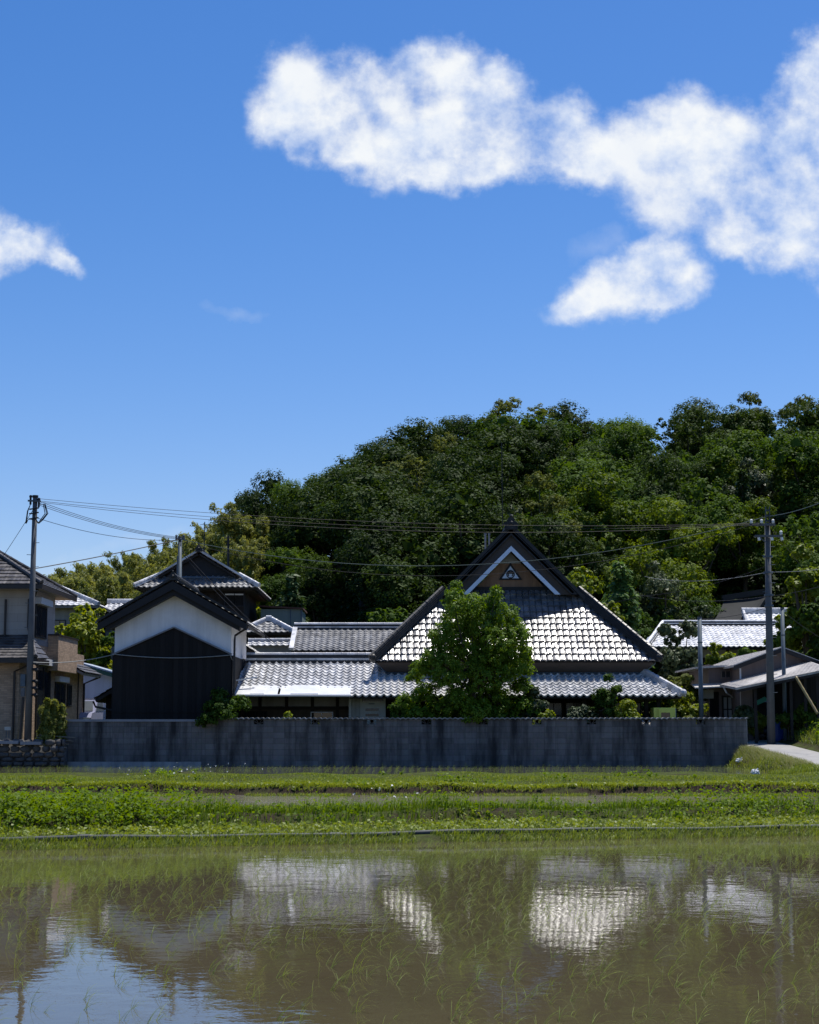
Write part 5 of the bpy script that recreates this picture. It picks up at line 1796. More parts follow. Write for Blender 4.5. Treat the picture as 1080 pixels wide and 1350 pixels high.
def small_car():
    x0, y0 = W(104, 940, 74.8).x, 73.8
    t = thing('parked_car', 'small lavender grey car parked between the brick house and the blue shed', 'car', (x0, y0 + 1.7, 1.25))
    g = float(ground_z(x0, y0)) + .02
    prof = [(0, .28), (0, .75), (.25, .95), (.95, 1.02), (1.45, 1.50), (2.7, 1.54), (3.25, 1.1), (3.4, .8), (3.4, .28)]
    MB().prism([(x0 - .72, y0 + a, g + z) for a, z in prof], (1.44, 0, 0)).build('body', M['car_paint'], t)
    MB().prism([(x0 - .62, y0 + .93, g + 1.04), (x0 + .62, y0 + .93, g + 1.04), (x0 + .54, y0 + 1.39, g + 1.475), (x0 - .54, y0 + 1.39, g + 1.475)], (0, -.015, .012)).build('windscreen', M['glass_grey'], t)
    for sx in (-1, 1):
        MB().prism([(x0 + sx * .722, y0 + 1.15, g + 1.04), (x0 + sx * .722, y0 + 3.0, g + 1.06), (x0 + sx * .722, y0 + 2.65, g + 1.44), (x0 + sx * .722, y0 + 1.5, g + 1.42)], (sx * .012, 0, 0)).build('side_window', M['glass_grey'], t)
        MB().box(x0 + sx * .52 - .13, x0 + sx * .52 + .13, y0 - .02, y0 + .03, g + .62, g + .76).build('headlight', M['insul'], t)
        for a in (.65, 2.75):
            w = MB().tube([(x0 + sx * .58, y0 + a, g + .28), (x0 + sx * .73, y0 + a, g + .28)], .28, 16).build('wheel', M['tyre'], t)
            MB().tube([(x0 + sx * .70, y0 + a, g + .28), (x0 + sx * .74, y0 + a, g + .28)], .17, 14).build('rim', M['steel'], w)


small_car()


# ---- the temple among the trees and the tin workshop
def temple():
    Y = 86.0
    a, b = W(856, 854, Y), W(1052, 851, Y)
    ze = (a.z + b.z) / 2
    t = thing('temple_hall', 'wide temple hall with glaring white hipped tile roof below the wood', 'temple', ((a.x + b.x) / 2, Y + 3, 2.0))
    f, r0, r1 = hip_faces(a.x, b.x, Y, Y + 6, ze, .50)
    zr = W(950, 824, Y + 3).z
    r0 = (W(874, 823, Y + 3).x, Y + 3, zr); r1 = (W(1024, 823, Y + 3).x, Y + 3, zr)
    f = [[(a.x, Y, ze), (b.x, Y, ze), r1, r0], [(b.x, Y, ze), (b.x, Y + 6, ze), r1], [(b.x, Y + 6, ze), (a.x, Y + 6, ze), r0, r1], [(a.x, Y + 6, ze), (a.x, Y, ze), r0]]
    m = MB()
    for p in f:
        tile_roof(m, p, tw=.27, tl=.27, amp=.03)
    rf = m.build('roof', M['tile_temple'], t, fixn=False)
    m = MB()
    for p in f:
        slab(m, p, .12)
    m.build('roof_deck', M['beam'], rf)
    m, m2 = MB(), MB(); ridge(m, r0, r1, .28, .18, .06, light=m2); rg = m.build('ridge', M['tile_dark'], rf); m2.build('ridge_cap', M['tile_temple'], rg)
    for e, r_ in (((a.x - .1, Y - .1, ze), r0), ((b.x + .1, Y - .1, ze), r1)):
        m, m2 = MB(), MB(); ridge(m, e, r_, .26, .14, .09, light=m2); rg = m.build('hip_ridge', M['tile_dark'], rf); m2.build('hip_cap', M['tile_temple'], rg)
    MB().box(a.x + 1.2, b.x - 1.0, Y + 1.2, Y + 5, 1.2, ze + .1).build('wall', M['dark_wood'], t)
    MB().box(a.x + 1.2, b.x - 1.0, Y + 1.12, Y + 1.19, ze - .5, ze - .05).build('frieze', M['plaster_grey'], t)
    for i in range(8):
        x = a.x + 1.3 + i * (b.x - a.x - 2.5) / 7
        MB().box(x - .07, x + .07, Y + 1.05, Y + 1.11, 1.2, ze).build('post', M['beam'], t)
    # second hall to the east, its ridge a little higher
    Y2 = 91.0
    c, d = W(1003, 842, Y2), W(1058, 842, Y2)
    zr = W(1020, 808, Y2 + 3).z
    t2 = thing('temple_hall', 'narrow temple hall with white tiles whose ridge stands above the wide hall', 'temple', ((c.x + d.x) / 2, Y2 + 3, 2.0))
    g1 = [(c.x - .5, Y2, c.z), (d.x, Y2, c.z), (d.x - .1, Y2 + 3, zr), (c.x - .3, Y2 + 3, zr)]
    g2 = [(c.x - .5, Y2 + 6, c.z), (d.x, Y2 + 6, c.z), (d.x - .1, Y2 + 3, zr), (c.x - .3, Y2 + 3, zr)]
    m = MB(); tile_roof(m, g1, tw=.27, tl=.27); tile_roof(m, g2, tw=.3, tl=.3, seg=4)
    rf = m.build('roof', M['tile_temple'], t2, fixn=False)
    m = MB(); slab(m, g1, .1); slab(m, g2, .1); m.build('roof_deck', M['beam'], rf)
    m = MB(); ridge(m, (c.x - .4, Y2 + 3, zr - .02), (d.x, Y2 + 3, zr - .02), .3, .18, .1); ridge(m, (c.x - .5, Y2, c.z), (c.x - .3, Y2 + 3, zr), .2, .1, .08)
    m.build('ridge', M['tile'], rf)
    MB().box(c.x, d.x - .5, Y2 + .7, Y2 + 5.3, 1.5, c.z + .1).build('wall', M['dark_wood'], t2)
    # the steep sheet-covered roof between them, swept up at its east edge
    Yb, Yf = 98.0, 93.5
    t3 = thing('temple_tower', 'steep dark curved sheet roof rising behind the white temple roof', 'temple', (W(970, 800, 96).x, 96, 2.5))
    P = {'rl': W(955, 792, Yb), 'rr': W(1014, 786, Yb), 'el': W(928, 822, Yf), 'er': W(990, 822, Yf)}
    n = 10
    vs, fs = [], []
    for i in range(n + 1):
        v = i / n
        sag = -.55 * math.sin(math.pi * v) * .8
        for j in range(9):
            u = j / 8
            top = P['rl'].lerp(P['rr'], u)
            bot = P['el'].lerp(P['er'], u)
            p = top.lerp(bot, v)
            p.z += sag + .18 * (u ** 6) * (1 - v)
            p.x += .35 * math.sin(math.pi * v) * (u ** 3) * -1
            vs.append(p)
    for i in range(n):
        for j in range(8):
            k = i * 9 + j
            fs.append((k, k + 1, k + 10, k + 9))
    nn = len(vs)
    vs2 = vs + [v + V((0, .05, -.22)) for v in vs]
    fs2 = fs + [tuple(q + nn for q in reversed(f)) for f in fs]
    for i in range(n):
        for e in (0, 8):
            k = i * 9 + e
            fs2.append((k, k + 9, k + 9 + nn, k + nn))
    for j in range(8):
        fs2.append((j, j + 1, j + 1 + nn, j + nn)); k = n * 9 + j; fs2.append((k, k + 1, k + 1 + nn, k + nn))
    r3 = MB().add(vs2, fs2).build('roof', M['copper'], t3)
    back = [P['rl'] + V((0, 0, -.05)), P['rr'] + V((0, 0, -.05)), P['er'] + V((1.6, 8.5, -.3)), P['el'] + V((1.6, 8.5, -.3))]
    MB().prism(back, (0, 0, -.2)).build('rear_slope', M['copper'], r3)
    MB().beam(P['rl'] + V((-.1, 0, -.02)), P['rr'] + V((.15, 0, .16)), .35, .32).build('ridge', M['copper'], r3)
    x0, x1 = P['el'].x + .6, P['er'].x + .2
    MB().box(x0, x1, Yf + .8, Yf + 8, 1.5, P['el'].z + .1).build('wall', M['dark_wood'], t3)
    MB().prism([(x1 + .02, Yf + .8, P['el'].z), (x1 + .02, Yf + 8, P['el'].z), (x1 + .02, Yb, P['rr'].z - .5)], (.1, 0, 0)).build('gable', M['black_trim_and_shade'], t3)


temple()


def workshop():
    Yf, Yb = 66.5, 75.5
    ap = W(1029, 856, Yf)
    c0 = W(976, 876, Yf)
    xl = c0.x
    k = (ap.z - c0.z) / (ap.x - xl)
    xr = ap.x + (ap.x - xl) * 1.15
    zr_ = ap.z - (xr - ap.x) * k
    z0 = 1.35
    t = thing('workshop', 'grey brown tin workshop with low gable, four-pane door and open lean-to', 'shed', (ap.x, 70, z0))
    MB().prism([(xl, Yf, z0 - .3), (xr, Yf, z0 - .3), (xr, Yf, zr_ - .08), (ap.x, Yf, ap.z - .08), (xl, Yf, c0.z - .08)], (0, Yb - Yf, 0)).build('wall', M['shed'], t)
    o = .35
    r = MB()
    for sg, xe, zz in ((-1, xl - .32, c0.z - .32 * k), (1, xr + .3, zr_ - .3 * k)):
        r.prism([(ap.x, Yf - o, ap.z), (xe, Yf - o, zz), (xe, Yf - o, zz + .07), (ap.x, Yf - o, ap.z + .07)], (0, Yb - Yf + 2 * o, 0))
        n = 46
        for i in range(n):      # corrugations
            y = Yf - o + (i + .5) * (Yb - Yf + 2 * o) / n
            r.beam((ap.x, y, ap.z + .07), (xe, y, zz + .07), .10, .022)
    rf = r.build('roof', M['shed_roof'], t)
    m = MB()
    for sg, xe, zz in ((-1, xl - .32, c0.z - .32 * k), (1, xr + .3, zr_ - .3 * k)):
        m.prism([(ap.x, Yf - o - .03, ap.z + .05), (xe, Yf - o - .03, zz + .05), (xe, Yf - o - .03, zz - .12), (ap.x, Yf - o - .03, ap.z - .12)], (0, .028, 0))
    m.build('fascia', M['black_trim_and_shade'], rf)
    # corner trim, small high window and the door canopy on the field side of the west wing
    MB().box(xl - .03, xl + .03, Yf - .03, Yf - .002, z0, c0.z - .15).build('corner_trim', M['white_metal'], t)
    yw = 70.0
    a, b, z1 = W(925, 870, yw), W(977, 870, yw), 0
    zt = W(926, 878, yw).z
    wg = MB().prism([(a.x, yw - 1.6, z0 - .3), (xl + .1, yw - 1.6, z0 - .3), (xl + .1, yw - 1.6, c0.z - .12), (a.x, yw - 1.6, zt)], (0, 6, 0)).build('wing_wall', M['shed'], t)
    y = yw - 1.6
    a2 = W(918, 882, y)
    r2 = MB().prism([(a2.x - .1, y - .35, a2.z), (xl + .05, y - .35, c0.z - .02), (xl + .05, y - .35, c0.z + .06), (a2.x - .1, y - .35, a2.z + .07)], (0, 6.6, 0)).build('wing_roof', M['shed_roof'], t)
    win(t, 'y', W(951, 890, y).x, W(962.5, 890, y).x, W(0, 893, y).z, W(0, 885, y).z, y, M['shed'], M['glass'], 'window', bars=(1, 0), fw=.04)
    zc = W(0, 907, y).z
    MB().prism([(W(912, 905, y).x, y - .9, zc - .05), (W(977, 905, y).x, y - .9, zc + .04), (W(977, 905, y).x, y, zc + .18), (W(912, 905, y).x, y, zc + .10)], (0, 0, .05)).build('canopy', M['shed_roof'], t)
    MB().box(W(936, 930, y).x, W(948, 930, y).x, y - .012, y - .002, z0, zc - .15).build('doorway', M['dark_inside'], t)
    MB().box(W(925, 912, y).x, W(941, 912, y).x, y - .016, y - .003, zc - .42, zc - .08).build('sign_board', M['plaster_grey'], t)
    win(t, 'y', W(954, 930, y).x, W(964.5, 930, y).x, z0 + .25, W(0, 919.5, y).z, y, M['beam'], M['plaster_grey'], 'door', bars=(1, 2), fw=.07)
    m = MB()
    p, q = W(954, 906, y - .9), W(969, 922, y)
    m.tube([(p.x, y - .9, zc + .02), (p.x + .12, y - .85, zc - .2), (q.x, y - .1, zc - .45), (q.x, y - .06, z0)], .035, 8)
    m.build('drainpipe', M['white_metal'], t)
    # open lean-to along the gable side
    y0 = 63.2
    e0, e1 = W(971, 909.5, y0), W(1095, 884, y0)
    i0, i1 = W(974, 905, Yf), W(1095, 874, Yf)
    r = MB().prism([e0, (e1.x, y0, e1.z), (e1.x, Yf, i1.z), (e0.x, Yf, i0.z)], (0, 0, .06))
    n = 40
    for i in range(n):
        f0 = (i + .5) / n
        A = V(e0).lerp(e1, f0); B = V((e0.x + (e1.x - e0.x) * f0, Yf, i0.z + (i1.z - i0.z) * f0))
        r.beam((A.x, y0 - .02, A.z + .06), (B.x, Yf, B.z + .06), .09, .022)
    lr = r.build('lean_to_roof', M['shed_roof'], t)
    m = MB().prism([(e0.x, y0 + .02, e0.z - .10), (e1.x, y0 + .02, e1.z - .10), (e1.x, y0 + .02, e1.z - .005), (e0.x, y0 + .02, e0.z - .005)], (0, .05, 0))
    m.build('lean_to_beam', M['beam'], lr)
    for px in (996, 1043, 1062, 1078):
        x = W(px, 930, y0 + .3).x
        zt = e0.z + (x - e0.x) / (e1.x - e0.x) * (e1.z - e0.z)
        MB().box(x - .05, x + .05, y0 + .2, y0 + .3, z0 - .2, zt - .02).build('post', M['beam'], t)
    for px0, px1, mt in ((977, 992, 'shed'), (1045, 1095, 'dark_wood')):
        x0, x1 = W(px0, 930, 65.6).x, W(px1, 930, 65.6).x
        MB().box(x0, x1, 65.5, 65.58, z0 - .2, e0.z + .1 + (x0 - e0.x) * .18).build('lean_to_wall', M[mt], t)
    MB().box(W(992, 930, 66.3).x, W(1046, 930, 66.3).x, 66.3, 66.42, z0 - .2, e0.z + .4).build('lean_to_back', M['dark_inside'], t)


workshop()


def yard_goods():
    # things kept under the lean-to and round the yard
    y, z0 = 65.0, 1.3
    x = W(1023, 930, y).x
    t = thing('plastic_drum', 'blue plastic drum standing in the dark workshop lean-to', 'drum', (x, y, z0))
    MB().tube([(x, y, z0), (x, y, z0 + .12), (x, y, z0 + .45), (x, y, z0 + .85), (x, y, z0 + .92)], [.25, .28, .30, .28, .24], 18).build('drum_body', M['blue_plastic'], t)
    MB().tube([(x, y, z0 + .92), (x, y, z0 + .96)], .22, 16).build('lid', M['beam'], t)
    x = W(1000, 925, 65.2).x
    z = W(1000, 924, 65.2).z
    t = thing('green_tarp', 'folded green tarpaulin hung in the workshop lean-to', 'tarpaulin', (x, 65.2, z))
    m = MB()
    pts = [(-.18, 0, -.05), (.05, .02, .06), (.25, 0, .16), (.42, .02, .02), (.2, .01, -.06), (-.02, 0, -.16)]
    m.prism([(x + a, 65.2 + b, z + c) for a, b, c in pts], (0, .06, 0))
    m.prism([(x - .1, 65.16, z + .0), (x + .34, 65.16, z + .10), (x + .30, 65.16, z + .02), (x, 65.16, z - .12)], (0, .03, 0))
    m.build('tarp_cloth', M['green_net'], t)
    a, b = W(1054, 892, 62.6), W(1078, 941, 62.6)
    t = thing('bamboo_prop', 'long yellow bamboo pole leaning against the workshop lean-to', 'pole', b)
    pts, rd = [], []
    for i in range(25):
        f = i / 24
        pts.append(V(b).lerp(V((a.x, 63.15, a.z)), f)); rd.append(.050 * (1.12 if i % 4 == 0 else 1.0))
    MB().tube(pts, rd, 10).build('pole_cane', M['bamboo_pole'], t, smooth=True)
    # the lime green kennel-like box behind the wall
    y = 63.0
    p0, p1 = W(862, 933, y), W(891, 947, y)
    t = thing('lime_box', 'lime green metal box with a dark square opening standing beside the farmhouse eave', 'box', ((p0.x + p1.x) / 2, y + .4, 1.3))
    MB().box(p0.x, p1.x, y, y + .8, 1.3, p0.z).build('cabinet', M['lime'], t)
    q0, q1 = W(868, 934.5, y), W(888, 947, y)
    m = MB()
    i0, i1 = W(871.5, 939.5, y), W(883.5, 948, y)
    m.box(q0.x, q1.x, y - .06, y - .002, i0.z, q0.z); m.box(q0.x, i0.x, y - .06, y - .002, 1.3, i0.z); m.box(i1.x, q1.x, y - .06, y - .002, 1.3, i0.z)
    m.build('frame', M['lime'], t)
    MB().box(i0.x, i1.x, y - .02, y - .003, 1.3, i0.z).build('opening', M['glass'], t)
    MB().box(p1.x + .002, p1.x + .02, y - .0, y + .8, 1.3, p0.z - .02).build('side_edge', M['blue_plastic'], t)
    # a blue-grey car bonnet in the dark doorway
    for (px, py, Y) in ((995.5, 1017.5, 51.0), (975.5, 1007, 58.8)):
        p = W(px, py, Y)
        lab = 'crumpled white plastic bag lying in the grass near the lane' if px > 980 else 'crumpled white plastic bag lying at the foot of the block wall'
        zg = float(ground_z(p.x, Y))
        zg = max(zg, .45)
        t = thing('plastic_bag', lab, 'bag', (p.x, Y, zg))
        bm = bmesh.new()
        bmesh.ops.create_icosphere(bm, subdivisions=3, radius=.13)
        for v in bm.verts:
            d = v.co.normalized()
            f = 1 + .28 * math.sin(9 * d.x + 3 * d.z + px) * math.sin(8 * d.y + 2) + .16 * math.sin(17 * d.z + 6 * d.x)
            v.co = V((d.x * .125, d.y * .09, d.z * .085)) * f
            if v.co.z < -.05:
                v.co.z = -.05
        mb = MB().add([V(v.co) + V((p.x, Y, zg + .05)) for v in bm.verts], [tuple(v.index for v in f.verts) for f in bm.faces])
        mb.tube([(p.x + .03, Y, zg + .09), (p.x + .07, Y, zg + .14), (p.x + .09, Y, zg + .17)], [.035, .02, .03], 7)
        bm.free()
        mb.build('bag_film', M['paper_white'], t)


yard_goods()
# ------------------------------------------------------------------ walls by the paddy
def block_wall():
    y0, y1 = 60.92, 61.10
    def cap_wave(m, x0, x1, z, amp=.045, per=.185, ov=.09):
        n = int((x1 - x0) / per) * 6
        top, pr = [], []
        for i in range(n + 1):
            x = x0 + (x1 - x0) * i / n
            h = amp * abs(math.sin(math.pi * (x - x0) / per))
            pr.append((x, h))
        vs, fs = [], []
        for x, h in pr:
            vs += [(x, y0 - ov, z + h - .02), (x, y0 - ov, z + h + .02), (x, y1 + ov, z + h + .02), (x, y1 + ov, z + h - .02)]
        for i in range(n):
            a = i * 4
            for k in range(4):
                fs.append((a + k, a + (k + 1) % 4, a + 4 + (k + 1) % 4, a + 4 + k))
        m.add(vs, fs)
    xa, xm, xb = W(85, 980, y0).x, W(266, 980, y0).x, W(985, 980, y0).x
    zt = W(540, 946.5, y0).z
    t = thing('block_wall', 'long dark concrete block wall with scalloped tile coping and pierced fan blocks', 'wall', ((xm + xb) / 2, 61, .45))
    zc = zt - .045
    m = MB().box(xm, xb, y0, y1, .25, zc - .21)
    op = [W(px, 950, y0).x for px in (341, 415, 490, 562, 636, 708, 780, 852, 924)]
    xs = [xm] + [q for x in op for q in (x - .195, x + .195)] + [xb]
    for i in range(0, len(xs), 2):
        m.box(xs[i], xs[i + 1], y0, y1, zc - .21, zc)
    m.build('wall_body', M['block'], t)
    m = MB().box(xb, xb + .02, y0 - .01, y1 + .01, .3, zc); m.build('end_face', M['concrete'], t)
    m = MB(); cap_wave(m, xm, xb + .05, zc); m.build('coping', M['tile_old'], t, fixn=False)
    for x in op:
        m = MB()
        za, zb = zc - .208, zc - .002
        m.box(x - .194, x + .194, y0 + .01, y1 - .01, za, za + .028); m.box(x - .194, x + .194, y0 + .01, y1 - .01, zb - .022, zb)
        m.box(x - .194, x - .166, y0 + .01, y1 - .01, za + .028, zb - .022); m.box(x + .166, x + .194, y0 + .01, y1 - .01, za + .028, zb - .022)
        for a in (-58, -30, 0, 30, 58):
            dx, dz = math.sin(R(a)), math.cos(R(a))
            L = min(.15 / max(abs(dx), .01), .155 / max(dz, .01))
            m.beam((x, (y0 + y1) / 2, za + .025), (x + dx * L, (y0 + y1) / 2, za + .025 + dz * L), .1, .016, up=V((dz, 0, -dx)))
        m.build('fan_block', M['block'], t)
    # shorter wall at the west with a pale flat cap
    z2 = W(200, 951.5, y0).z
    t = thing('block_wall', 'shorter concrete block wall with pale flat cap in front of the storehouse', 'wall', ((xa + xm) / 2, 61, .45))
    MB().box(xa, xm - .004, y0 + .02, y1, .25, z2).build('wall_body', M['block'], t)
    MB().box(xa - .03, xm - .004, y0 - .02, y1 + .03, z2 + .002, z2 + .085).build('cap_slab', M['slab'], t)
    MB().box(xa - .02, xm - .006, y0 - .06, y0 + .018, .2, .62).build('footing', M['concrete'], t)


block_wall()


def stone_bank():
    y0 = 60.1
    xa, xb = -19.0, W(84, 980, y0).x
    zt = W(40, 979, y0).z
    t = thing('stone_wall', 'low rough stone retaining wall below the cream house with concrete slabs on top', 'wall', ((xa + xb) / 2, y0, .45))
    m = MB().box(xa, xb, y0 + .25, 61.05, .2, zt - .05)
    r = random.Random(3)
    z = .3
    while z < zt - .05:
        h = r.uniform(.16, .26)
        x = xa
        while x < xb - .05:
            w = r.uniform(.22, .5)
            ww = min(w, xb - x)
            bm = bmesh.new()
            bmesh.ops.create_icosphere(bm, subdivisions=2, radius=1)
            sd_ = r.random() * 9
            cx, cy, cz = x + ww / 2, y0 + .28 + r.uniform(-.05, .06), z + h / 2
            vs = []
            for v in bm.verts:
                d = v.co.normalized()
                k = 1 + .12 * math.sin(5 * d.x + sd_) + .1 * math.sin(7 * d.z + 2 * sd_)
                q = [abs(c) ** .6 * (1 if c > 0 else -1) for c in d]
                vs.append((cx + q[0] * ww * .47 * k, cy + q[1] * .2 * k, cz + q[2] * h * .48 * k))
            m.add(vs, [tuple(v.index for v in f.verts) for f in bm.faces])
            bm.free()
            x += w
        z += h * .92
    m.build('stonework', M['stone'], t, smooth=True)
    x1, x2 = W(24, 978, y0).x, W(27, 978, y0).x
    e = W(54, 978, y0).x
    for (p, q, dz) in ((xa, x1, 0), (x2, e, -.03)):
        MB().box(p, q, y0 - .05, y0 + .75, zt - .045 + dz, zt + .06 + dz).build('top_slab', M['slab'], t)
    # weathered planks lying beside the slabs
    p = W(62, 975, 60.4)
    t = thing('plank_stack', 'loose stack of weathered grey planks beside the block wall end', 'planks', (p.x, 60.5, zt - .1))
    for i in range(5):
        A = V((p.x - .55 + .06 * i, 60.3 + .07 * i, zt - .06 + .075 * i)); B = A + V((1.25, .1, -.14 + .05 * (i % 3)))
        MB().beam(A, B, .14, .035).build('plank', M['bark_pale'], t)
    p = W(10, 966, 61.4)
    t = thing('ground_sign', 'small blank white sign on two thin stakes beside the brick wall', 'sign', (p.x, 61.4, 1.2))
    z = W(10, 960.5, 61.4).z
    MB().box(p.x - .11, p.x + .11, 61.38, 61.40, z - .06, z + .06).build('plate', M['pale_door'], t)
    for dx in (-.05, .05):
        MB().box(p.x + dx - .012, p.x + dx + .012, 61.402, 61.42, 1.1, z + .05).build('stake', M['steel'], t)
    # low kerb along the lane by the meadow with planted stones
    x0 = W(988, 965, 66.5).x
    t = thing('stone_wall', 'short dark stone edging of the workshop yard behind the lane', 'wall', (x0 + .8, 66.3, 1.3))
    m = MB()
    r = random.Random(11)
    for i in range(16):
        x = x0 - .2 + i * .2
        for j in range(3):
            c = V((x + r.uniform(-.05, .05), 66.0 + r.uniform(-.08, .08), 1.32 + .17 * j))
            if i > 9 and j > 1:
                continue
            m.ball(c, .12, 9, 6, sq=(r.uniform(.8, 1.3), .9, r.uniform(.7, .95)))
    m.build('stonework', M['stone'], t, smooth=True)


stone_bank()


# ------------------------------------------------------------------ poles and wires
def insulator(m, p, r=.05):
    p = V(p)
    m.tube([p, p + V((0, 0, .05)), p + V((0, 0, .07)), p + V((0, 0, .12)), p + V((0, 0, .16))], [r * .6, r, r * .7, r, r * .4], 10)


def poles():
    # west pole
    Y = 60.7
    b, a = W(36.5, 975, Y), W(46.5, 656, Y)
    t = thing('utility_pole', 'tall grey utility pole standing before the cream house with cable loops near its top', 'pole', (b.x, Y, 1.2))
    MB().tube([(b.x, Y, 1.0), b.lerp(a, .5), a], [.135, .105, .085], 16).build('shaft', M['pole'], t, smooth=True)
    def at(py):
        f = (py - 975) / (656 - 975)
        return b.lerp(a, f)
    m = MB().tube([a, a + V((0, 0, .08))], .11, 12)
    m.build('top_cap', M['wire'], t)
    p = at(661)
    m = MB()
    for dx, dz, h in ((-.16, -.02, .34), (.14, -.12, .34)):
        m.tube([p + V((dx, -.02, dz - .1)), p + V((dx, -.02, dz + h - .1))], .038, 10)
        m.tube([p + V((dx, -.02, dz + .16)), p + V((dx, -.02, dz + .22))], .052, 10)
    m.build('fuse', M['wire'], t)
    m = MB().beam(p + V((-.24, -.1, -.02)), p + V((.22, -.1, -.04)), .06, .06); m.build('bracket', M['steel'], t)
    for py in (672, 678, 685):
        q = at(py)
        MB().beam(q + V((-.17, -.12, -.03)), q + V((.17, -.12, .02)), .045, .045).build('bracket', M['wire'], t)
    m = MB()
    for i, (dx, dp) in enumerate(((.30, .0), (.24, -.04), (.34, .05))):
        s = p + V((.14, 0, -.1)); e = at(685) + V((.05, -.1, 0))
        m.tube([s, s + V((dx * .7, -.05, -.02)), s + V((dx, -.05, -.35)), e + V((dx * .8, -.05, -.05)), e + V((dx * .4, 0, -.16)), e], .016, 6)
    for dx in (.22, .27):
        s = p + V((-.16, 0, -.1)); e = at(686) + V((-.05, -.1, 0))
        m.tube([s, s + V((-dx * .4, 0, -.25)), s + V((-dx * .6, 0, -.7)), e + V((-.15, 0, .02)), e], .014, 6)
    m.build('cable_loop', M['wire'], t)
    m = MB()
    for i, py in enumerate(range(717, 880, 16)):
        q = at(py)
        m.tube([q + V((0, -.08, 0)), q + V(((-1) ** i * .22, -.10, .01))], .011, 6)
    m.build('step_bolt', M['steel'], t)
    q = at(900)
    MB().box(q.x - .30, q.x - .13, Y - .12, Y + .06, W(0, 905, Y).z, W(0, 889, Y).z).build('meter_box', M['steel'], t)
    MB().box(q.x - .28, q.x - .14, Y - .10, Y + .06, W(0, 918, Y).z, W(0, 907, Y).z).build('meter_box', M['pole'], t)
    m = MB()
    for py in (876, 884, 899, 908, 917):
        r = at(py)
        m.tube([r + V((.12, -.06, 0)), r + V((.26, -.06, .02))], .05, 8); m.ball(r + V((.25, -.06, -.02)), .075, 8, 5)
    m.build('bracket_bolt', M['wire'], t)
    q = at(950)
    MB().tube([(q.x - .28, Y - .05, 1.1), at(920) + V((-.2, -.05, 0))], .045, 8).build('conduit', M['brown_metal'], t)
    # east pole
    Y = 63.0
    b, a = W(1016.5, 955, Y), W(1011.5, 668, Y)
    t = thing('utility_pole', 'concrete utility pole with two crossarms and white insulators before the workshop', 'pole', (b.x, Y, 1.3))
    def at2(py):
        return b.lerp(a, (py - 955) / (668 - 955))
    c = at2(690)
    MB().tube([(b.x, Y, .9), b.lerp(c, .5), c], [.155, .125, .100], 18).build('shaft', M['pole'], t, smooth=True)
    m = MB()
    for dx in (-.075, .075):
        m.beam(at2(700) + V((dx, -.02, 0)), a + V((dx, -.02, 0)), .08, .12, up=V((0, -1, 0)))
    for py in (673, 680, 687):
        q = at2(py); m.box(q.x - .07, q.x + .07, Y - .05, Y - .01, q.z - .03, q.z + .03)
    m.build('top_bracket', M['steel'], t)
    for py, xl, xr, ins in ((692.5, 987, 1020.5, (989.5, 1003, 1018)), (707.5, 994, 1030, (1028.5,))):
        z = W(1011, py, Y).z
        x0, x1 = W(xl, py, Y).x, W(xr, py, Y).x
        arm = MB().box(x0, x1, Y - .24, Y - .15, z - .04, z + .04).build('crossarm', M['pole'], t)
        for px in ins:
            m = MB(); insulator(m, (W(px, py, Y).x, Y - .195, z + .045), .06); m.build('insulator', M['insul'], arm)
        if py > 700:
            for px in (999, 1016, 1029):
                x = W(px, py, Y).x
                MB().tube([(x, Y - .2, z - .05), (x + .02, Y - .2, z - .16)], .05, 8).build('insulator', M['insul'], arm)
    p = at2(713)
    MB().beam((W(1000, 709, Y).x, Y - .18, W(1000, 709, Y).z), (p.x - .1, Y - .16, p.z - .12), .03, .03).build('brace', M['steel'], t)
    m = MB()
    for i, py in enumerate(range(722, 930, 12)):
        q = at2(py)
        m.tube([q + V((0, -.1, 0)), q + V(((-1) ** i * .24, -.12, .01))], .012, 6)
    m.build('step_bolt', M['steel'], t)
    m = MB()
    for py in (735, 756, 786, 800):
        q = at2(py)
        m.tube([q + V((0, 0, -.03)), q + V((0, 0, .04))], .17, 14)
    m.build('strap', M['steel'], t)
    # slim steel poles
    for (px0, py0, px1, py1, Y, r, lab) in (
            (924.5, 945, 922.5, 815, 64.6, .088, 'blue grey steel pole standing behind the wall beside the farmhouse'),
            (1035, 945, 1031.5, 803, 64.2, .075, 'thin blue grey steel pole standing before the workshop lean-to'),
            (238.5, 800, 237.5, 709, 70.0, .085, 'slim galvanised pole rising behind the storehouse ridge carrying the wires')):
        b, a = W(px0, py0, Y), W(px1, py1, Y)
        t = thing('steel_pole', lab, 'pole', (b.x, Y, 1.2))
        MB().tube([(b.x, Y, .9), a], [r * 1.05, r * .92], 14).build('shaft', M['steel'], t, smooth=True)
        MB().tube([a, a + V((0, 0, .05))], r * 1.0, 12).build('cap', M['pole'], t)
        m = MB()
        for f in (.62, .8):
            q = V((b.x, Y, 1.2)).lerp(a, f); m.tube([q, q + V((0, 0, .05))], r * 1.18, 12)
        m.build('band', M['steel'], t)
        if px0 < 300:
            m = MB().beam(a + V((-.18, -.12, -.10)), a + V((.22, -.12, -.10)), .06, .06)
            insulator(m, a + V((-.14, -.12, -.04)), .05); insulator(m, a + V((.16, -.12, -.04)), .05)
            m.build('arm', M['steel'], t)
            MB().tube([(b.x - .16, Y - .05, a.z - 1.6), (b.x - .16, Y - .05, a.z - .75)], .03, 8).build('side_pipe', M['steel'], t)
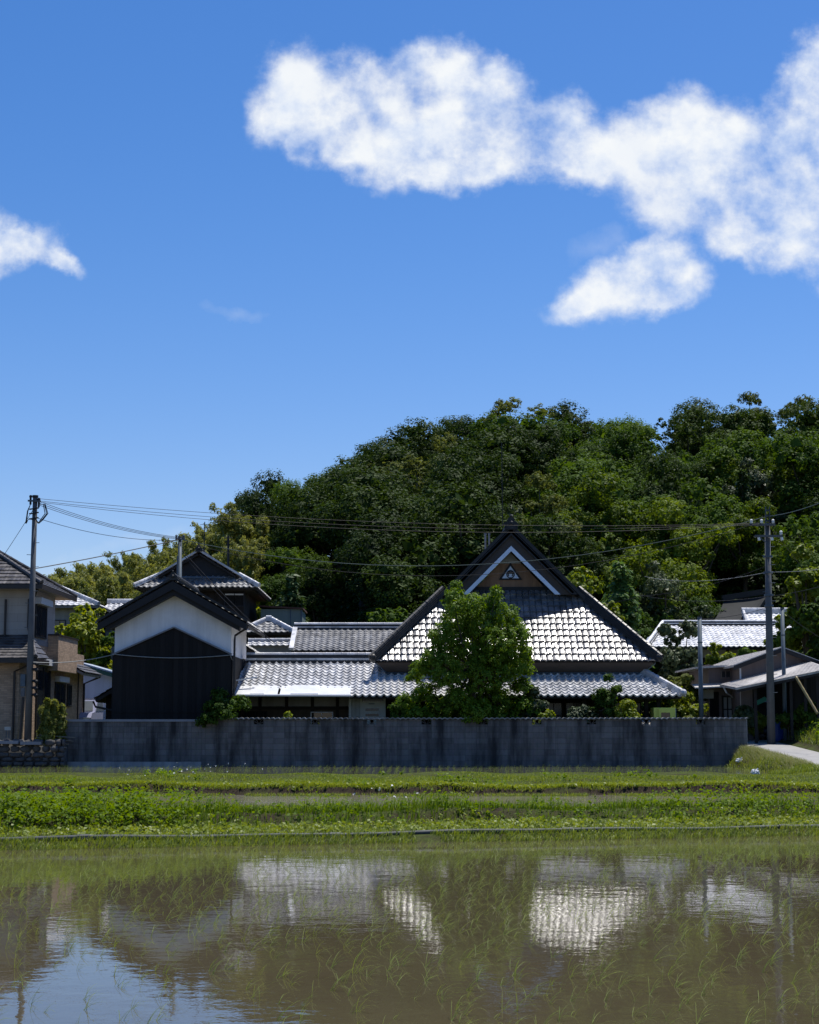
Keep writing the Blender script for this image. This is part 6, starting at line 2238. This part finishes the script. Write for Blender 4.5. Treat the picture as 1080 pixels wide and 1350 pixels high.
    for (px0, py0, px1, py1, Y, r, lab) in ((268, 760, 270, 688, 81.5, .022, 'thin aerial mast standing on the timber house ridge'),
                                            (301, 770, 301, 706, 92.0, .06, 'slim dark post standing among the bushes behind the timber house')):
        b, a = W(px0, py0, Y), W(px1, py1, Y)
        t = thing('aerial_mast' if r < .05 else 'slim_post', lab, 'mast' if r < .05 else 'post', b)
        MB().tube([b, a], r, 8).build('rod', M['wire'], t)
        m = MB()
        for k in range(3):
            q = a.lerp(b, .05 + .07 * k); m.tube([q + V((-.22 + .05 * k, 0, 0)), q + V((.22 - .05 * k, 0, .02))], r * .5, 6)
        m.build('cross_rod', M['wire'], t)


poles()


def wire(pts, sag, lab, mat='wire', r=.014, n=20):
    """A cable hanging between supports given as pixel + depth."""
    P = [W(*p) if len(p) == 3 and abs(p[0]) > 0 else V(p) for p in pts]
    path = []
    for a, b in zip(P[:-1], P[1:]):
        for i in range(n + 1):
            f = i / n
            q = a.lerp(b, f)
            q.z -= sag * 4 * f * (1 - f)
            path.append(q)
    o = MB().tube(path, r, 5).build('overhead_wire', M[mat], None, at=P[0])
    tag(o, lab, 'wire', 'overhead wires')


def wires():
    for i, (a, b) in enumerate((((52, 657.5, 60.6), (989.5, 690, 62.8)), ((52, 660.5, 60.6), (1003, 690, 62.8)), ((52, 662, 60.5), (1018, 690, 62.8)))):
        wire((a, b), .42 + .12 * i, ('topmost of the three thin wires spanning between the two utility poles', 'middle one of the three thin wires spanning between the two utility poles',
                                     'lowest of the three thin wires spanning between the two utility poles')[i], r=.008)
    for i, dy in enumerate((0, 2.5, 5)):
        wire(((52, 661 + dy, 60.6), (237, 708.5 + dy * .5, 69.9)), .18, ('upper', 'middle', 'lower')[i] + ' of three wires sloping from the tall pole to the slim galvanised pole', r=.010)
    wire(((49, 683, 60.6), (237, 712, 69.9)), .25, 'single wire leaving the tall pole below its brackets towards the slim galvanised pole', r=.010)
    wire(((-70, 768, 63.0), (237.5, 711, 69.9)), .10, 'thick cable rising from behind the cream house to the slim galvanised pole', r=.019)
    wire(((238, 711, 69.9), (1011, 681, 63)), 1.45, 'grey green cable sagging in front of the hill towards the concrete pole', 'wire_green', r=.014)
    wire(((238, 713, 69.9), (1010, 686, 63)), 1.75, 'thin dark wire sagging just below the grey green cable', r=.010)
    wire(((1012, 681, 63), (1100, 655, 57)), .1, 'grey green cable climbing from the concrete pole out over the meadow', 'wire_green', r=.014)
    wire(((43, 673, 60.6), (-20, 768, 61)), .05, 'guy wire slanting down from the tall pole over the cream house roof', r=.009)
    wire(((44, 873, 60.4), (151, 862.5, 61.86), (304, 863.5, 61.86), (309, 868, 62.2)), .12, 'pale cable from the tall pole running along the black boards of the storehouse', 'wire_white', r=.015)
    wire(((239, 724, 70.1), (362, 848, 73)), .12, 'upper of two dark cables dropping from the slim pole past the storehouse roof', r=.015)
    wire(((239, 728, 70.1), (356, 846, 73)), .2, 'lower of two dark cables dropping from the slim pole past the storehouse roof', r=.014)
    wire(((1014, 754, 62.9), (1100, 748, 58)), .05, 'pale wire level from the concrete pole across the round tree', 'wire_white', r=.009)
    wire(((1013, 754, 62.9), (850, 760, 95)), .3, 'pale wire level from the concrete pole back into the wood', 'wire_white', r=.009)
    wire(((1013, 786, 62.9), (842, 784, 84)), .25, 'thin wire from the concrete pole above the temple roof', r=.009)
    wire(((1014, 786, 62.9), (1100, 768, 58)), .06, 'thin wire rising from the concrete pole beside the round tree', r=.009)
    wire(((1014, 800, 62.9), (925, 816, 64.6)), .1, 'short wire from the concrete pole to the blue grey steel pole', r=.009)
    wire(((1014, 690, 62.9), (1100, 798, 80)), .1, 'stay wire slanting from the concrete pole down to the round tree', r=.010)
    wire(((1033, 806, 64.2), (1100, 850, 66)), .1, 'thin wire slanting from the thin steel pole down beyond the workshop', r=.009)
    wire(((1014, 745, 62.9), (845, 786, 66), (700, 800, 68)), .2, 'thin dark wire from the concrete pole to the farmhouse roof', r=.009)


wires()


# ------------------------------------------------------------------ trees and shrubs
def tufts_to_leaves(T, Nn, r, per, leaf, elong, up=.5):
    """Leaf rhombs round tuft centres T (facing mostly Nn and the sky)."""
    n = len(T)
    C = np.repeat(T, per, 0)
    B = np.repeat(Nn, per, 0)
    d = rng.normal(size=C.shape)
    d /= np.linalg.norm(d, axis=1, keepdims=True)
    rr = np.repeat(np.broadcast_to(np.asarray(r, float), (n,)), per)[:, None]
    C = C + d * rr * rng.uniform(.35, 1.05, (len(C), 1))
    N2 = B * .8 + d * .6 + np.array([0, 0, up]) + rng.normal(0, .45, C.shape)
    return quads_np(C, N2, leaf * rng.uniform(.6, 1.3, len(C)), elong)


def sph(n, zmin=-1.0):
    out = []
    while len(out) < n:
        d = rng.normal(size=3)
        d /= np.linalg.norm(d)
        if d[2] >= zmin:
            out.append(d)
    return np.array(out)


def crown_round(Rx, Hz, cz, nl, tuft, per, leaf, elong=1.5, lobe=.36, tr=None, low=-.55, Ry=None):
    """Round crown built of lobes, each lobe of leaf tufts, with gaps between them."""
    Ry = Ry or Rx
    dirs = sph(nl, low)
    k = rng.uniform(.30, .95, (nl, 1))
    cen = dirs * k * np.array([Rx, Ry, Hz / 2]) + np.array([0, 0, cz])
    parts = []
    for c in cen:
        lr = min(Rx, Hz / 2) * rng.uniform(lobe * .5, lobe * 1.25)
        d = sph(max(6, int(tuft * (lr / (Rx * lobe)) ** 2)), -.75)
        sc = np.array([1.1, 1.1, .82]) * lr
        T = c + d * sc * rng.uniform(.72, 1.08, (len(d), 1))
        parts.append(tufts_to_leaves(T, d, (tr or lr * .27), per, leaf, elong))
        # oversized leaves added inside the lobe to block sun and darken its underside
        ni = max(10, int(60 * (lr / (Rx * lobe))))
        parts.append(quads_np(c + sph(ni) * sc * rng.uniform(.1, .70, (ni, 1)), rng.normal(0, 1, (ni, 3)), lr * .40 * rng.uniform(.5, 1.1, ni), 1.3))
    return merge(parts), cen


def trunk_mesh(m, H, r, limbs, lean=0.0):
    m.tube([(0, 0, -.3), (lean * .2, 0, H * .35), (lean * .6, .0, H * .7), (lean, 0, H)], [r * 1.25, r, r * .75, r * .4], 9)
    for c in limbs:
        z = H * random.uniform(.45, .85)
        c = V(c)
        s = V((lean * z / H, 0, z))
        mid = s.lerp(c, .5) + V((0, 0, -.12 * (c - s).length))
        m.tube([s, mid, c], [r * .5, r * .32, r * .1], 6)


def local(verts_parts, name, mat, parent):
    me = mesh_np(name, *verts_parts, mat)
    o = link_mesh(name, me, parent)
    return o


def tree(name, label, cat, loc, H, Rx, mat, bark='bark', trunkH=None, nl=16, tuft=20, per=20, leaf=.2, elong=1.5, low=-.55, group=None, Ry=None, lobe=.36, bottom=.22, tr=None, trunk=True):
    t = thing(name, label, cat, loc, group)
    Hz = H * (1 - bottom)
    cz = H - Hz / 2
    g, cen = crown_round(Rx, Hz * 1.0, cz, nl, tuft, per, leaf, elong, lobe, tr, low, Ry)
    local(g, 'crown' if H > 2.2 else 'foliage', M[mat], t)
    if not trunk:
        return t
    m = MB()
    trunk_mesh(m, H * .62, max(.03, H * .022), [tuple(c) for c in cen[::2]], random.uniform(-.03, .03) * H)
    me = bpy.data.meshes.new('trunk')
    me.from_pydata(m.v, [], m.f)
    me.materials.append(M[bark])
    link_mesh('trunk' if H > 2.2 else 'stems', me, t)
    return t


def conifer(name, label, cat, loc, H, Rx, mat, group=None, leaf=.16, dens=1.0, up=.15, base=.06):
    t = thing(name, label, cat, loc, group)
    parts = []
    lv = int(H / .42)
    for i in range(lv):
        f = base + (1 - base) * i / lv
        z = H * f
        rr = Rx * (1 - f) ** .75 * random.uniform(.8, 1.1) + .08
        nb = max(4, int(11 * (1 - f) * dens + 4))
        for b in range(nb):
            a = random.uniform(0, 2 * math.pi)
            rad = rr * random.uniform(.65, 1.1)
            k = max(2, int(rad / .24))
            s = (np.arange(k) + .7) / k
            T = np.stack([math.cos(a) * rad * s, math.sin(a) * rad * s, z + rad * up * s - .35 * rad * s * s * (1 if up < .4 else -.8)], -1)
            Nn = np.tile([math.cos(a) * .5, math.sin(a) * .5, .8], (k, 1))
            parts.append(tufts_to_leaves(T, Nn, .20, int(9 * dens), leaf, 2.6, .3))
    local(merge(parts), 'crown', M[mat], t)
    me = bpy.data.meshes.new('trunk')
    m = MB().tube([(0, 0, -.3), (0, 0, H * .5), (0, 0, H * .97)], [H * .022, H * .013, .02], 8)
    me.from_pydata(m.v, [], m.f); me.materials.append(M['bark'])
    link_mesh('trunk', me, t)
    return t


def bamboo(name, label, cat, loc, H, Rx, group=None, nc=9, leaf=.075, k=1.0):
    t = thing(name, label, cat, loc, group)
    m = MB()
    parts = []
    for i in range(nc):
        a = random.uniform(0, 2 * math.pi)
        r0 = Rx * .62 * math.sqrt(random.random())
        h = H * random.uniform(.72, 1.0)
        la = random.uniform(0, 2 * math.pi)
        bend = random.uniform(.08, .24) * h
        pts = []
        for q in range(9):
            f = q / 8
            pts.append((math.cos(a) * r0 + math.cos(la) * bend * f ** 2.6, math.sin(a) * r0 + math.sin(la) * bend * f ** 2.6, h * (f - .10 * f ** 5)))
        m.tube(pts, [.045 * k * (1 - .85 * q / 8) for q in range(9)], 5)
        n = 70
        f = np.sort(rng.uniform(.15, 1.0, n))
        P = np.array([np.interp(f, np.arange(9) / 8, [p[j] for p in pts]) for j in range(3)]).T
        w = (.10 + .60 * np.clip((1.04 - f) / .60, 0, 1) ** .75) * k
        an = rng.uniform(0, 2 * np.pi, n)
        T = P + np.stack([np.cos(an) * w, np.sin(an) * w, -.55 * w], -1) * rng.uniform(.3, 1, (n, 1))
        Nn = np.stack([np.cos(an), np.sin(an), np.full(n, .25)], -1)
        parts.append(tufts_to_leaves(T, Nn, .22 * k, 22, leaf, 3.4, .2))
    local(merge(parts), 'crown', M['leaf_bamboo'], t)
    me = bpy.data.meshes.new('culm'); me.from_pydata(m.v, [], m.f); me.materials.append(M['culm'])
    link_mesh('culm', me, t)
    return t


def hill_wood():
    G = 'trees on the wooded hill'
    Z = (0, 0, -500)
    protos = {}
    spec = {
        'dark': [tree('evergreen_tree', 'x', 'tree', Z, 9.0, 3.0, 'leaf_dark', nl=15, tuft=38, per=26, leaf=.125, bottom=.12, lobe=.44) for _ in range(3)],
        'mid': [tree('broadleaf_tree', 'x', 'tree', Z, 9.0, 3.1, 'leaf_mid', nl=14, tuft=40, per=28, leaf=.12, bottom=.12, lobe=.42) for _ in range(3)],
        'olive': [tree('olive_tree', 'x', 'tree', Z, 9.0, 3.0, 'leaf_olive', 'bark_pale', nl=17, tuft=34, per=26, leaf=.11, bottom=.18, lobe=.30) for _ in range(2)],
        'lime': [tree('leafy_tree', 'x', 'tree', Z, 9.0, 3.0, 'leaf_fresh', nl=16, tuft=36, per=26, leaf=.115, bottom=.12, lobe=.33) for _ in range(2)],
        'pine': [conifer('cedar_tree', 'x', 'tree', Z, 10.5, 2.9, 'leaf_conifer', leaf=.17, dens=1.1, up=-.05) for _ in range(2)],
        'bamboo': [bamboo('bamboo_clump', 'x', 'bamboo', Z, 9.0, 2.3, nc=12) for _ in range(4)],
        'silver': [tree('glossy_tree', 'x', 'tree', Z, 9.0, 2.6, 'leaf_silver', nl=15, tuft=34, per=24, leaf=.115, bottom=.1, lobe=.34)],
    }
    hts = dict(dark=9.0, mid=9.0, olive=9.0, lime=9.0, pine=10.5, bamboo=9.0, silver=9.0)
    words_ = dict(dark='dark rounded evergreen', mid='mid green broadleaf tree', olive='pale olive loose tree', lime='bright yellow green tree',
                  pine='pointed dark cedar', bamboo='feathery bamboo clump', silver='glossy grey green tree')
    used = {k: 0 for k in spec}
    placed = []

    def choose(px, row, t):
        r = random.random()
        if r > .93:
            r = random.random() * .93
        if px < 330:
            if t > .40:
                return 'bamboo'
            return 'bamboo' if r < .4 and t > .2 else ('mid' if r < .75 else ('dark' if r < .9 else 'lime'))
        if px < 440:
            if t > .6:
                return 'olive' if r < .35 else ('mid' if r < .7 else ('dark' if r < .92 else 'bamboo'))
            return 'dark' if r < .5 else ('mid' if r < .93 else 'pine')
        if px < 660:
            if .50 < t < .85 and 520 < px < 640:
                return 'olive' if r < .6 else ('silver' if r < .7 else 'dark')
            return 'dark' if r < (.92 if t < .6 else .84) else ('mid' if r < .96 else 'olive')  # mostly the darkest leaves, standing in for deep shade on this slope
        if px < 780:
            if t > .85:
                return 'olive' if r < .7 else 'dark'
            return 'mid' if r < .45 else ('dark' if r < .75 else ('olive' if r < .88 else 'silver'))
        if t > .8:
            return 'olive' if r < .42 else ('mid' if r < .72 else ('dark' if r < .95 else 'lime'))
        return 'mid' if r < .42 else ('dark' if r < .72 else ('lime' if r < .82 else ('pine' if r < .87 else 'silver')))
    y = 93.5
    row = 0
    while y < 156:
        t = (y - 93.5) / (152 - 93.5)
        step = 4.6 + 1.0 * t
        x = -.29 * y - random.uniform(0, step)
        while x < .29 * y:
            xx, yy = x + random.uniform(-1.0, 1.0), y + random.uniform(-1.6, 1.6)
            x += step * random.uniform(.85, 1.15)
            px = 540 + xx / yy * FPX
            k = choose(px, row, t)
            if k == 'bamboo':
                x -= step * .5
            z = float(hill_z(xx, yy))
            hmax = float(sky_slope(xx, yy)) * yy + CAMZ - z
            want = random.uniform(6.5, 10.5) if t > .12 else random.uniform(5.0, 8.0)
            if k == 'bamboo':
                want = hmax * random.uniform(.8, 1.0 + .25 * t)
            if t > .88:
                want = hmax * random.uniform(.85, .99) * (1.18 if k == 'bamboo' else 1)
            elif t > .45 and k != 'bamboo':
                want = min(want, hmax * random.uniform(.85, .99))
            want = min(want, hmax * (1.22 if k == 'bamboo' else 1.03))
            if px < 460 and t < .5 and k != 'bamboo':
                want = min(want, hmax * (.35 + .5 * t) * random.uniform(.8, 1.0))
            if 915 < px < 1075 and yy < 106 or px < 195 and yy < 101 or want < 2.2:
                continue
            if k == 'pine':
                want = min(want * 1.15, hmax * 1.02)
            placed.append((k, xx, yy, z, want, px, t))
        y += 4.6
        row += 1
    # crowns the photograph singles out on the slope
    for (k, px, py, Y, h) in (('olive', 585, 600, 128, 10), ('olive', 545, 625, 122, 9), ('mid', 700, 640, 108, 11.5), ('silver', 655, 650, 106, 9), ('mid', 735, 660, 112, 9),
                              ('lime', 905, 655, 104, 10), ('lime', 860, 690, 100, 9), ('silver', 875, 720, 97, 8), ('mid', 820, 610, 130, 9), ('pine', 990, 585, 122, 11),
                              ('pine', 960, 640, 112, 10), ('olive', 790, 590, 135, 9), ('lime', 980, 655, 108, 8), ('mid', 920, 610, 126, 9.5), ('lime', 1060, 600, 128, 9)):
        p = W(px, py, Y)
        z = float(hill_z(p.x, Y))
        placed.append((k, p.x, Y, min(z, p.z - h * .5), max(3.5, p.z - min(z, p.z - h * .5)), px, (Y - 93.5) / 58))
    objs = []
    for (k, x, y, z, h, px, t) in placed:
        ps = spec[k]
        i = used[k]; used[k] += 1
        o = ps[i] if i < len(ps) else copy_tree(random.choice(ps))
        s = h / hts[k]
        w = s * random.uniform(.9, 1.2) * (1.18 if 430 < px < 780 and k != 'pine' else 1)
        if s < .75:
            w = max(w, .72)
        o.location = (x, y, z - .2)
        o.scale = (w, w, s)
        o.rotation_euler = (0, 0, random.uniform(0, 6.28))
        WL[o.name] = V((x, y, z))
        objs.append((k, o, px, t, x))
    for k in spec:
        for o in spec[k][used[k]:]:
            for c in list(o.children):
                bpy.data.objects.remove(c)
            bpy.data.objects.remove(o)
    # say which one: kind, height on the slope, what it stands above, and its turn from the west
    def place(px):
        for lim, s in ((150, 'cream house'), (250, 'storehouse'), (345, 'timber house'), (430, 'tin shed'), (500, 'annex'), (560, 'west eave'), (630, 'garden tree'),
                       (720, 'gable'), (800, 'east slope'), (870, 'east eave'), (940, 'camellia'), (1010, 'temple')):
            if px < lim:
                return s
        return 'workshop'
    def band(t):
        for lim, s in ((.12, 'at the hill foot'), (.28, 'low on the hill'), (.44, 'below mid slope'), (.58, 'at mid slope'), (.74, 'above mid slope'), (.88, 'high on the hill')):
            if t < lim:
                return s
        return 'on the skyline'
    groups = {}
    for k, o, px, t, x in objs:
        groups.setdefault((k, band(t), place(px)), []).append((px, o))
    ords = ['first', 'second', 'third', 'fourth', 'fifth', 'sixth', 'seventh', 'eighth', 'ninth', 'tenth', 'eleventh', 'twelfth', 'thirteenth', 'fourteenth', 'fifteenth', 'sixteenth']
    for (k, b, pl), lst in groups.items():
        lst.sort(key=lambda a: a[0])
        for i, (px, o) in enumerate(lst):
            lab = f'{words_[k]} {b} over the {pl}'
            if len(lst) > 1:
                lab += f', {ords[min(i, 15)]} from the west'
            tag(o, lab, 'bamboo' if k == 'bamboo' else 'tree', G)
    # low growth between the trunks
    n = 26000
    y = 90 + 62 * rng.random(n)
    x = (rng.random(n) - .5) * .62 * y
    P = np.stack([x, y, hill_z(x, y)], -1)
    T = P + np.stack([np.zeros(n), np.zeros(n), rng.uniform(.1, 1.6, n)], -1)
    v = tufts_to_leaves(T, np.tile([0, -.4, .7], (n, 1)), .45, 4, .36, 1.5)
    tag(link_mesh('undergrowth', mesh_np('undergrowth', *v, M['leaf_dark'])), kind='stuff')


hill_wood()


def near_trees():
    # the garden tree in front of the farmhouse
    b = W(622, 955, 61.9)
    top = W(622, 771, 61.9)
    H = top.z - 1.2
    t = thing('garden_tree', 'bushy light green garden tree in front of the farmhouse roof, overhanging the block wall', 'tree', (b.x, 61.95, 1.2))
    parts, cens = [], []
    lobes = []
    # lobes measured from the photograph: x, height (px) and radius
    for (px, py, r) in ((625, 800, 20), (600, 790, 15), (648, 795, 17), (665, 815, 20), (640, 825, 28), (605, 822, 26), (585, 840, 24), (680, 840, 22), (660, 850, 30), (620, 855, 34),
                        (575, 870, 24), (590, 890, 28), (640, 890, 36), (685, 880, 20), (556, 882, 16), (545, 893, 13), (690, 905, 16), (560, 915, 20), (600, 925, 28), (650, 925, 30), (690, 930, 14),
                        (535, 925, 13), (630, 940, 22), (548, 940, 14), (575, 938, 18), (680, 940, 18), (700, 935, 14), (608, 945, 16), (655, 943, 16), (598, 806, 16), (655, 870, 28), (695, 862, 12), (600, 772, 7), (652, 783, 9)):
        c = W(px, py, 61.9)
        rr = r / FPX * 61.9
        for q in range(2):
            lobes.append((np.array([c.x - b.x + random.uniform(-.1, .1), random.uniform(-.95, .95) * min(1, rr * 2.0), c.z - 1.2]), rr * random.uniform(.8, 1.0)))
    for c, rr in lobes:
        d = sph(max(7, int(74 * (rr / .7) ** 2)), -.7)
        T = c + d * rr * .93 * rng.uniform(.6, 1.05, (len(d), 1))
        parts.append(tufts_to_leaves(T, d, .13, 21, .060, 1.8))
        cens.append(tuple(c))
    local(merge(parts), 'crown', M['leaf_garden'], t)
    m = MB()
    trunk_mesh(m, H * .6, .10, cens[::3], .1)
    me = bpy.data.meshes.new('trunk'); me.from_pydata(m.v, [], m.f); me.materials.append(M['bark']); link_mesh('trunk', me, t)

    def shrub(px, pyb, pyt, wpx, Y, mat, name, lab, zb=None, leaf=.09, per=14, tuft=20, nl=12, cat='shrub', bottom=.05, elong=1.6, lobe=.4, Ry=None, trunk=True):
        p, q = W(px, pyb, Y), W(px, pyt, Y)
        z0 = zb if zb is not None else p.z
        Rx = wpx / 2 / FPX * Y
        tree(name, lab, cat, (p.x, Y, z0), q.z - z0, Rx, mat, nl=nl, tuft=tuft, per=per, leaf=leaf, bottom=bottom, elong=elong, lobe=lobe, low=-.4, Ry=Ry, tr=.11, trunk=trunk)
    shrub(292, 948, 904, 62, 61.4, 'leaf_mid', 'wall_shrub', 'arching green shrub leaning over the block wall in front of the storehouse', 1.2, .07, nl=14, tuft=34)
    shrub(275, 958, 936, 34, 60.75, 'leaf_mid', 'wall_shrub', 'small trailing shrub hanging down the face of the block wall', 1.62, .06, nl=8, trunk=False)
    shrub(801, 948, 886, 44, 62.2, 'leaf_mid', 'clipped_podocarp', 'upright dense dark green shrub clipped in tiers before the farmhouse veranda', 1.2, .075, nl=14, tuft=30)
    shrub(822, 948, 914, 40, 62.0, 'leaf_lime', 'garden_shrub', 'fine-leaved yellow green shrub beside the clipped tiered shrub', 1.2, .06, nl=10, tuft=30)
    shrub(768, 948, 924, 34, 62.1, 'leaf_silver', 'camellia_shrub', 'low glossy-leaved shrub at the foot of the clipped tiered shrub', 1.2, .09, nl=9)
    shrub(702, 948, 896, 30, 62.4, 'leaf_silver', 'camellia_shrub', 'tall glossy-leaved shrub close beside the garden tree', 1.2, .10, nl=12)
    shrub(716, 950, 932, 34, 61.8, 'leaf_lime', 'garden_shrub', 'low pale green shrub peeping over the wall beside the garden tree', 1.2, .08, nl=8)
    shrub(535, 950, 916, 36, 62.3, 'leaf_mid', 'garden_shrub', 'dense round shrub between the entrance door and the garden tree', 1.2, .07, nl=10, tuft=28)
    p, q = W(68, 985, 60.75), W(68, 922, 60.75)
    bamboo('dwarf_bamboo', 'straggly yellow green dwarf bamboo between the utility pole and the block wall', 'bamboo', (p.x, 60.75, .95), (q.z - .95) * 1.15, .62, nc=12, leaf=.06, k=.30)
    shrub(110, 900, 797, 84, 83.5, 'leaf_lime', 'yard_tree', 'bright leafy tree filling the gap between the cream house and the storehouse', 1.4, .15, nl=18, tuft=30, cat='tree')
    shrub(140, 900, 835, 50, 82.5, 'leaf_mid', 'yard_tree', 'smaller green tree against the storehouse wall above the blue shed', 1.4, .13, nl=12, tuft=26, cat='tree')
    shrub(898, 930, 806, 66, 74.0, 'leaf_silver', 'camellia_tree', 'dark glossy camellia tree beside the temple roof', 1.5, .12, nl=20, tuft=36, per=15, cat='tree')
    shrub(905, 945, 878, 56, 69.0, 'leaf_olive', 'yard_shrub', 'loose bronze green shrub below the dark camellia tree', 1.3, .10, nl=14, elong=2.4)
    shrub(908, 950, 908, 60, 67.0, 'leaf_lime', 'yard_shrub', 'bright yellow green bush behind the lime box', 1.3, .09, nl=14, tuft=30)
    shrub(905, 950, 936, 34, 63.0, 'leaf_olive', 'yard_shrub', 'low reddish yellow bush just beside the lime box', 1.25, .07, nl=8)
    shrub(985, 955, 924, 36, 64.6, 'leaf_silver', 'yard_shrub', 'glossy pale-flecked shrub at the end of the block wall', 1.3, .11, nl=10)
    shrub(1000, 968, 940, 36, 64.8, 'leaf_lime', 'yard_shrub', 'low light green plant with broad leaves at the foot of the concrete pole', 1.25, .13, nl=8)
    shrub(1040, 962, 936, 30, 64.0, 'leaf_mid', 'yard_shrub', 'thin weedy bush at the foot of the thin steel pole', 1.5, .09, nl=8)
    shrub(1072, 965, 925, 36, 63.6, 'leaf_mid', 'yard_shrub', 'bush at the foot of the leaning bamboo pole', 1.7, .09, nl=8)
    shrub(946, 880, 848, 44, 80.0, 'leaf_lime', 'temple_shrub', 'light green bush between the camellia and the workshop roof', 3.0, .13, nl=12)
    shrub(990, 870, 845, 30, 80.5, 'leaf_mid', 'temple_shrub', 'small green bush below the temple eave over the workshop roof', 3.5, .12, nl=8)
    shrub(372, 905, 866, 30, 72.0, 'leaf_lime', 'temple_shrub', 'small bright bush between the garden wall and the gate building ridge', 1.6, .10, nl=8)
    # yellow flowering plant and a grassy tuft peeping over the wall
    shrub(381, 952, 936, 14, 61.6, 'leaf_lime', 'garden_plant', 'small yellow green plant peeping over the wall below the awning', 1.25, .09, nl=5, tuft=10)
    p = W(423, 948, 61.7)
    P = np.stack([np.full(46, 0.0), np.zeros(46), np.full(46, .4)], -1) + rng.normal(0, .02, (46, 3))
    t = thing('spiky_plant', 'spiky tuft of long narrow leaves showing above the wall before the window', 'plant', (p.x, 61.7, 1.2))
    v = blades(P, rng.uniform(.5, .85, 46), .03, rng.uniform(0, 6.28, 46), rng.uniform(.2, 1.3, 46))
    local(v, 'foliage', M['leaf_olive'], t)
    me = bpy.data.meshes.new('stems'); m = MB().tube([(0, 0, -.1), (0, 0, .45)], .05, 8); me.from_pydata(m.v, [], m.f); me.materials.append(M['bark']); link_mesh('stems', me, t)
    # trees behind the roofs
    p, q = W(820, 880, 84), W(820, 738, 84)
    conifer('young_cedar', 'soft light green cedar standing just behind the farmhouse east slope', 'tree', (p.x, 84, 2.0), q.z - 2.0, 1.75, 'leaf_feather', leaf=.15, dens=1.5, up=.5)
    p, q = W(352, 840, 88), W(352, 745, 88)
    shrub(770, 880, 738, 84, 82.0, 'leaf_lime', 'maple_tree', 'bright yellow green maple behind the farmhouse gable', 2.0, .15, nl=20, tuft=34, cat='tree')
    shrub(735, 880, 748, 40, 81.0, 'leaf_lime', 'maple_tree', 'small bright maple close against the farmhouse gable', 2.0, .14, nl=12, tuft=26, cat='tree')
    shrub(337, 880, 765, 50, 87.5, 'leaf_lime', 'yard_tree', 'light green tree rising behind the timber house eave', 2.0, .17, nl=14, tuft=26, cat='tree')
    conifer('young_cedar', 'dark green young cedar behind the pale green tin shed', 'tree', (W(383, 800, 90).x, 90, 2.0), W(383, 752, 90).z - 2.0, 1.9, 'leaf_conifer', leaf=.17, dens=1.3, up=.3)
    shrub(510, 870, 792, 90, 86.0, 'leaf_mid', 'broadleaf_bush', 'green bushy tree above the annex ridge beside the steep roof', 2.0, .17, nl=16, tuft=24, cat='tree')
    shrub(1066, 900, 704, 84, 84.0, 'leaf_lime', 'round_tree', 'large round yellow green tree beyond the workshop at the edge of the wood', 2.0, .17, nl=26, tuft=44, per=16, cat='tree', lobe=.32)
    shrub(1095, 930, 760, 60, 80.0, 'leaf_mid', 'round_tree', 'green tree partly hidden by the large round tree near the workshop', 2.0, .17, nl=16, tuft=30, cat='tree')
    shrub(20, 880, 745, 70, 90.0, 'leaf_mid', 'yard_tree', 'green tree above the cream house roof beside the utility pole', 2.0, .2, nl=14, tuft=24, cat='tree')
    shrub(205, 840, 775, 60, 88.0, 'leaf_mid', 'yard_tree', 'dark leafy tree between the bamboo and the storehouse roof', 2.0, .18, nl=14, tuft=24, cat='tree')


near_trees()
